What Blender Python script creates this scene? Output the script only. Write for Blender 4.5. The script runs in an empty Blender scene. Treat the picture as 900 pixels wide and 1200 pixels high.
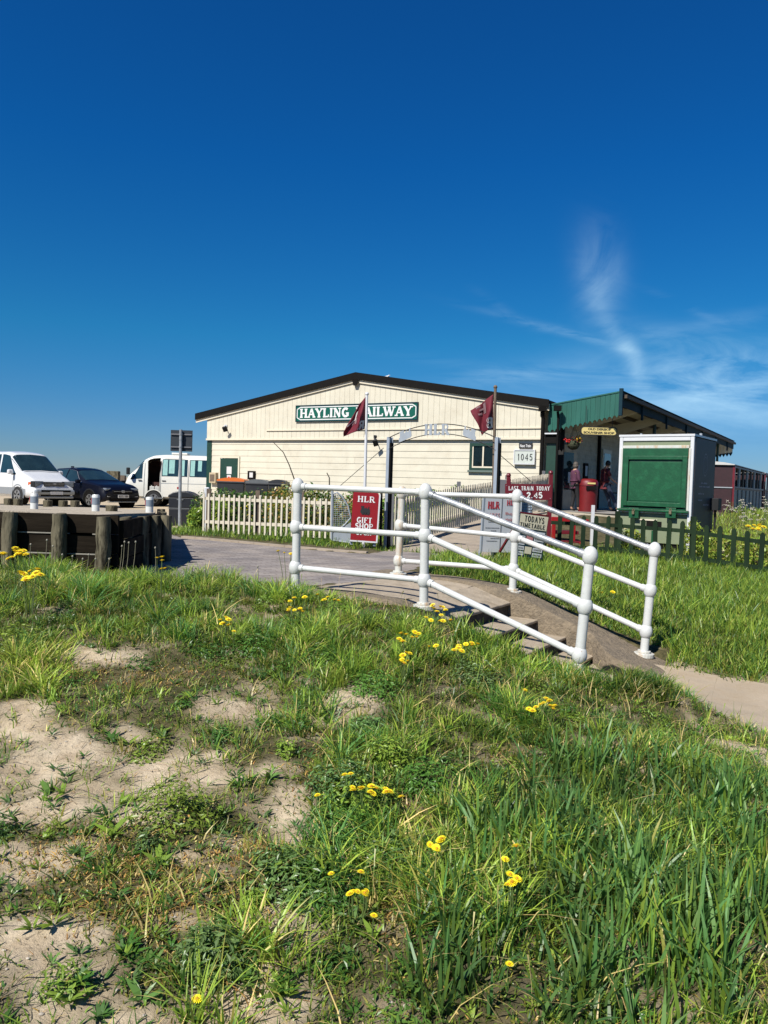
import bpy, bmesh, math, random
import numpy as np
from mathutils import Vector, Matrix, noise as mnoise
random.seed(7)
RNG = np.random.default_rng(11)
PI = math.pi
SC = bpy.context.scene
COL = SC.collection

# ---------------------------------------------------------------- camera
EYE = Vector((0.0, 0.0, 1.03))
F = 900.0                                   # focal length in pixels of a 900 x 1200 picture
PITCH, ROLL = math.radians(-2.04), math.radians(1.78)
cam_d = bpy.data.cameras.new('camera')
cam = bpy.data.objects.new('camera', cam_d)
COL.objects.link(cam)
RM = Matrix.Rotation(PI / 2 + PITCH, 3, 'X') @ Matrix.Rotation(ROLL, 3, 'Z')
cam.matrix_world = Matrix.Translation(EYE) @ RM.to_4x4()
cam_d.sensor_fit = 'VERTICAL'
cam_d.sensor_height = 24.0
cam_d.lens = 24.0 * F / 1200.0
cam_d.clip_start = 0.05
cam_d.clip_end = 3000
SC.camera = cam

# ---------------------------------------------------------------- sun, sky, exposure
SUN_AZ = Vector((-0.62, -0.785))            # horizontal direction towards the sun
SUN_EL = math.radians(47)
SKY_SAT, SKY_HUE = 1.2, 0.5
SKY_RAMP = [(0, .34, .48, .82), (.07, .252, .504, .84), (.18, .129, .63, .888), (.38, .064, .588, 1.0), (.60, .08, .568, .976)]
world = bpy.data.worlds.new('World')
SC.world = world
world.use_nodes = True
wn, wl = world.node_tree.nodes, world.node_tree.links
wn.clear()
w_out = wn.new('ShaderNodeOutputWorld')
w_bg = wn.new('ShaderNodeBackground')
w_bg.inputs['Strength'].default_value = 0.0640
sky = wn.new('ShaderNodeTexSky')
sky.sky_type = 'NISHITA'
sky.sun_disc = False
sky.sun_elevation = SUN_EL
sky.sun_rotation = math.atan2(SUN_AZ.x, SUN_AZ.y)
sky.altitude = 0
sky.air_density = 1.0
sky.dust_density = 0.0
sky.ozone_density = 3.0
sun_d = bpy.data.lights.new('sun', 'SUN')
sun_d.energy = 5.0
sun_d.angle = math.radians(0.53)
sun_d.color = (1.0, 0.96, 0.89)
sun = bpy.data.objects.new('sun', sun_d)
COL.objects.link(sun)
_sd = Vector((SUN_AZ.x, SUN_AZ.y, 0)).normalized() * math.cos(SUN_EL) + Vector((0, 0, math.sin(SUN_EL)))
sun.rotation_euler = _sd.to_track_quat('Z', 'Y').to_euler()
SC.view_settings.view_transform = 'Standard'
SC.view_settings.look = 'None'
SC.view_settings.gamma = 1
SC.view_settings.exposure = 0.57
SC.view_settings.use_curve_mapping = False
SC.render.engine = 'CYCLES'
SC.cycles.max_bounces = 6
SC.cycles.transparent_max_bounces = 8

# ---------------------------------------------------------------- points of the place
def ray(px, py):
    d = RM @ Vector(((px - 450) / F, (600 - py) / F, -1.0))
    return d
def at(px, py, Y):
    d = ray(px, py)
    return EYE + d * (Y / d.y)
def atz(px, py, z):
    d = ray(px, py)
    return EYE + d * ((z - EYE.z) / d.z)
def onplane(px, py, p, n):
    d = ray(px, py)
    return EYE + d * ((p - EYE).dot(n) / d.dot(n))

def sstep(a, b, x):
    t = np.clip((np.asarray(x, float) - a) / (b - a), 0, 1)
    return t * t * (3 - 2 * t)
def _hash(ix, iy, seed):
    h = (ix.astype(np.int64) * 374761393 + iy.astype(np.int64) * 668265263 + seed * 974711) & 0xffffffff
    h = ((h ^ (h >> 13)) * 1274126177) & 0xffffffff
    h = (h ^ (h >> 16)) & 0xffffffff
    return h / 4294967295.0
def vnoise(x, y, seed=0):
    x = np.asarray(x, float); y = np.asarray(y, float)
    ix = np.floor(x); iy = np.floor(y)
    fx = x - ix; fy = y - iy
    fx = fx * fx * (3 - 2 * fx); fy = fy * fy * (3 - 2 * fy)
    a = _hash(ix, iy, seed); b = _hash(ix + 1, iy, seed)
    c = _hash(ix, iy + 1, seed); d = _hash(ix + 1, iy + 1, seed)
    return (a * (1 - fx) + b * fx) * (1 - fy) + (c * (1 - fx) + d * fx) * fy
def fbm(x, y, seed=0, oct=3):
    s = 0; a = 0.5; t = 0
    for k in range(oct):
        s = s + a * vnoise(x * 2 ** k, y * 2 ** k, seed + k * 17); t += a; a *= 0.5
    return s / t

# ground height: a thin-plate surface through measured heights
CTRL = np.array([
    (-3, -3, -.62), (0, -3, -.66), (3, -3, -.7), (0, 1, -.60), (-2, 2, -.55), (2, 2, -.60), (-1.2, 3.2, -.45),
    (1.2, 3.2, -.52), (-2.2, 4.2, -.27), (0, 4.2, -.33), (2, 4.1, -.52), (3.2, 3.6, -.60),
    (-4, 6.3, .02), (-2, 6.1, -.02), (-.9, 6.2, -.03), (.2, 5.8, -.07), (1.0, 5.2, -.33), (1.0, 5.75, -.24), (1.75, 6.6, -.57), (2.3, 6.6, -.58), (-3, 6.9, .06), (-1.8, 6.7, .05), (1.7, 4.9, -.44), (2.4, 4.5, -.58), (1.55, 5.5, -.37), (1.95, 5.66, -.38), (2.15, 5.5, -.44), (2.15, 5.12, -.55),
    (2.5, 5.6, -.57), (3.2, 4.4, -.6), (2.4, 6.2, -.58), (3.4, 6.0, -.58), (4.6, 5.4, -.58), (6.5, 5.0, -.6),
    (-.8, 7.1, .0), (.35, 6.6, -.02), (-2, 7.5, .0), (-3.0, 8.5, .0), (.17, 8.5, .0), (1.34, 8.0, -.05), (1.6, 9.2, -.05),
    (2.5, 7.4, -.42), (3.4, 8.2, -.40), (4.5, 9, -.36), (5, 7.3, -.5), (7.5, 8, -.5), (2.6, 9.5, -.22), (3.5, 11, -.25), (1.4, 10.5, -.08),
    (-3.5, 11, -.02), (-1, 11, -.05), (1, 12, -.08), (0, 13.5, -.11), (1.8, 12.8, -.08), (-3.6, 15.2, -.03), (-6, 17, -.2),
    (3.3, 15, -.17), (5, 14.7, -.22), (6.6, 13.4, -.33), (8, 12, -.42), (6.3, 16, -.16), (5, 18, -.02),
    (2, 17, .12), (3, 20, .26), (4.5, 23, .33), (6.5, 26, .35), (8.5, 19, -.02), (10.5, 22, .15), (13, 27, .34), (18, 30, .3), (24, 34, .3),
    (-2, 22, -.02), (-7, 28, -.1), (-10, 24, -.12), (-12, 28, -.17), (-11, 31, -.25), (-10, 34, -.24), (-18, 30, -.2), (-25, 20, -.1), (-9, 14, 0), (-14, 10, .1),
    (0, 34, .0), (-30, 45, -.3), (0, 50, -.1), (20, 45, .2), (30, 20, -.1), (20, 10, -.5), (-12, 4, .0), (12, 2, -.8), (-10, -3, -.5),
], float)
def _phi(r2):
    return np.where(r2 > 0, 0.5 * r2 * np.log(np.maximum(r2, 1e-12)), 0)
_P = CTRL[:, :2]
_r2 = ((_P[:, None, :] - _P[None]) ** 2).sum(-1)
_n = len(_P)
_A = np.zeros((_n + 3, _n + 3))
_A[:_n, :_n] = _phi(_r2) + np.eye(_n) * 0.02
_A[:_n, _n] = 1; _A[:_n, _n + 1:] = _P; _A[_n, :_n] = 1; _A[_n + 1:, :_n] = _P.T
_w = np.linalg.solve(_A, np.concatenate([CTRL[:, 2], [0, 0, 0]]))
def _tps(x, y):
    sh = np.shape(x); x = np.ravel(x); y = np.ravel(y)
    out = np.empty(len(x))
    for s in range(0, len(x), 20000):
        q = np.stack([x[s:s + 20000], y[s:s + 20000]], 1)
        r2 = ((q[:, None, :] - _P[None]) ** 2).sum(-1)
        out[s:s + 20000] = _phi(r2) @ _w[:_n] + _w[_n] + q @ _w[_n + 1:]
    return out.reshape(sh)
def H0(x, y):
    x = np.asarray(x, float); y = np.asarray(y, float)
    far = sstep(30, 48, np.hypot(x, y - 14))
    z = _tps(np.clip(x, -45, 45), np.clip(y, -8, 60))
    return z * (1 - far) - 0.3 * far

# stairs frame
SA = Vector((0.345, 6.6, 0)); SB = Vector((1.34, 8.0, 0))
SD = Vector((0.84, -0.543, 0)).normalized()
SW = Vector((-SD.y, SD.x, 0))
def st(s, t, z):        # s along the descent, t across from the near rail to the far rail
    p = SA + SD * s + SW * t
    return Vector((p.x, p.y, z))
SWID = (SB - SA).dot(SW)
EDGES = [(0.17, -.13), (0.47, -.27), (0.77, -.40), (1.07, -.53)]
def st_coord(x, y):
    dx = x - SA.x; dy = y - SA.y
    return dx * SD.x + dy * SD.y, dx * SW.x + dy * SW.y

def inpoly(x, y, poly):
    x = np.asarray(x, float); y = np.asarray(y, float)
    c = np.zeros(x.shape, bool)
    n = len(poly)
    for i in range(n):
        x0, y0 = poly[i]; x1, y1 = poly[(i + 1) % n]
        cond = ((y0 > y) != (y1 > y)) & (x < (x1 - x0) * (y - y0) / ((y1 - y0) + 1e-12) + x0)
        c ^= cond
    return c
def polydist(x, y, poly):
    d = np.full(np.shape(x), 1e9)
    n = len(poly)
    for i in range(n):
        ax, ay = poly[i]; bx, by = poly[(i + 1) % n]
        ex, ey = bx - ax, by - ay
        t = np.clip(((x - ax) * ex + (y - ay) * ey) / (ex * ex + ey * ey), 0, 1)
        d = np.minimum(d, np.hypot(x - ax - t * ex, y - ay - t * ey))
    return d

ROAD = [(-2.8, 8.0), (-0.95, 7.28), (0.12, 8.42), (0.35, 9.3), (0.62, 10.3), (0.85, 11.2), (1.2, 12.6), (.05, 13.2), (-0.25, 12.3), (-3.55, 13.6), (-4.6, 15.5), (-7, 24), (-20, 24), (-20, 15.5), (-4.6, 14.4), (-3.75, 12.9), (-2.72, 9.8)]
PAVE = [(-1.35, 6.95), (-.75, 6.9), (.06, 6.66), (1.05, 8.18), (.4, 8.72), (.12, 8.42), (-.95, 7.28)]
GATEPATH = [(0.05, 13.2), (1.2, 12.6), (1.35, 11.9), (1.75, 12.0), (1.9, 13.0), (2.6, 15.2), (3.6, 17.6), (5.1, 21.5), (6.9, 24.6), (6.4, 27.5), (4.9, 24.2), (2.4, 20.4), (.9, 16.2)]
LOWPATH = [(1.78, 5.9), (1.95, 5.84), (2.28, 5.98), (2.45, 5.62), (2.68, 5.14), (3.4, 4.66), (7.5, 2.9), (9, 3.6), (5.2, 5.3), (3.9, 6.05), (3.3, 6.5), (2.72, 6.88), (2.5, 6.95)]
TRACK = [(2.08, 5.38), (2.25, 5.3), (2.51, 5.0), (3.4, 4.2), (3.2, 3.4), (2.25, 4.42), (2.1, 4.9)]
def sheet_dip(x, y):
    d = np.zeros(np.shape(x))
    for poly in (ROAD, PAVE, GATEPATH, LOWPATH):
        d = np.maximum(d, np.where(inpoly(x, y, poly), sstep(0.0, 0.12, polydist(x, y, poly)), 0))
    return d
def H(x, y):            # ground as built, with the dips below roads and stairs
    x = np.asarray(x, float); y = np.asarray(y, float)
    z = H0(x, y)
    s, t = st_coord(x, y)
    ins = sstep(-.25, -.05, s) * (1 - sstep(1.55, 1.75, s)) * sstep(-.12, .1, t) * (1 - sstep(SWID - .12, SWID + .1, t))
    cut = np.interp(s, [-.2, .17, 1.07, 1.7], [-.3, -.45, -.75, -.75])
    z = z * (1 - ins) + np.minimum(z, cut) * ins
    near = np.hypot(x, y - 5) < 9
    z = z + np.where(near, (fbm(x * 2.2, y * 2.2, 3) - .5) * .07 + (fbm(x * 9, y * 9, 5) - .5) * .026 + (fbm(x * 4.3, y * 4.3, 33) - .5) * .05, 0) * (1 - sheet_dip(x, y))
    return z - 0.035 * sheet_dip(x, y)
def Hs(x, y):
    return float(H(np.array([x]), np.array([y]))[0])
def hit(px, py, h=0.0, y0=1.2, y1=40):
    d = ray(px, py); d = d / d.y
    prev = None
    ys = np.concatenate([np.arange(y0, 12, .04), np.arange(12, y1, .2)])
    P = np.array([[EYE.x + d.x * y, y, EYE.z + d.z * y] for y in ys])
    g = P[:, 2] - (H(P[:, 0], P[:, 1]) + h)
    k = np.argmax(g <= 0)
    p = P[k]
    return Vector((p[0], p[1], p[2] - h))

# ---------------------------------------------------------------- materials
MATS = {}
def mat(name, color, rough=0.6, metal=0.0, var=0.12, scale=8.0, bump=0.0, bscale=None, dirt=None, dirt_amt=0.35, dirt_scale=3.0, spec=0.5, stretch=None, coat=0.0, dpos=(.5, .72)):
    if name in MATS: return MATS[name]
    color = tuple(c * .76 for c in color); dirt = tuple(c * .76 for c in dirt) if dirt else dirt
    m = bpy.data.materials.new(name); m.use_nodes = True
    nt = m.node_tree; N, L = nt.nodes, nt.links
    b = N['Principled BSDF']
    b.inputs['Roughness'].default_value = rough
    b.inputs['Metallic'].default_value = metal
    b.inputs['Specular IOR Level'].default_value = spec
    b.inputs['Coat Weight'].default_value = coat
    tc = N.new('ShaderNodeTexCoord'); src = tc.outputs['Object']
    if stretch:
        mp = N.new('ShaderNodeMapping'); mp.inputs['Scale'].default_value = stretch
        L.new(src, mp.inputs['Vector']); src = mp.outputs['Vector']
    nz = N.new('ShaderNodeTexNoise'); nz.inputs['Scale'].default_value = scale; nz.inputs['Detail'].default_value = 6
    L.new(src, nz.inputs['Vector'])
    cr = N.new('ShaderNodeValToRGB')
    cr.color_ramp.elements[0].position = 0.3; cr.color_ramp.elements[1].position = 0.72
    cr.color_ramp.elements[0].color = tuple(c * (1 - var) for c in color) + (1,)
    cr.color_ramp.elements[1].color = tuple(min(1, c * (1 + var)) for c in color) + (1,)
    L.new(nz.outputs['Fac'], cr.inputs['Fac'])
    out = cr.outputs['Color']
    if dirt:
        n2 = N.new('ShaderNodeTexNoise'); n2.inputs['Scale'].default_value = dirt_scale; n2.inputs['Detail'].default_value = 8
        n2.inputs['Roughness'].default_value = 0.7
        L.new(src, n2.inputs['Vector'])
        r2 = N.new('ShaderNodeValToRGB')
        r2.color_ramp.elements[0].position = dpos[0]; r2.color_ramp.elements[1].position = dpos[1]
        r2.color_ramp.elements[0].color = (0, 0, 0, 1); r2.color_ramp.elements[1].color = (dirt_amt,) * 3 + (1,)
        L.new(n2.outputs['Fac'], r2.inputs['Fac'])
        mx = N.new('ShaderNodeMix'); mx.data_type = 'RGBA'
        L.new(r2.outputs['Color'], mx.inputs['Factor']); L.new(out, mx.inputs['A'])
        mx.inputs['B'].default_value = tuple(dirt) + (1,)
        out = mx.outputs['Result']
    L.new(out, b.inputs['Base Color'])
    if bump > 0:
        bz = N.new('ShaderNodeTexNoise'); bz.inputs['Scale'].default_value = bscale or scale * 3; bz.inputs['Detail'].default_value = 5
        L.new(src, bz.inputs['Vector'])
        bp = N.new('ShaderNodeBump'); bp.inputs['Strength'].default_value = bump; bp.inputs['Distance'].default_value = 0.02
        L.new(bz.outputs['Fac'], bp.inputs['Height']); L.new(bp.outputs['Normal'], b.inputs['Normal'])
    MATS[name] = m
    return m
def glass(name, tint=(0.5, 0.6, 0.62), alpha=0.35):
    m = bpy.data.materials.new(name); m.use_nodes = True
    nt = m.node_tree; N, L = nt.nodes, nt.links
    b = N['Principled BSDF']; o = N['Material Output']
    b.inputs['Base Color'].default_value = (0.01, 0.015, 0.018, 1); b.inputs['Roughness'].default_value = 0.04
    t = N.new('ShaderNodeBsdfTransparent'); t.inputs['Color'].default_value = tint + (1,)
    mx = N.new('ShaderNodeMixShader'); mx.inputs['Fac'].default_value = alpha
    L.new(t.outputs[0], mx.inputs[1]); L.new(b.outputs[0], mx.inputs[2]); L.new(mx.outputs[0], o.inputs['Surface'])
    MATS[name] = m
    return m

M_white = mat('white_gloss_paint', (.66, .67, .64), .34, var=.05, scale=20, bump=.08, bscale=60, dirt=(.30, .19, .09), dirt_amt=.75, dirt_scale=26, dpos=(.62, .70))
M_whiterust = mat('white_paint_with_rust', (.66, .66, .60), .4, var=.06, scale=20, bump=.1, bscale=60, dirt=(.55, .28, .05), dirt_amt=1.0, dirt_scale=9, stretch=(1, 1, .25))
M_galv = mat('galvanised_steel', (.40, .42, .43), .45, .4, var=.25, scale=14, bump=.1)
M_greypost = mat('grey_painted_steel', (.36, .41, .47), .45, .2, var=.08, scale=10)
M_lightgrey = mat('pale_grey_paint', (.36, .40, .44), .5, .1, var=.08, scale=10)
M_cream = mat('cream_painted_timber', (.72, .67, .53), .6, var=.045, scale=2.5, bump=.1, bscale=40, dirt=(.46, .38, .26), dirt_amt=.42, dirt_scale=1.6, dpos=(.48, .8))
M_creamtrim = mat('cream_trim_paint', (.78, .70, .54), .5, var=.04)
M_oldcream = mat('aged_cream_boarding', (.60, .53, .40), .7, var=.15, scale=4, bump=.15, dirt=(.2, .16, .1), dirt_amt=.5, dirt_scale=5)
M_black = mat('black_trim_paint', (.008, .007, .006), .75, var=.2, spec=.12)
M_roof = mat('dark_roof_felt', (.02, .017, .015), .9, var=.2, spec=.1)
M_dkgreen = mat('dark_green_paint', (.012, .05, .032), .45, var=.15)
M_green = mat('bright_green_paint', (.008, .085, .032), .42, var=.1, scale=3, bump=.12, bscale=25, dirt=(.03, .22, .09), dirt_amt=.4, dirt_scale=6)
M_teal = mat('teal_green_paint', (.008, .105, .075), .5, var=.12, scale=4, bump=.15, stretch=(1, 1, .15), dirt=(.05, .25, .19), dirt_amt=.3)
M_navy = mat('navy_and_shaded_fascia_paint', (.010, .038, .055), .8, var=.12, spec=.15)  # shade of the canopy's side fascia mixed into the navy; sign boards share it
M_olive = mat('pale_olive_panel', (.24, .28, .17), .5, var=.08, scale=2, dirt=(.13, .15, .09), dirt_amt=.3)
M_sign_green = mat('sign_green_enamel', (.008, .115, .075), .3, var=.06)
M_lettering = mat('white_lettering', (.82, .82, .8), .5, var=.02)
M_maroon = mat('maroon_enamel', (.15, .012, .02), .35, var=.06)
M_red = mat('red_enamel', (.30, .010, .016), .32, var=.05)
M_binred = mat('deep_red_bin', (.17, .006, .008), .5)
M_redplastic = mat('red_plastic', (.33, .01, .012), .35, var=.06)
M_whiteboard = mat('white_sign_board', (.72, .73, .74), .35, var=.03)
M_creamboard = mat('cream_sign_board', (.80, .72, .52), .45, var=.03)
M_yellowboard = mat('yellow_sign_board', (.80, .64, .24), .45, var=.05)
M_redink = mat('red_ink', (.55, .03, .04), .5, var=.02)
M_redpale = mat('faded_red_ink', (.62, .25, .25), .5, var=.02)
M_blackink = mat('black_ink', (.02, .02, .02), .5, var=.02)
M_greyink = mat('grey_ink', (.16, .16, .17), .5, var=.02)
M_fencegreen = mat('dark_green_fence_stain', (.013, .030, .013), .8, var=.3, scale=6, bump=.3, stretch=(1, 1, .2), dirt=(.04, .055, .025), dirt_amt=.35, spec=.15)
M_picket = mat('cream_white_picket_paint', (.70, .63, .49), .55, var=.06, scale=6, bump=.1, dirt=(.4, .34, .24), dirt_amt=.3, dirt_scale=9)
M_oldwood = mat('weathered_timber', (.17, .15, .10), .95, var=.55, scale=11, bump=1.0, bscale=18, stretch=(1, 1, .22), dirt=(.02, .017, .011), dirt_amt=.9, dirt_scale=12, spec=.1, dpos=(.47, .62))
M_darkplank = mat('dark_brown_plank', (.022, .017, .012), .95, var=.4, scale=6, bump=.5, stretch=(.2, 1, 1), dirt=(.07, .06, .042), dirt_amt=.6, spec=.05)  # near-black brown with paler blotches
M_sunlitedge = mat('sunlit_plank_edge', (.3, .28, .23), .8, var=.2)  # sunlight catching the plank edges, put into a pale colour
M_brownpost = mat('brown_timber_post', (.15, .11, .075), .8, var=.2, scale=8, bump=.3)
M_concrete = mat('rough_concrete', (.23, .18, .12), .92, var=.3, scale=22, bump=1.0, bscale=55, dirt=(.13, .11, .08), dirt_amt=.6, dirt_scale=6)
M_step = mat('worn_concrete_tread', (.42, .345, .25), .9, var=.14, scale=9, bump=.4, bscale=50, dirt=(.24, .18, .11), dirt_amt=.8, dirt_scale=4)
M_riser = mat('shaded_concrete_riser', (.05, .042, .032), .95, var=.3, scale=9, bump=.4)  # shade on the step fronts is darkened into the concrete colour
M_tyre = mat('tyre_rubber', (.018, .018, .018), .8)
M_rim = mat('alloy_wheel', (.5, .5, .5), .3, .8)
M_carwhite = mat('white_car_paint', (.78, .79, .79), .22, var=.02, coat=.6)
M_carsilver = mat('silver_car_paint', (.30, .33, .36), .3, .2, var=.02, coat=.5)
M_carnavy = mat('midnight_blue_car_paint', (.003, .004, .011), .4, var=.02, coat=.1, spec=.2)
M_chrome = mat('chrome_trim', (.34, .35, .37), .35, .6, var=.02)
M_darkplastic = mat('dark_grey_plastic', (.022, .023, .025), .6, var=.1, spec=.2)
M_lamp = mat('headlamp_lens', (.22, .25, .28), .12, .2, var=.25, scale=30)
M_amber = mat('amber_lens', (.6, .12, .03), .2)
M_plate = mat('white_number_plate', (.8, .8, .78), .4, var=.01)
M_carglass = mat('dark_car_glass', (.018, .04, .045), .04, var=.3, scale=2.0, spec=.8)
M_vanpaint = mat('white_van_paint', (.78, .77, .70), .3, var=.03, scale=2)
M_curtain = mat('turquoise_curtain', (.30, .55, .52), .8, var=.25, scale=14, stretch=(6, 1, .4))
M_vaninside = mat('brown_van_interior', (.07, .025, .018), .8, var=.5, scale=5)
M_charcoal = mat('charcoal_plastic', (.028, .03, .035), .5, var=.12)
M_lidgrey = mat('grey_bin_lid', (.13, .14, .145), .5, var=.1)
M_orange = mat('orange_bin_lid', (.75, .17, .02), .45, var=.05)
M_blackbin = mat('black_bin_plastic', (.012, .013, .016), .42, var=.15)
M_signback = mat('grey_sign_back', (.035, .042, .05), .5, .3, var=.08)
M_reflect = mat('grey_reflective_band', (.28, .33, .38), .35, .2, var=.05)
M_darkside = mat('dark_steel_side_panel', (.035, .036, .045), .5, var=.4, scale=2, spec=.25, dirt=(.05, .035, .03), dirt_amt=.5, dirt_scale=2)
M_coachred = mat('coach_maroon', (.16, .012, .022), .4, var=.1)
M_coachdark = mat('coach_dark_panel', (.035, .010, .014), .5, var=.2)
M_coachpale = mat('coach_weathered_panel', (.5, .47, .40), .7, var=.25, scale=5, stretch=(1, 1, .3))
M_coachroof = mat('coach_pale_roof', (.6, .6, .58), .6, var=.05)
M_platform = mat('platform_wall_render', (.48, .43, .33), .8, var=.1, scale=5)
M_platform_top = mat('platform_paving', (.3, .28, .25), .9, var=.15, scale=5)
M_ceiling = mat('canopy_cream_soffit', (.95, .86, .64), .7, var=.12, scale=3, dirt=(.2, .16, .1), dirt_amt=.5)
M_beam = mat('canopy_cream_beam', (.98, .9, .7), .6, var=.06)
M_darkbeam = mat('canopy_brown_purlin', (.07, .05, .03), .7, var=.2)
M_skin = mat('skin', (.52, .30, .20), .5, var=.06)
M_hairgrey = mat('grey_brown_hair', (.09, .075, .06), .7, var=.3, scale=60)
M_hairdark = mat('dark_brown_hair', (.022, .014, .010), .6, var=.3, scale=60)
M_purple = mat('purple_cardigan', (.10, .028, .06), .85, var=.15, scale=20, bump=.3)
M_tee = mat('maroon_tshirt', (.14, .014, .02), .85, var=.12, scale=20, bump=.2)
M_jeans = mat('blue_jeans', (.03, .045, .085), .85, var=.2, scale=20, bump=.2)
M_trousers = mat('black_trousers', (.012, .012, .014), .85, var=.2)
M_shoe = mat('dark_shoe', (.02, .018, .016), .6)
M_flag = mat('maroon_flag_cloth', (.15, .007, .02), .8, var=.1, scale=12)
M_poster = mat('pale_poster', (.7, .68, .66), .5, var=.1, scale=30)
M_metalbox = mat('cream_meter_box', (.55, .44, .28), .5, var=.1)
M_twig = mat('bare_twig', (.06, .05, .03), .8)
M_wire = mat('dark_wire', (.03, .03, .03), .6)
M_basket = mat('moss_basket', (.04, .045, .02), .9, var=.4, scale=20)
M_gull = mat('white_feathers', (.8, .8, .78), .7, var=.03)
M_gullback = mat('grey_feathers', (.3, .32, .35), .7, var=.05)
M_beak = mat('yellow_beak', (.7, .45, .05), .4)
M_jerry = mat('cloudy_plastic', (.6, .6, .56), .4)
M_windowin = mat('window_interior_blind', (.16, .19, .20), .6, var=.3, scale=6, stretch=(6, 1, .2))
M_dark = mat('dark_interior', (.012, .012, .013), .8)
M_rustpetal = mat('yellow_petal', (1.2, .98, .015), .6, var=.12, scale=60)
M_petalcore = mat('golden_flower_centre', (.55, .27, .01), .7, var=.2, scale=90)
M_stem = mat('flower_stem', (.10, .15, .035), .6, var=.15, scale=20)
M_redflower = mat('red_petal', (.6, .02, .02), .6)
G_clear = glass('window_glass', (.6, .72, .72), .4)

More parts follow.
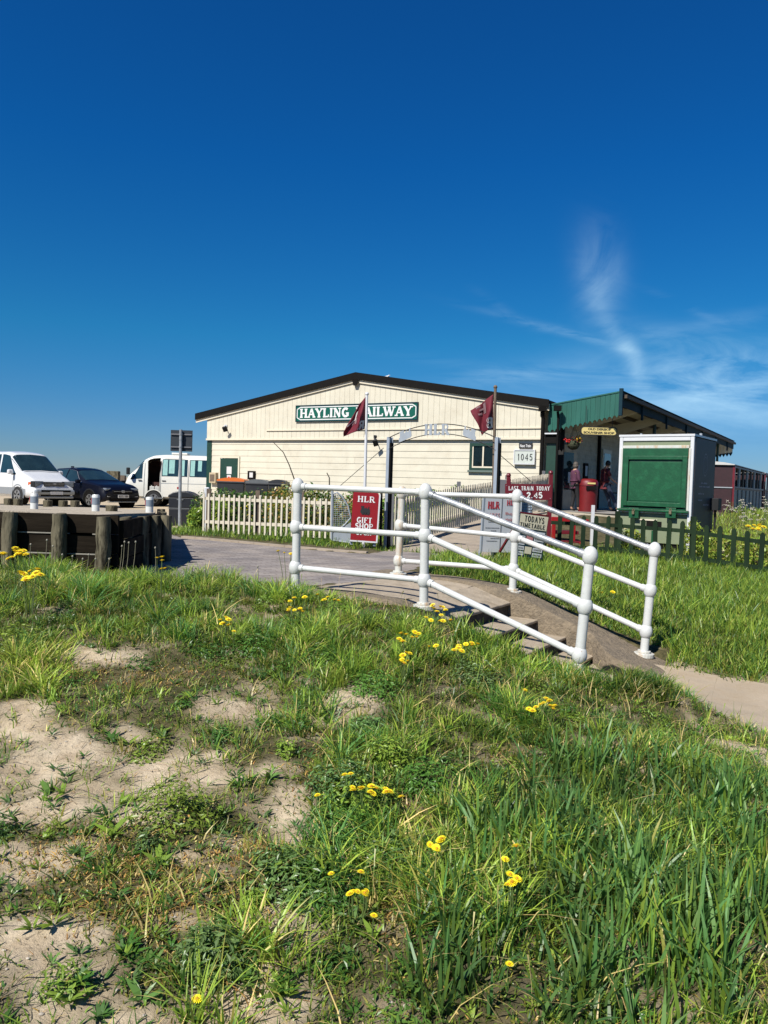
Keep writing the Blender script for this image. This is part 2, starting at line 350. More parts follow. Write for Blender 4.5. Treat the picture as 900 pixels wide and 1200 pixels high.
# ---------------------------------------------------------------- mesh building
def wloc(o):
    v = Vector((0, 0, 0))
    while o is not None:
        v += o.location; o = o.parent
    return v
class MB:
    def __init__(s, M=None):
        s.v = []; s.f = []; s.M = M or Matrix.Identity(4)
    def add(s, vs, fs):
        b = len(s.v)
        s.v += [s.M @ Vector(p) for p in vs]
        s.f += [tuple(i + b for i in f) for f in fs]
        return s
    def box(s, c, size, R=None):
        hx, hy, hz = size[0] / 2, size[1] / 2, size[2] / 2
        c = Vector(c)
        vs = []
        for x, y, z in ((-1, -1, -1), (1, -1, -1), (1, 1, -1), (-1, 1, -1), (-1, -1, 1), (1, -1, 1), (1, 1, 1), (-1, 1, 1)):
            p = Vector((x * hx, y * hy, z * hz))
            if R is not None: p = R @ p
            vs.append(c + p)
        return s.add(vs, [(0, 3, 2, 1), (4, 5, 6, 7), (0, 1, 5, 4), (1, 2, 6, 5), (2, 3, 7, 6), (3, 0, 4, 7)])
    def span(s, p0, p1, w, h, up=Vector((0, 0, 1))):      # bar of section w x h from p0 to p1
        p0 = Vector(p0); p1 = Vector(p1); d = p1 - p0; L = d.length; d.normalize()
        x = d.cross(up)
        if x.length < 1e-4: x = d.cross(Vector((0, 1, 0)))
        x.normalize(); z = x.cross(d)
        R = Matrix((x, d, z)).transposed()
        return s.box((p0 + p1) / 2, (w, L, h), R)
    def tube(s, pts, r, n=12, cap=True):
        pts = [Vector(p) for p in pts]
        rs = r if isinstance(r, (list, tuple)) else [r] * len(pts)
        b = []; ref = None
        for i, p in enumerate(pts):
            d = (pts[min(i + 1, len(pts) - 1)] - pts[max(i - 1, 0)]).normalized()
            if ref is None:
                ref = Vector((0, 0, 1)) if abs(d.z) < .9 else Vector((1, 0, 0))
            x = (ref - d * ref.dot(d)).normalized(); ref = x
            y = d.cross(x)
            for k in range(n):
                a = 2 * PI * k / n
                b.append(p + (x * math.cos(a) + y * math.sin(a)) * rs[i])
        fs = []
        for i in range(len(pts) - 1):
            for k in range(n):
                k2 = (k + 1) % n
                fs.append((i * n + k, i * n + k2, (i + 1) * n + k2, (i + 1) * n + k))
        if cap:
            fs.append(tuple(range(n - 1, -1, -1))); fs.append(tuple((len(pts) - 1) * n + k for k in range(n)))
        return s.add(b, fs)
    def ball(s, c, rx, ry=None, rz=None, n=14, m=9, R=None):
        ry = ry or rx; rz = rz or rx; c = Vector(c)
        vs = []
        for i in range(m + 1):
            t = PI * i / m
            for k in range(n):
                a = 2 * PI * k / n
                p = Vector((rx * math.sin(t) * math.cos(a), ry * math.sin(t) * math.sin(a), rz * math.cos(t)))
                if R is not None: p = R @ p
                vs.append(c + p)
        fs = [(i * n + k, (i + 1) * n + k, (i + 1) * n + (k + 1) % n, i * n + (k + 1) % n) for i in range(m) for k in range(n)]
        return s.add(vs, fs)
    def prism(s, poly, d):                                 # closed polygon of 3-D points pushed along d
        n = len(poly); d = Vector(d)
        a = [Vector(p) for p in poly]
        vs = a + [p + d for p in a]
        fs = [tuple(range(n)), tuple(range(2 * n - 1, n - 1, -1))]
        for i in range(n):
            j = (i + 1) % n
            fs.append((i, i + n, j + n, j))
        return s.add(vs, fs)
    def quad(s, a, b, c, d):
        return s.add([a, b, c, d], [(0, 1, 2, 3)])
    def build(s, name, m, parent=None, smooth=False, bevel=0, kind=None, label=None, cat=None, group=None, seg=2, fixn=True):
        off = wloc(parent) if parent else Vector((0, 0, 0))
        top = parent is None
        if top and s.v and kind is None:
            xs = [p.x for p in s.v]; ys = [p.y for p in s.v]; zs = [p.z for p in s.v]
            off = Vector(((min(xs) + max(xs)) / 2, (min(ys) + max(ys)) / 2, min(zs)))
        me = bpy.data.meshes.new(name)
        me.from_pydata([tuple(p - off) for p in s.v], [], s.f)
        if fixn:
            bm = bmesh.new(); bm.from_mesh(me)
            bmesh.ops.remove_doubles(bm, verts=bm.verts, dist=1e-5)
            bmesh.ops.recalc_face_normals(bm, faces=bm.faces); bm.to_mesh(me); bm.free()
        if smooth:
            for p in me.polygons: p.use_smooth = True
            me.set_sharp_from_angle(angle=math.radians(40))
        if m is not None: me.materials.append(m)
        o = bpy.data.objects.new(name, me)
        COL.objects.link(o)
        if top: o.location = off if kind is None else (0, 0, 0)
        if parent: o.parent = parent
        if bevel:
            bv = o.modifiers.new('bevel', 'BEVEL'); bv.width = bevel; bv.segments = seg; bv.limit_method = 'ANGLE'; bv.angle_limit = math.radians(45)
        if kind: o['kind'] = kind
        tag(o, label, cat, group)
        return o
def tag(o, label=None, cat=None, group=None):
    if label: o['label'] = label
    if cat: o['category'] = cat
    if group: o['group'] = group
    return o
def thing(name, label, cat, loc=(0, 0, 0), group=None):
    o = bpy.data.objects.new(name, None); COL.objects.link(o); o.location = Vector(loc)
    o.empty_display_size = .2
    return tag(o, label, cat, group)
def copy_tree(o, parent=None):
    c = o.copy(); COL.objects.link(c); c.parent = parent
    for ch in list(o.children): copy_tree(ch, c)
    return c

# ---------------------------------------------------------------- lettering: strokes with slab serifs, drawn in a 1 x 1 box
def arc(cx, cy, rx, ry, a0, a1, n=9):
    return [(cx + rx * math.cos(math.radians(a0 + (a1 - a0) * i / n)), cy + ry * math.sin(math.radians(a0 + (a1 - a0) * i / n))) for i in range(n + 1)]
# letter: width, strokes [(points, thick?)], serif points [(x, y, half length)]
GL = {
 'H': (.95, [([(.2, 0), (.2, 1)], 1), ([(.75, 0), (.75, 1)], 1), ([(.2, .5), (.75, .5)], 0)], [(.2, 0), (.2, 1), (.75, 0), (.75, 1)]),
 'A': (.95, [([(.14, 0), (.47, 1)], 0), ([(.47, 1), (.8, 0)], 1), ([(.24, .34), (.7, .34)], 0)], [(.14, 0), (.8, 0)]),
 'Y': (.9, [([(.12, 1), (.45, .45)], 1), ([(.78, 1), (.45, .45)], 0), ([(.45, .5), (.45, 0)], 1)], [(.12, 1), (.78, 1), (.45, 0)]),
 'L': (.78, [([(.2, 0), (.2, 1)], 1), ([(.2, .06), (.7, .06)], 0), ([(.68, .04), (.68, .3)], 0)], [(.2, 1), (.2, 0)]),
 'I': (.45, [([(.22, 0), (.22, 1)], 1)], [(.22, 0), (.22, 1)]),
 'N': (.98, [([(.2, 0), (.2, 1)], 0), ([(.2, 1), (.76, 0)], 1), ([(.76, 0), (.76, 1)], 0)], [(.2, 0), (.18, 1), (.76, 1)]),
 'G': (.9, [(arc(.46, .5, .32, .45, 45, 315), 1), ([(.72, .08), (.72, .42)], 1), ([(.5, .42), (.84, .42)], 0)], []),
 'R': (.92, [([(.2, 0), (.2, 1)], 1), ([(.2, .95)] + arc(.5, .73, .2, .22, 90, -90) + [(.2, .51)], 0), ([(.48, .5), (.76, .04)], 1)], [(.2, 0), (.2, 1), (.78, 0)]),
 'W': (1.25, [([(.1, 1), (.37, 0)], 1), ([(.37, 0), (.62, .9)], 0), ([(.62, .9), (.87, 0)], 1), ([(.87, 0), (1.13, 1)], 0)], [(.1, 1), (1.13, 1), (.62, 1)]),
 'F': (.78, [([(.2, 0), (.2, 1)], 1), ([(.2, .95), (.7, .95)], 0), ([(.2, .52), (.58, .52)], 0), ([(.69, 1), (.69, .75)], 0)], [(.2, 0)]),
 'E': (.82, [([(.2, 0), (.2, 1)], 1), ([(.2, .95), (.72, .95)], 0), ([(.2, .52), (.6, .52)], 0), ([(.2, .05), (.72, .05)], 0)], []),
 'T': (.82, [([(.41, 0), (.41, 1)], 1), ([(.08, .95), (.74, .95)], 0)], [(.41, 0)]),
 'S': (.74, [(arc(.37, .73, .22, .22, 20, 270, 9) + arc(.37, .27, .24, .24, 90, -160, 9), 1)], []),
 'O': (.9, [(arc(.45, .5, .32, .45, 0, 360, 16), 1)], []),
 'P': (.82, [([(.2, 0), (.2, 1)], 1), ([(.2, .95)] + arc(.5, .71, .2, .24, 90, -90) + [(.2, .47)], 0)], [(.2, 0), (.2, 1)]),
 'B': (.86, [([(.2, 0), (.2, 1)], 1), ([(.2, .95)] + arc(.48, .74, .18, .21, 90, -90) + [(.2, .53)], 0), ([(.2, .53)] + arc(.5, .29, .22, .24, 90, -90) + [(.2, .05)], 0)], []),
 'D': (.88, [([(.2, 0), (.2, 1)], 1), ([(.2, .95)] + arc(.38, .5, .32, .45, 90, -90) + [(.2, .05)], 0)], []),
 'M': (1.1, [([(.18, 0), (.18, 1)], 0), ([(.18, 1), (.54, .1)], 1), ([(.54, .1), (.9, 1)], 0), ([(.9, 0), (.9, 1)], 1)], [(.18, 0), (.9, 0)]),
 'U': (.9, [([(.18, 1), (.18, .35)] + arc(.45, .32, .27, .28, 180, 360) + [(.72, 1)], 1)], [(.18, 1), (.72, 1)]),
 'V': (.9, [([(.12, 1), (.45, 0)], 1), ([(.45, 0), (.78, 1)], 0)], [(.12, 1), (.78, 1)]),
 'K': (.9, [([(.2, 0), (.2, 1)], 1), ([(.2, .4), (.7, 1)], 0), ([(.36, .6), (.76, 0)], 1)], []),
 '0': (.74, [(arc(.37, .5, .25, .45, 0, 360, 16), 1)], []),
 '1': (.5, [([(.25, 0), (.25, 1)], 1), ([(.08, .8), (.25, .96)], 0)], []),
 '2': (.74, [([(.12, .72)] + arc(.37, .72, .24, .23, 170, -30, 9) + [(.12, .06), (.64, .06)], 1)], []),
 '4': (.76, [([(.52, 0), (.52, 1), (.1, .3), (.7, .3)], 1)], []),
 '5': (.74, [([(.62, .95), (.2, .95), (.16, .55)] + arc(.36, .32, .26, .27, 100, -150, 9), 1)], []),
 '.': (.35, [([(.17, 0), (.17, .16)], 1)], []), "'": (.3, [([(.15, .75), (.15, 1)], 1)], []), '-': (.5, [([(.1, .45), (.4, .45)], 1)], []),
 ' ': (.72, [], []),
}
def letters(mb, text, org, ux, uz, height, width=None, th=.17, tl=.09, serif=.15, depth=.006, gap=.0):
    """org = lower left corner, ux = reading direction, uz = up; a mesh of raised strokes"""
    ux = Vector(ux).normalized(); uz = Vector(uz).normalized(); un = ux.cross(uz)   # un points out of the board
    tot = sum(GL[c][0] for c in text) + gap * (len(text) - 1)
    sx = (width / tot) if width else height
    x = 0; k = 0
    def strip(pts, w):
        nonlocal k
        k += 1
        P = [Vector(((x + p[0]) * sx, p[1] * height)) for p in pts]
        hw = w * min(height, sx * 1.15) / 2
        L = []; Rr = []
        for i, p in enumerate(P):
            a = P[max(i - 1, 0)]; b = P[min(i + 1, len(P) - 1)]
            if i == 0 and (P[0] - P[-1]).length < 1e-6: a = P[-2]
            if i == len(P) - 1 and (P[0] - P[-1]).length < 1e-6: b = P[1]
            d = (b - a).normalized(); n = Vector((-d.y, d.x))
            L.append(p + n * hw); Rr.append(p - n * hw)
        o = depth + (k % 7) * depth * .04
        vs = []
        for q in L + Rr: vs.append(org + ux * q.x + uz * q.y + un * o)
        m = len(P)
        for q in L + Rr: vs.append(org + ux * q.x + uz * q.y)
        fs = []
        for i in range(m - 1):
            fs.append((i, i + 1, m + i + 1, m + i))
            fs.append((i, 2 * m + i, 2 * m + i + 1, i + 1))
            fs.append((m + i, m + i + 1, 3 * m + i + 1, 3 * m + i))
        fs.append((0, m, 3 * m, 2 * m)); fs.append((m - 1, 2 * m - 1 + 0, 4 * m - 1, 3 * m - 1))
        mb.add(vs, fs)
    for c in text:
        w, strokes, ser = GL[c]
        for pts, thick in strokes: strip(pts, th if thick else tl)
        if serif:
            for (sx_, sy_) in ser:
                yy = .04 if sy_ == 0 else .96
                strip([(sx_ - serif, yy), (sx_ + serif, yy)], tl * .95)
        x += w + gap
    return mb
# ================================================================ GROUND
RMT = np.array(RM.transposed())
def project(x, y, z):
    q = np.stack([np.asarray(x) - EYE.x, np.asarray(y) - EYE.y, np.asarray(z) - EYE.z], 0)
    c = np.tensordot(RMT, q, 1)
    return 450 + F * c[0] / -c[2], 600 - F * c[1] / -c[2]
# bare sand in the foreground: (x, y, rx, ry) of each patch, turned into positions on the bank
SANDS0 = [(85, 893, 125, 42), (215, 905, 80, 34), (25, 858, 60, 22), (265, 830, 62, 20), (415, 825, 45, 24), (120, 772, 60, 10),
         (40, 1120, 90, 60), (15, 1010, 45, 25), (300, 1160, 90, 42), (455, 1182, 60, 26), (345, 960, 26, 50), (150, 960, 55, 20),
         (330, 1085, 45, 34), (5, 930, 55, 45), (225, 1085, 30, 15), (110, 1185, 110, 40), (85, 1000, 40, 18), (270, 985, 28, 14), (30, 832, 35, 12), (330, 905, 30, 14), (590, 720, 10, 5), (215, 1010, 26, 12), (60, 945, 60, 25), (150, 855, 30, 12)]
SANDS = [(a, b, c * .84, d * .84) for a, b, c, d in SANDS0]
DRY = [(190, 1050, 120, 60), (110, 1010, 90, 30), (270, 1130, 60, 50), (490, 975, 35, 35), (600, 890, 40, 12), (150, 790, 130, 18), (450, 1080, 40, 40), (260, 1020, 60, 40)]
def ell(px, py, L, soft=.45):
    m = np.zeros(np.shape(px))
    for cx, cy, rx, ry in L:
        d = np.hypot((px - cx) / rx, (py - cy) / ry)
        m = np.maximum(m, 1 - sstep(1 - soft, 1 + soft, d))
    return m
def sandness(x, y):
    z = H0(x, y)
    px, py = project(x, np.maximum(y, .8), z)
    n = fbm(x * 3.2, y * 3.2, 41) - .5
    n2 = fbm(x * 11, y * 11, 43) - .5
    s = ell(px, py, SANDS, .6) * .92 * (y > .8) + n * 1.0 + n2 * 1.3
    near = (y < 8) & (np.abs(x) < 6)
    s = np.where(near, s, 0)
    tr = np.where(inpoly(x, y, TRACK), sstep(0, .1, polydist(x, y, TRACK)), 0)
    s = np.maximum(s, tr * 1.0 + n2 * .5 * tr)
    # worn edge of the lower path and of the stairs
    dl = np.where(inpoly(x, y, LOWPATH), 0, polydist(x, y, LOWPATH))
    s = np.maximum(s, (1 - sstep(0, .22, dl)) * .55 + n2 * .6)
    return np.clip(s, 0, 1)
def drygrass(x, y):
    z = H0(x, y); px, py = project(x, np.maximum(y, .8), z)
    return np.clip(ell(px, py, DRY, .6) * .8 + (fbm(x * 1.3, y * 1.3, 91) - .56) * .8, 0, 1)

def grid_axis(parts):
    a = []
    for p0, p1, stp in parts:
        a += list(np.arange(p0, p1 - 1e-6, stp))
    a.append(parts[-1][1])
    return np.array(a)
gx = grid_axis([(-900, -100, 100), (-100, -30, 10), (-30, -12, 1.5), (-12, -4, .35), (-4, 4.2, .05), (4.2, 9, .18), (9, 20, .6), (20, 40, 2.5), (40, 100, 12), (100, 900, 100)])
gy = grid_axis([(-200, -20, 30), (-20, -4, 2), (-4, 1.4, .4), (1.4, 7.6, .05), (7.6, 13, .12), (13, 30, .5), (30, 50, 2.5), (50, 100, 12), (100, 1500, 140)])
GX, GY = np.meshgrid(gx, gy)
GZ = H(GX, GY)
nx, ny = len(gx), len(gy)
verts = np.stack([GX.ravel(), GY.ravel(), GZ.ravel()], 1)
ii = np.arange((ny - 1) * (nx - 1)); r_, c_ = ii // (nx - 1), ii % (nx - 1)
b0 = r_ * nx + c_
quads = np.stack([b0, b0 + 1, b0 + nx + 1, b0 + nx], 1)
def np_mesh(name, V, Fq, m, smooth=True, colors=None, attr='tint', kind=None, parent=None):
    me = bpy.data.meshes.new(name)
    me.vertices.add(len(V)); me.vertices.foreach_set('co', V.astype(np.float32).ravel())
    k = Fq.shape[1]
    me.loops.add(Fq.size); me.loops.foreach_set('vertex_index', Fq.astype(np.int32).ravel())
    me.polygons.add(len(Fq)); me.polygons.foreach_set('loop_start', np.arange(0, Fq.size, k, dtype=np.int32))
    me.polygons.foreach_set('loop_total', np.full(len(Fq), k, dtype=np.int32))
    me.polygons.foreach_set('use_smooth', np.full(len(Fq), smooth, bool))
    me.update(calc_edges=True)
    if colors is not None:
        a = me.attributes.new(attr, 'FLOAT_COLOR', 'POINT')
        c = np.ones((len(V), 4), np.float32); c[:, :3] = colors
        a.data.foreach_set('color', c.ravel())
    me.materials.append(m)
    o = bpy.data.objects.new(name, me); COL.objects.link(o)
    if kind: o['kind'] = kind
    if parent: o.parent = parent
    return o

def ground_material():
    m = bpy.data.materials.new('sandy_ground'); m.use_nodes = True
    nt = m.node_tree; N, L = nt.nodes, nt.links
    b = N['Principled BSDF']; b.inputs['Roughness'].default_value = .95; b.inputs['Specular IOR Level'].default_value = .2
    tc = N.new('ShaderNodeTexCoord')
    at_ = N.new('ShaderNodeAttribute'); at_.attribute_name = 'tint'
    def noise(sc, det=8, rough=.6):
        n = N.new('ShaderNodeTexNoise'); n.inputs['Scale'].default_value = sc; n.inputs['Detail'].default_value = det; n.inputs['Roughness'].default_value = rough
        L.new(tc.outputs['Object'], n.inputs['Vector']); return n
    def ramp(f, p0, c0, p1, c1):
        r = N.new('ShaderNodeValToRGB'); r.color_ramp.elements[0].position = p0; r.color_ramp.elements[1].position = p1
        r.color_ramp.elements[0].color = c0 + (1,); r.color_ramp.elements[1].color = c1 + (1,)
        L.new(f, r.inputs['Fac']); return r.outputs['Color']
    sand = ramp(noise(6, 10).outputs['Fac'], .3, (.35, .27, .175), .7, (.59, .49, .345))
    soil = ramp(noise(14, 8).outputs['Fac'], .35, (.035, .034, .014), .7, (.12, .10, .045))
    mx = N.new('ShaderNodeMix'); mx.data_type = 'RGBA'
    L.new(at_.outputs['Fac'], mx.inputs['Factor']); L.new(sand, mx.inputs['A']); L.new(soil, mx.inputs['B'])
    # bits of dark litter lying on the sand
    v = N.new('ShaderNodeTexNoise'); v.inputs['Scale'].default_value = 55; v.inputs['Detail'].default_value = 3
    L.new(tc.outputs['Object'], v.inputs['Vector'])
    spk = ramp(v.outputs['Fac'], .62, (0, 0, 0), .70, (.55, .55, .55))
    m2 = N.new('ShaderNodeMix'); m2.data_type = 'RGBA'
    L.new(spk, m2.inputs['Factor']); L.new(mx.outputs['Result'], m2.inputs['A']); m2.inputs['B'].default_value = (.11, .085, .05, 1)
    L.new(m2.outputs['Result'], b.inputs['Base Color'])
    bp = N.new('ShaderNodeBump'); bp.inputs['Strength'].default_value = .9; bp.inputs['Distance'].default_value = .02
    nb = noise(28, 10, .7); L.new(nb.outputs['Fac'], bp.inputs['Height'])
    bp2 = N.new('ShaderNodeBump'); bp2.inputs['Strength'].default_value = .6; bp2.inputs['Distance'].default_value = .006
    nb2 = noise(180, 4, .6); L.new(nb2.outputs['Fac'], bp2.inputs['Height']); L.new(bp.outputs['Normal'], bp2.inputs['Normal'])
    L.new(bp2.outputs['Normal'], b.inputs['Normal'])
    return m
turf = 1 - sandness(GX, GY)
farsand = (GX < -4.3) & (GY > 13.5)
turf = np.where(farsand, .12, turf)
turf = np.where(np.hypot(GX, GY - 14) > 45, .35, turf)
np_mesh('ground', verts, quads, ground_material(), colors=np.repeat(turf.ravel()[:, None], 3, 1), kind='structure')

# ---------------------------------------------------------------- paved sheets laid on the ground
def sheet(name, poly, m, lift, res=.12, thick=.03):
    bm = bmesh.new()
    xs = [p[0] for p in poly]; ys = [p[1] for p in poly]
    vs = [bm.verts.new((x, y, 0)) for x, y in poly]
    bm.faces.new(vs)
    for ax, lo, hi in (((1, 0, 0), min(xs), max(xs)), ((0, 1, 0), min(ys), max(ys))):
        c = lo + res
        while c < hi:
            g = bm.verts[:] + bm.edges[:] + bm.faces[:]
            bmesh.ops.bisect_plane(bm, geom=g, plane_co=(c * ax[0], c * ax[1], 0), plane_no=ax)
            c += res
    co = np.array([v.co[:2] for v in bm.verts])
    z = H0(co[:, 0], co[:, 1]) + lift
    for v, zz in zip(bm.verts, z): v.co.z = zz
    ret = bmesh.ops.extrude_face_region(bm, geom=bm.faces[:])
    for e in ret['geom']:
        if isinstance(e, bmesh.types.BMVert): e.co.z -= thick + .05
    bmesh.ops.recalc_face_normals(bm, faces=bm.faces)
    me = bpy.data.meshes.new(name); bm.to_mesh(me); bm.free()
    me.materials.append(m)
    o = bpy.data.objects.new(name, me); COL.objects.link(o); o['kind'] = 'structure'
    return o
def paver_material():
    m = bpy.data.materials.new('mauve_block_paving'); m.use_nodes = True
    nt = m.node_tree; N, L = nt.nodes, nt.links
    b = N['Principled BSDF']; b.inputs['Roughness'].default_value = .9; b.inputs['Specular IOR Level'].default_value = .25
    tc = N.new('ShaderNodeTexCoord')
    mp = N.new('ShaderNodeMapping'); mp.inputs['Rotation'].default_value = (0, 0, math.radians(-26)); L.new(tc.outputs['Object'], mp.inputs['Vector'])
    br = N.new('ShaderNodeTexBrick'); L.new(mp.outputs['Vector'], br.inputs['Vector'])
    br.inputs['Scale'].default_value = 1; br.inputs['Brick Width'].default_value = .21; br.inputs['Row Height'].default_value = .105
    br.inputs['Mortar Size'].default_value = .006; br.inputs['Color1'].default_value = (.195, .175, .16, 1); br.inputs['Color2'].default_value = (.275, .25, .23, 1)
    br.inputs['Mortar'].default_value = (.14, .115, .10, 1)
    nz = N.new('ShaderNodeTexNoise'); nz.inputs['Scale'].default_value = 1.4; nz.inputs['Detail'].default_value = 8; L.new(tc.outputs['Object'], nz.inputs['Vector'])
    r = N.new('ShaderNodeValToRGB'); r.color_ramp.elements[0].position = .35; r.color_ramp.elements[1].position = .7
    r.color_ramp.elements[0].color = (.75, .75, .78, 1); r.color_ramp.elements[1].color = (1.25, 1.2, 1.12, 1); L.new(nz.outputs['Fac'], r.inputs['Fac'])
    mx = N.new('ShaderNodeMix'); mx.data_type = 'RGBA'; mx.blend_type = 'MULTIPLY'; mx.inputs['Factor'].default_value = 1
    L.new(br.outputs['Color'], mx.inputs['A']); L.new(r.outputs['Color'], mx.inputs['B']); L.new(mx.outputs['Result'], b.inputs['Base Color'])
    bp = N.new('ShaderNodeBump'); bp.inputs['Strength'].default_value = .5; bp.inputs['Distance'].default_value = .004
    bp.invert = True
    L.new(br.outputs['Fac'], bp.inputs['Height']); L.new(bp.outputs['Normal'], b.inputs['Normal'])
    return m
M_paver = paver_material()
M_pathc = mat('tan_concrete_path', (.40, .33, .25), .92, var=.12, scale=3, bump=.3, bscale=60, dirt=(.26, .2, .14), dirt_amt=.5, dirt_scale=4)
M_lowpath = mat('sand_dusted_concrete_path', (.44, .355, .25), .92, var=.14, scale=5, bump=.35, bscale=70, dirt=(.30, .22, .13), dirt_amt=.8, dirt_scale=2.5)
sheet('road', ROAD, M_paver, .0, .4)
sheet('pavement', PAVE, M_step, .006, .25)
sheet('path', GATEPATH, M_pathc, .004, .4)
sheet('path', LOWPATH, M_lowpath, .0, .3)

# edging kerb of the block paving, on its far side
kb = MB()
kp = [(1.22, 12.63), (.05, 13.23), (-0.25, 12.35), (-3.58, 13.66)]
for (x0, y0), (x1, y1) in list(zip(kp, kp[1:]))[2:]:
    n = 12
    for i in range(n):
        a = Vector((x0 + (x1 - x0) * i / n, y0 + (y1 - y0) * i / n, 0)); c = Vector((x0 + (x1 - x0) * (i + .985) / n, y0 + (y1 - y0) * (i + .985) / n, 0))
        a.z = float(H0(a.x, a.y)) + .0; c.z = float(H0(c.x, c.y)) + .0
        kb.span(a, c, .09, .07)
kb.build('kerb', M_pathc, kind='structure')

# ---------------------------------------------------------------- raised sandy bank behind the timber wall
BANK = [(-2.94, 7.93), (-2.90, 9.7), (-3.84, 12.9), (-5.2, 14.4), (-13, 14.4), (-13, 7.93)]
def bank_z(x, y):
    return .635 - (y - 7.93) * .031 + (fbm(x * 1.5, y * 1.5, 8) - .5) * .03
bm = bmesh.new()
vs = [bm.verts.new((x, y, 0)) for x, y in BANK]; bm.faces.new(vs)
for ax, lo, hi in (((1, 0, 0), -13, -2.7), ((0, 1, 0), 7.9, 14.4)):
    c = lo + .25
    while c < hi:
        bmesh.ops.bisect_plane(bm, geom=bm.verts[:] + bm.edges[:] + bm.faces[:], plane_co=(c * ax[0], c * ax[1], 0), plane_no=ax); c += .25
for v in bm.verts: v.co.z = float(bank_z(v.co.x, v.co.y))
ret = bmesh.ops.extrude_face_region(bm, geom=bm.faces[:])
for e in ret['geom']:
    if isinstance(e, bmesh.types.BMVert): e.co.z = -.5
bmesh.ops.recalc_face_normals(bm, faces=bm.faces)
me = bpy.data.meshes.new('raised_bank'); bm.to_mesh(me); bm.free()
me.materials.append(mat('dry_pale_sand', (.47, .40, .30), .95, var=.15, scale=6, bump=.8, bscale=30, dirt=(.2, .18, .11), dirt_amt=.6, dirt_scale=3))
o = bpy.data.objects.new('raised_bank', me); COL.objects.link(o); o['kind'] = 'structure'

# ---------------------------------------------------------------- stairs
stairs = thing('concrete_stairs', 'short flight of worn concrete steps going down between the white railings', 'steps', st(.4, .9, -.4))
for k, (s0, z) in enumerate(EDGES):
    s_prev = -.25 if k == 0 else EDGES[k - 1][0] - .02
    zb = -.9
    b = MB()
    if k == 0:
        zin = float(H0(st(-.2, .9, 0).x, st(-.2, .9, 0).y)) - .02
        zc = [float(H0(st(s_prev, t_, 0).x, st(s_prev, t_, 0).y)) + .0 for t_ in (.06, SWID - .06)]
        a = [st(s_prev, .06, zc[0]), st(s0 - .0, .06, z), st(s0, SWID - .06, z), st(s_prev, SWID - .06, zc[1])]
    else:
        a = [st(s_prev, .06, z), st(s0, .06, z), st(s0, SWID - .06, z), st(s_prev, SWID - .06, z)]
    b.prism(a, (0, 0, -.028))
    b.build('tread', M_step, stairs, bevel=.008)
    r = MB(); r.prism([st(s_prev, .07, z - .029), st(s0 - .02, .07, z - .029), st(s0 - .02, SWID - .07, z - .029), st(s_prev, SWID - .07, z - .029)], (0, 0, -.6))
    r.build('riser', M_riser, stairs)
b = MB(); b.prism([st(1.04, .07, -.60), st(1.9, .07, -.61), st(1.9, SWID - .07, -.61), st(1.04, SWID - .07, -.60)], (0, 0, -.05)); b.build('foot_slab', M_step, stairs)
def flank(t0, t1, ta):
    """sloping concrete curb: a rounded profile pushed along the flight"""
    S = np.linspace(-1.55, 1.75, 34); b = MB(); prof = []
    wob = lambda s, k: (float(vnoise(np.array([s * 3.1]), np.array([k * 7.7]), 9)[0]) - .5) * .035
    for s in S:
        base = float(H0(st(s, (t0 + t1) / 2, 0).x, st(s, (t0 + t1) / 2, 0).y))
        top = float(np.interp(s, [-1.6, -1.2, -.3, .0, .25, 1.5, 1.75], [.03, .04, .03, .0, -.07, -.50, -.56])) - (0.0 if ta else .07 * min(1, max(0, (s + .2) * 3)))
        w = t1 - t0; T0 = t0
        t0_ = t0
        if ta: t0 = T0 - .42 * float(sstep(.95, 1.35, s))
        prof.append([st(s, t0, -1.0), st(s, t0 + wob(s, 1), top - .06), st(s, t0 + .05 + wob(s, 2), top + wob(s, 3) * .5), st(s, t1 - .05, top + wob(s, 4) * .5), st(s, t1 + wob(s, 5), top - .06), st(s, t1, -1.0)]); t0 = t0_
    n = 6; vs = [p for row in prof for p in row]; fs = []
    for i in range(len(prof) - 1):
        for k in range(n):
            k2 = (k + 1) % n
            fs.append((i * n + k, i * n + k2, (i + 1) * n + k2, (i + 1) * n + k))
    fs.append(tuple(range(n))); fs.append(tuple(len(vs) - n + k for k in range(n)))
    b.add(vs, fs)
    return b.build('flank_wall', M_concrete, stairs, smooth=True)
flank(-.16, .14, 0)
flank(SWID - .2, SWID + .20, 1)

# ---------------------------------------------------------------- white tube railings
def rail_post(parent, balls, base, r=.039, mt=None, Y=None):
    mt = mt or M_white
    pts = [at(x, y, Y) for x, y in balls]; bs = at(base[0], base[1], Y)
    top = pts[0]; ax = (top - bs).normalized()
    b = MB(); b.tube([bs - ax * .12, bs, top + ax * .01], r, 18)
    post = b.build('post', mt, parent, smooth=True)
    q = Vector((0, 0, 1)).rotation_difference(ax).to_matrix()
    for i, p in enumerate(pts):
        s = MB(); s.ball(p, .059, .059, .080 if i == 0 else .078, 24, 16, q)
        s.build('joint', mt, post, smooth=True)
    f = MB(); f.tube([bs - ax * .02, bs + ax * .018], .095, 20)
    f.tube([bs + ax * .018, bs + ax * .04], .06, 16)
    f.build('base_flange', M_whiterust, post, bevel=.004)
    return pts
def rails(parent, A, B, mats, r=.026):
    for a, c, m in zip(A, B, mats):
        d = (c - a).normalized()
        b = MB(); n = 8
        b.tube([a + d * (.045 + (c - a).length * k / n * .0) if k == 0 else a + (c - a) * (k / n) for k in range(n)] + [c - d * .045], r, 14)
        b.tube([a + d * .05, a + d * .085], r + .007, 14); b.tube([c - d * .085, c - d * .05], r + .007, 14)
        b.build('rail', m, parent, smooth=True)
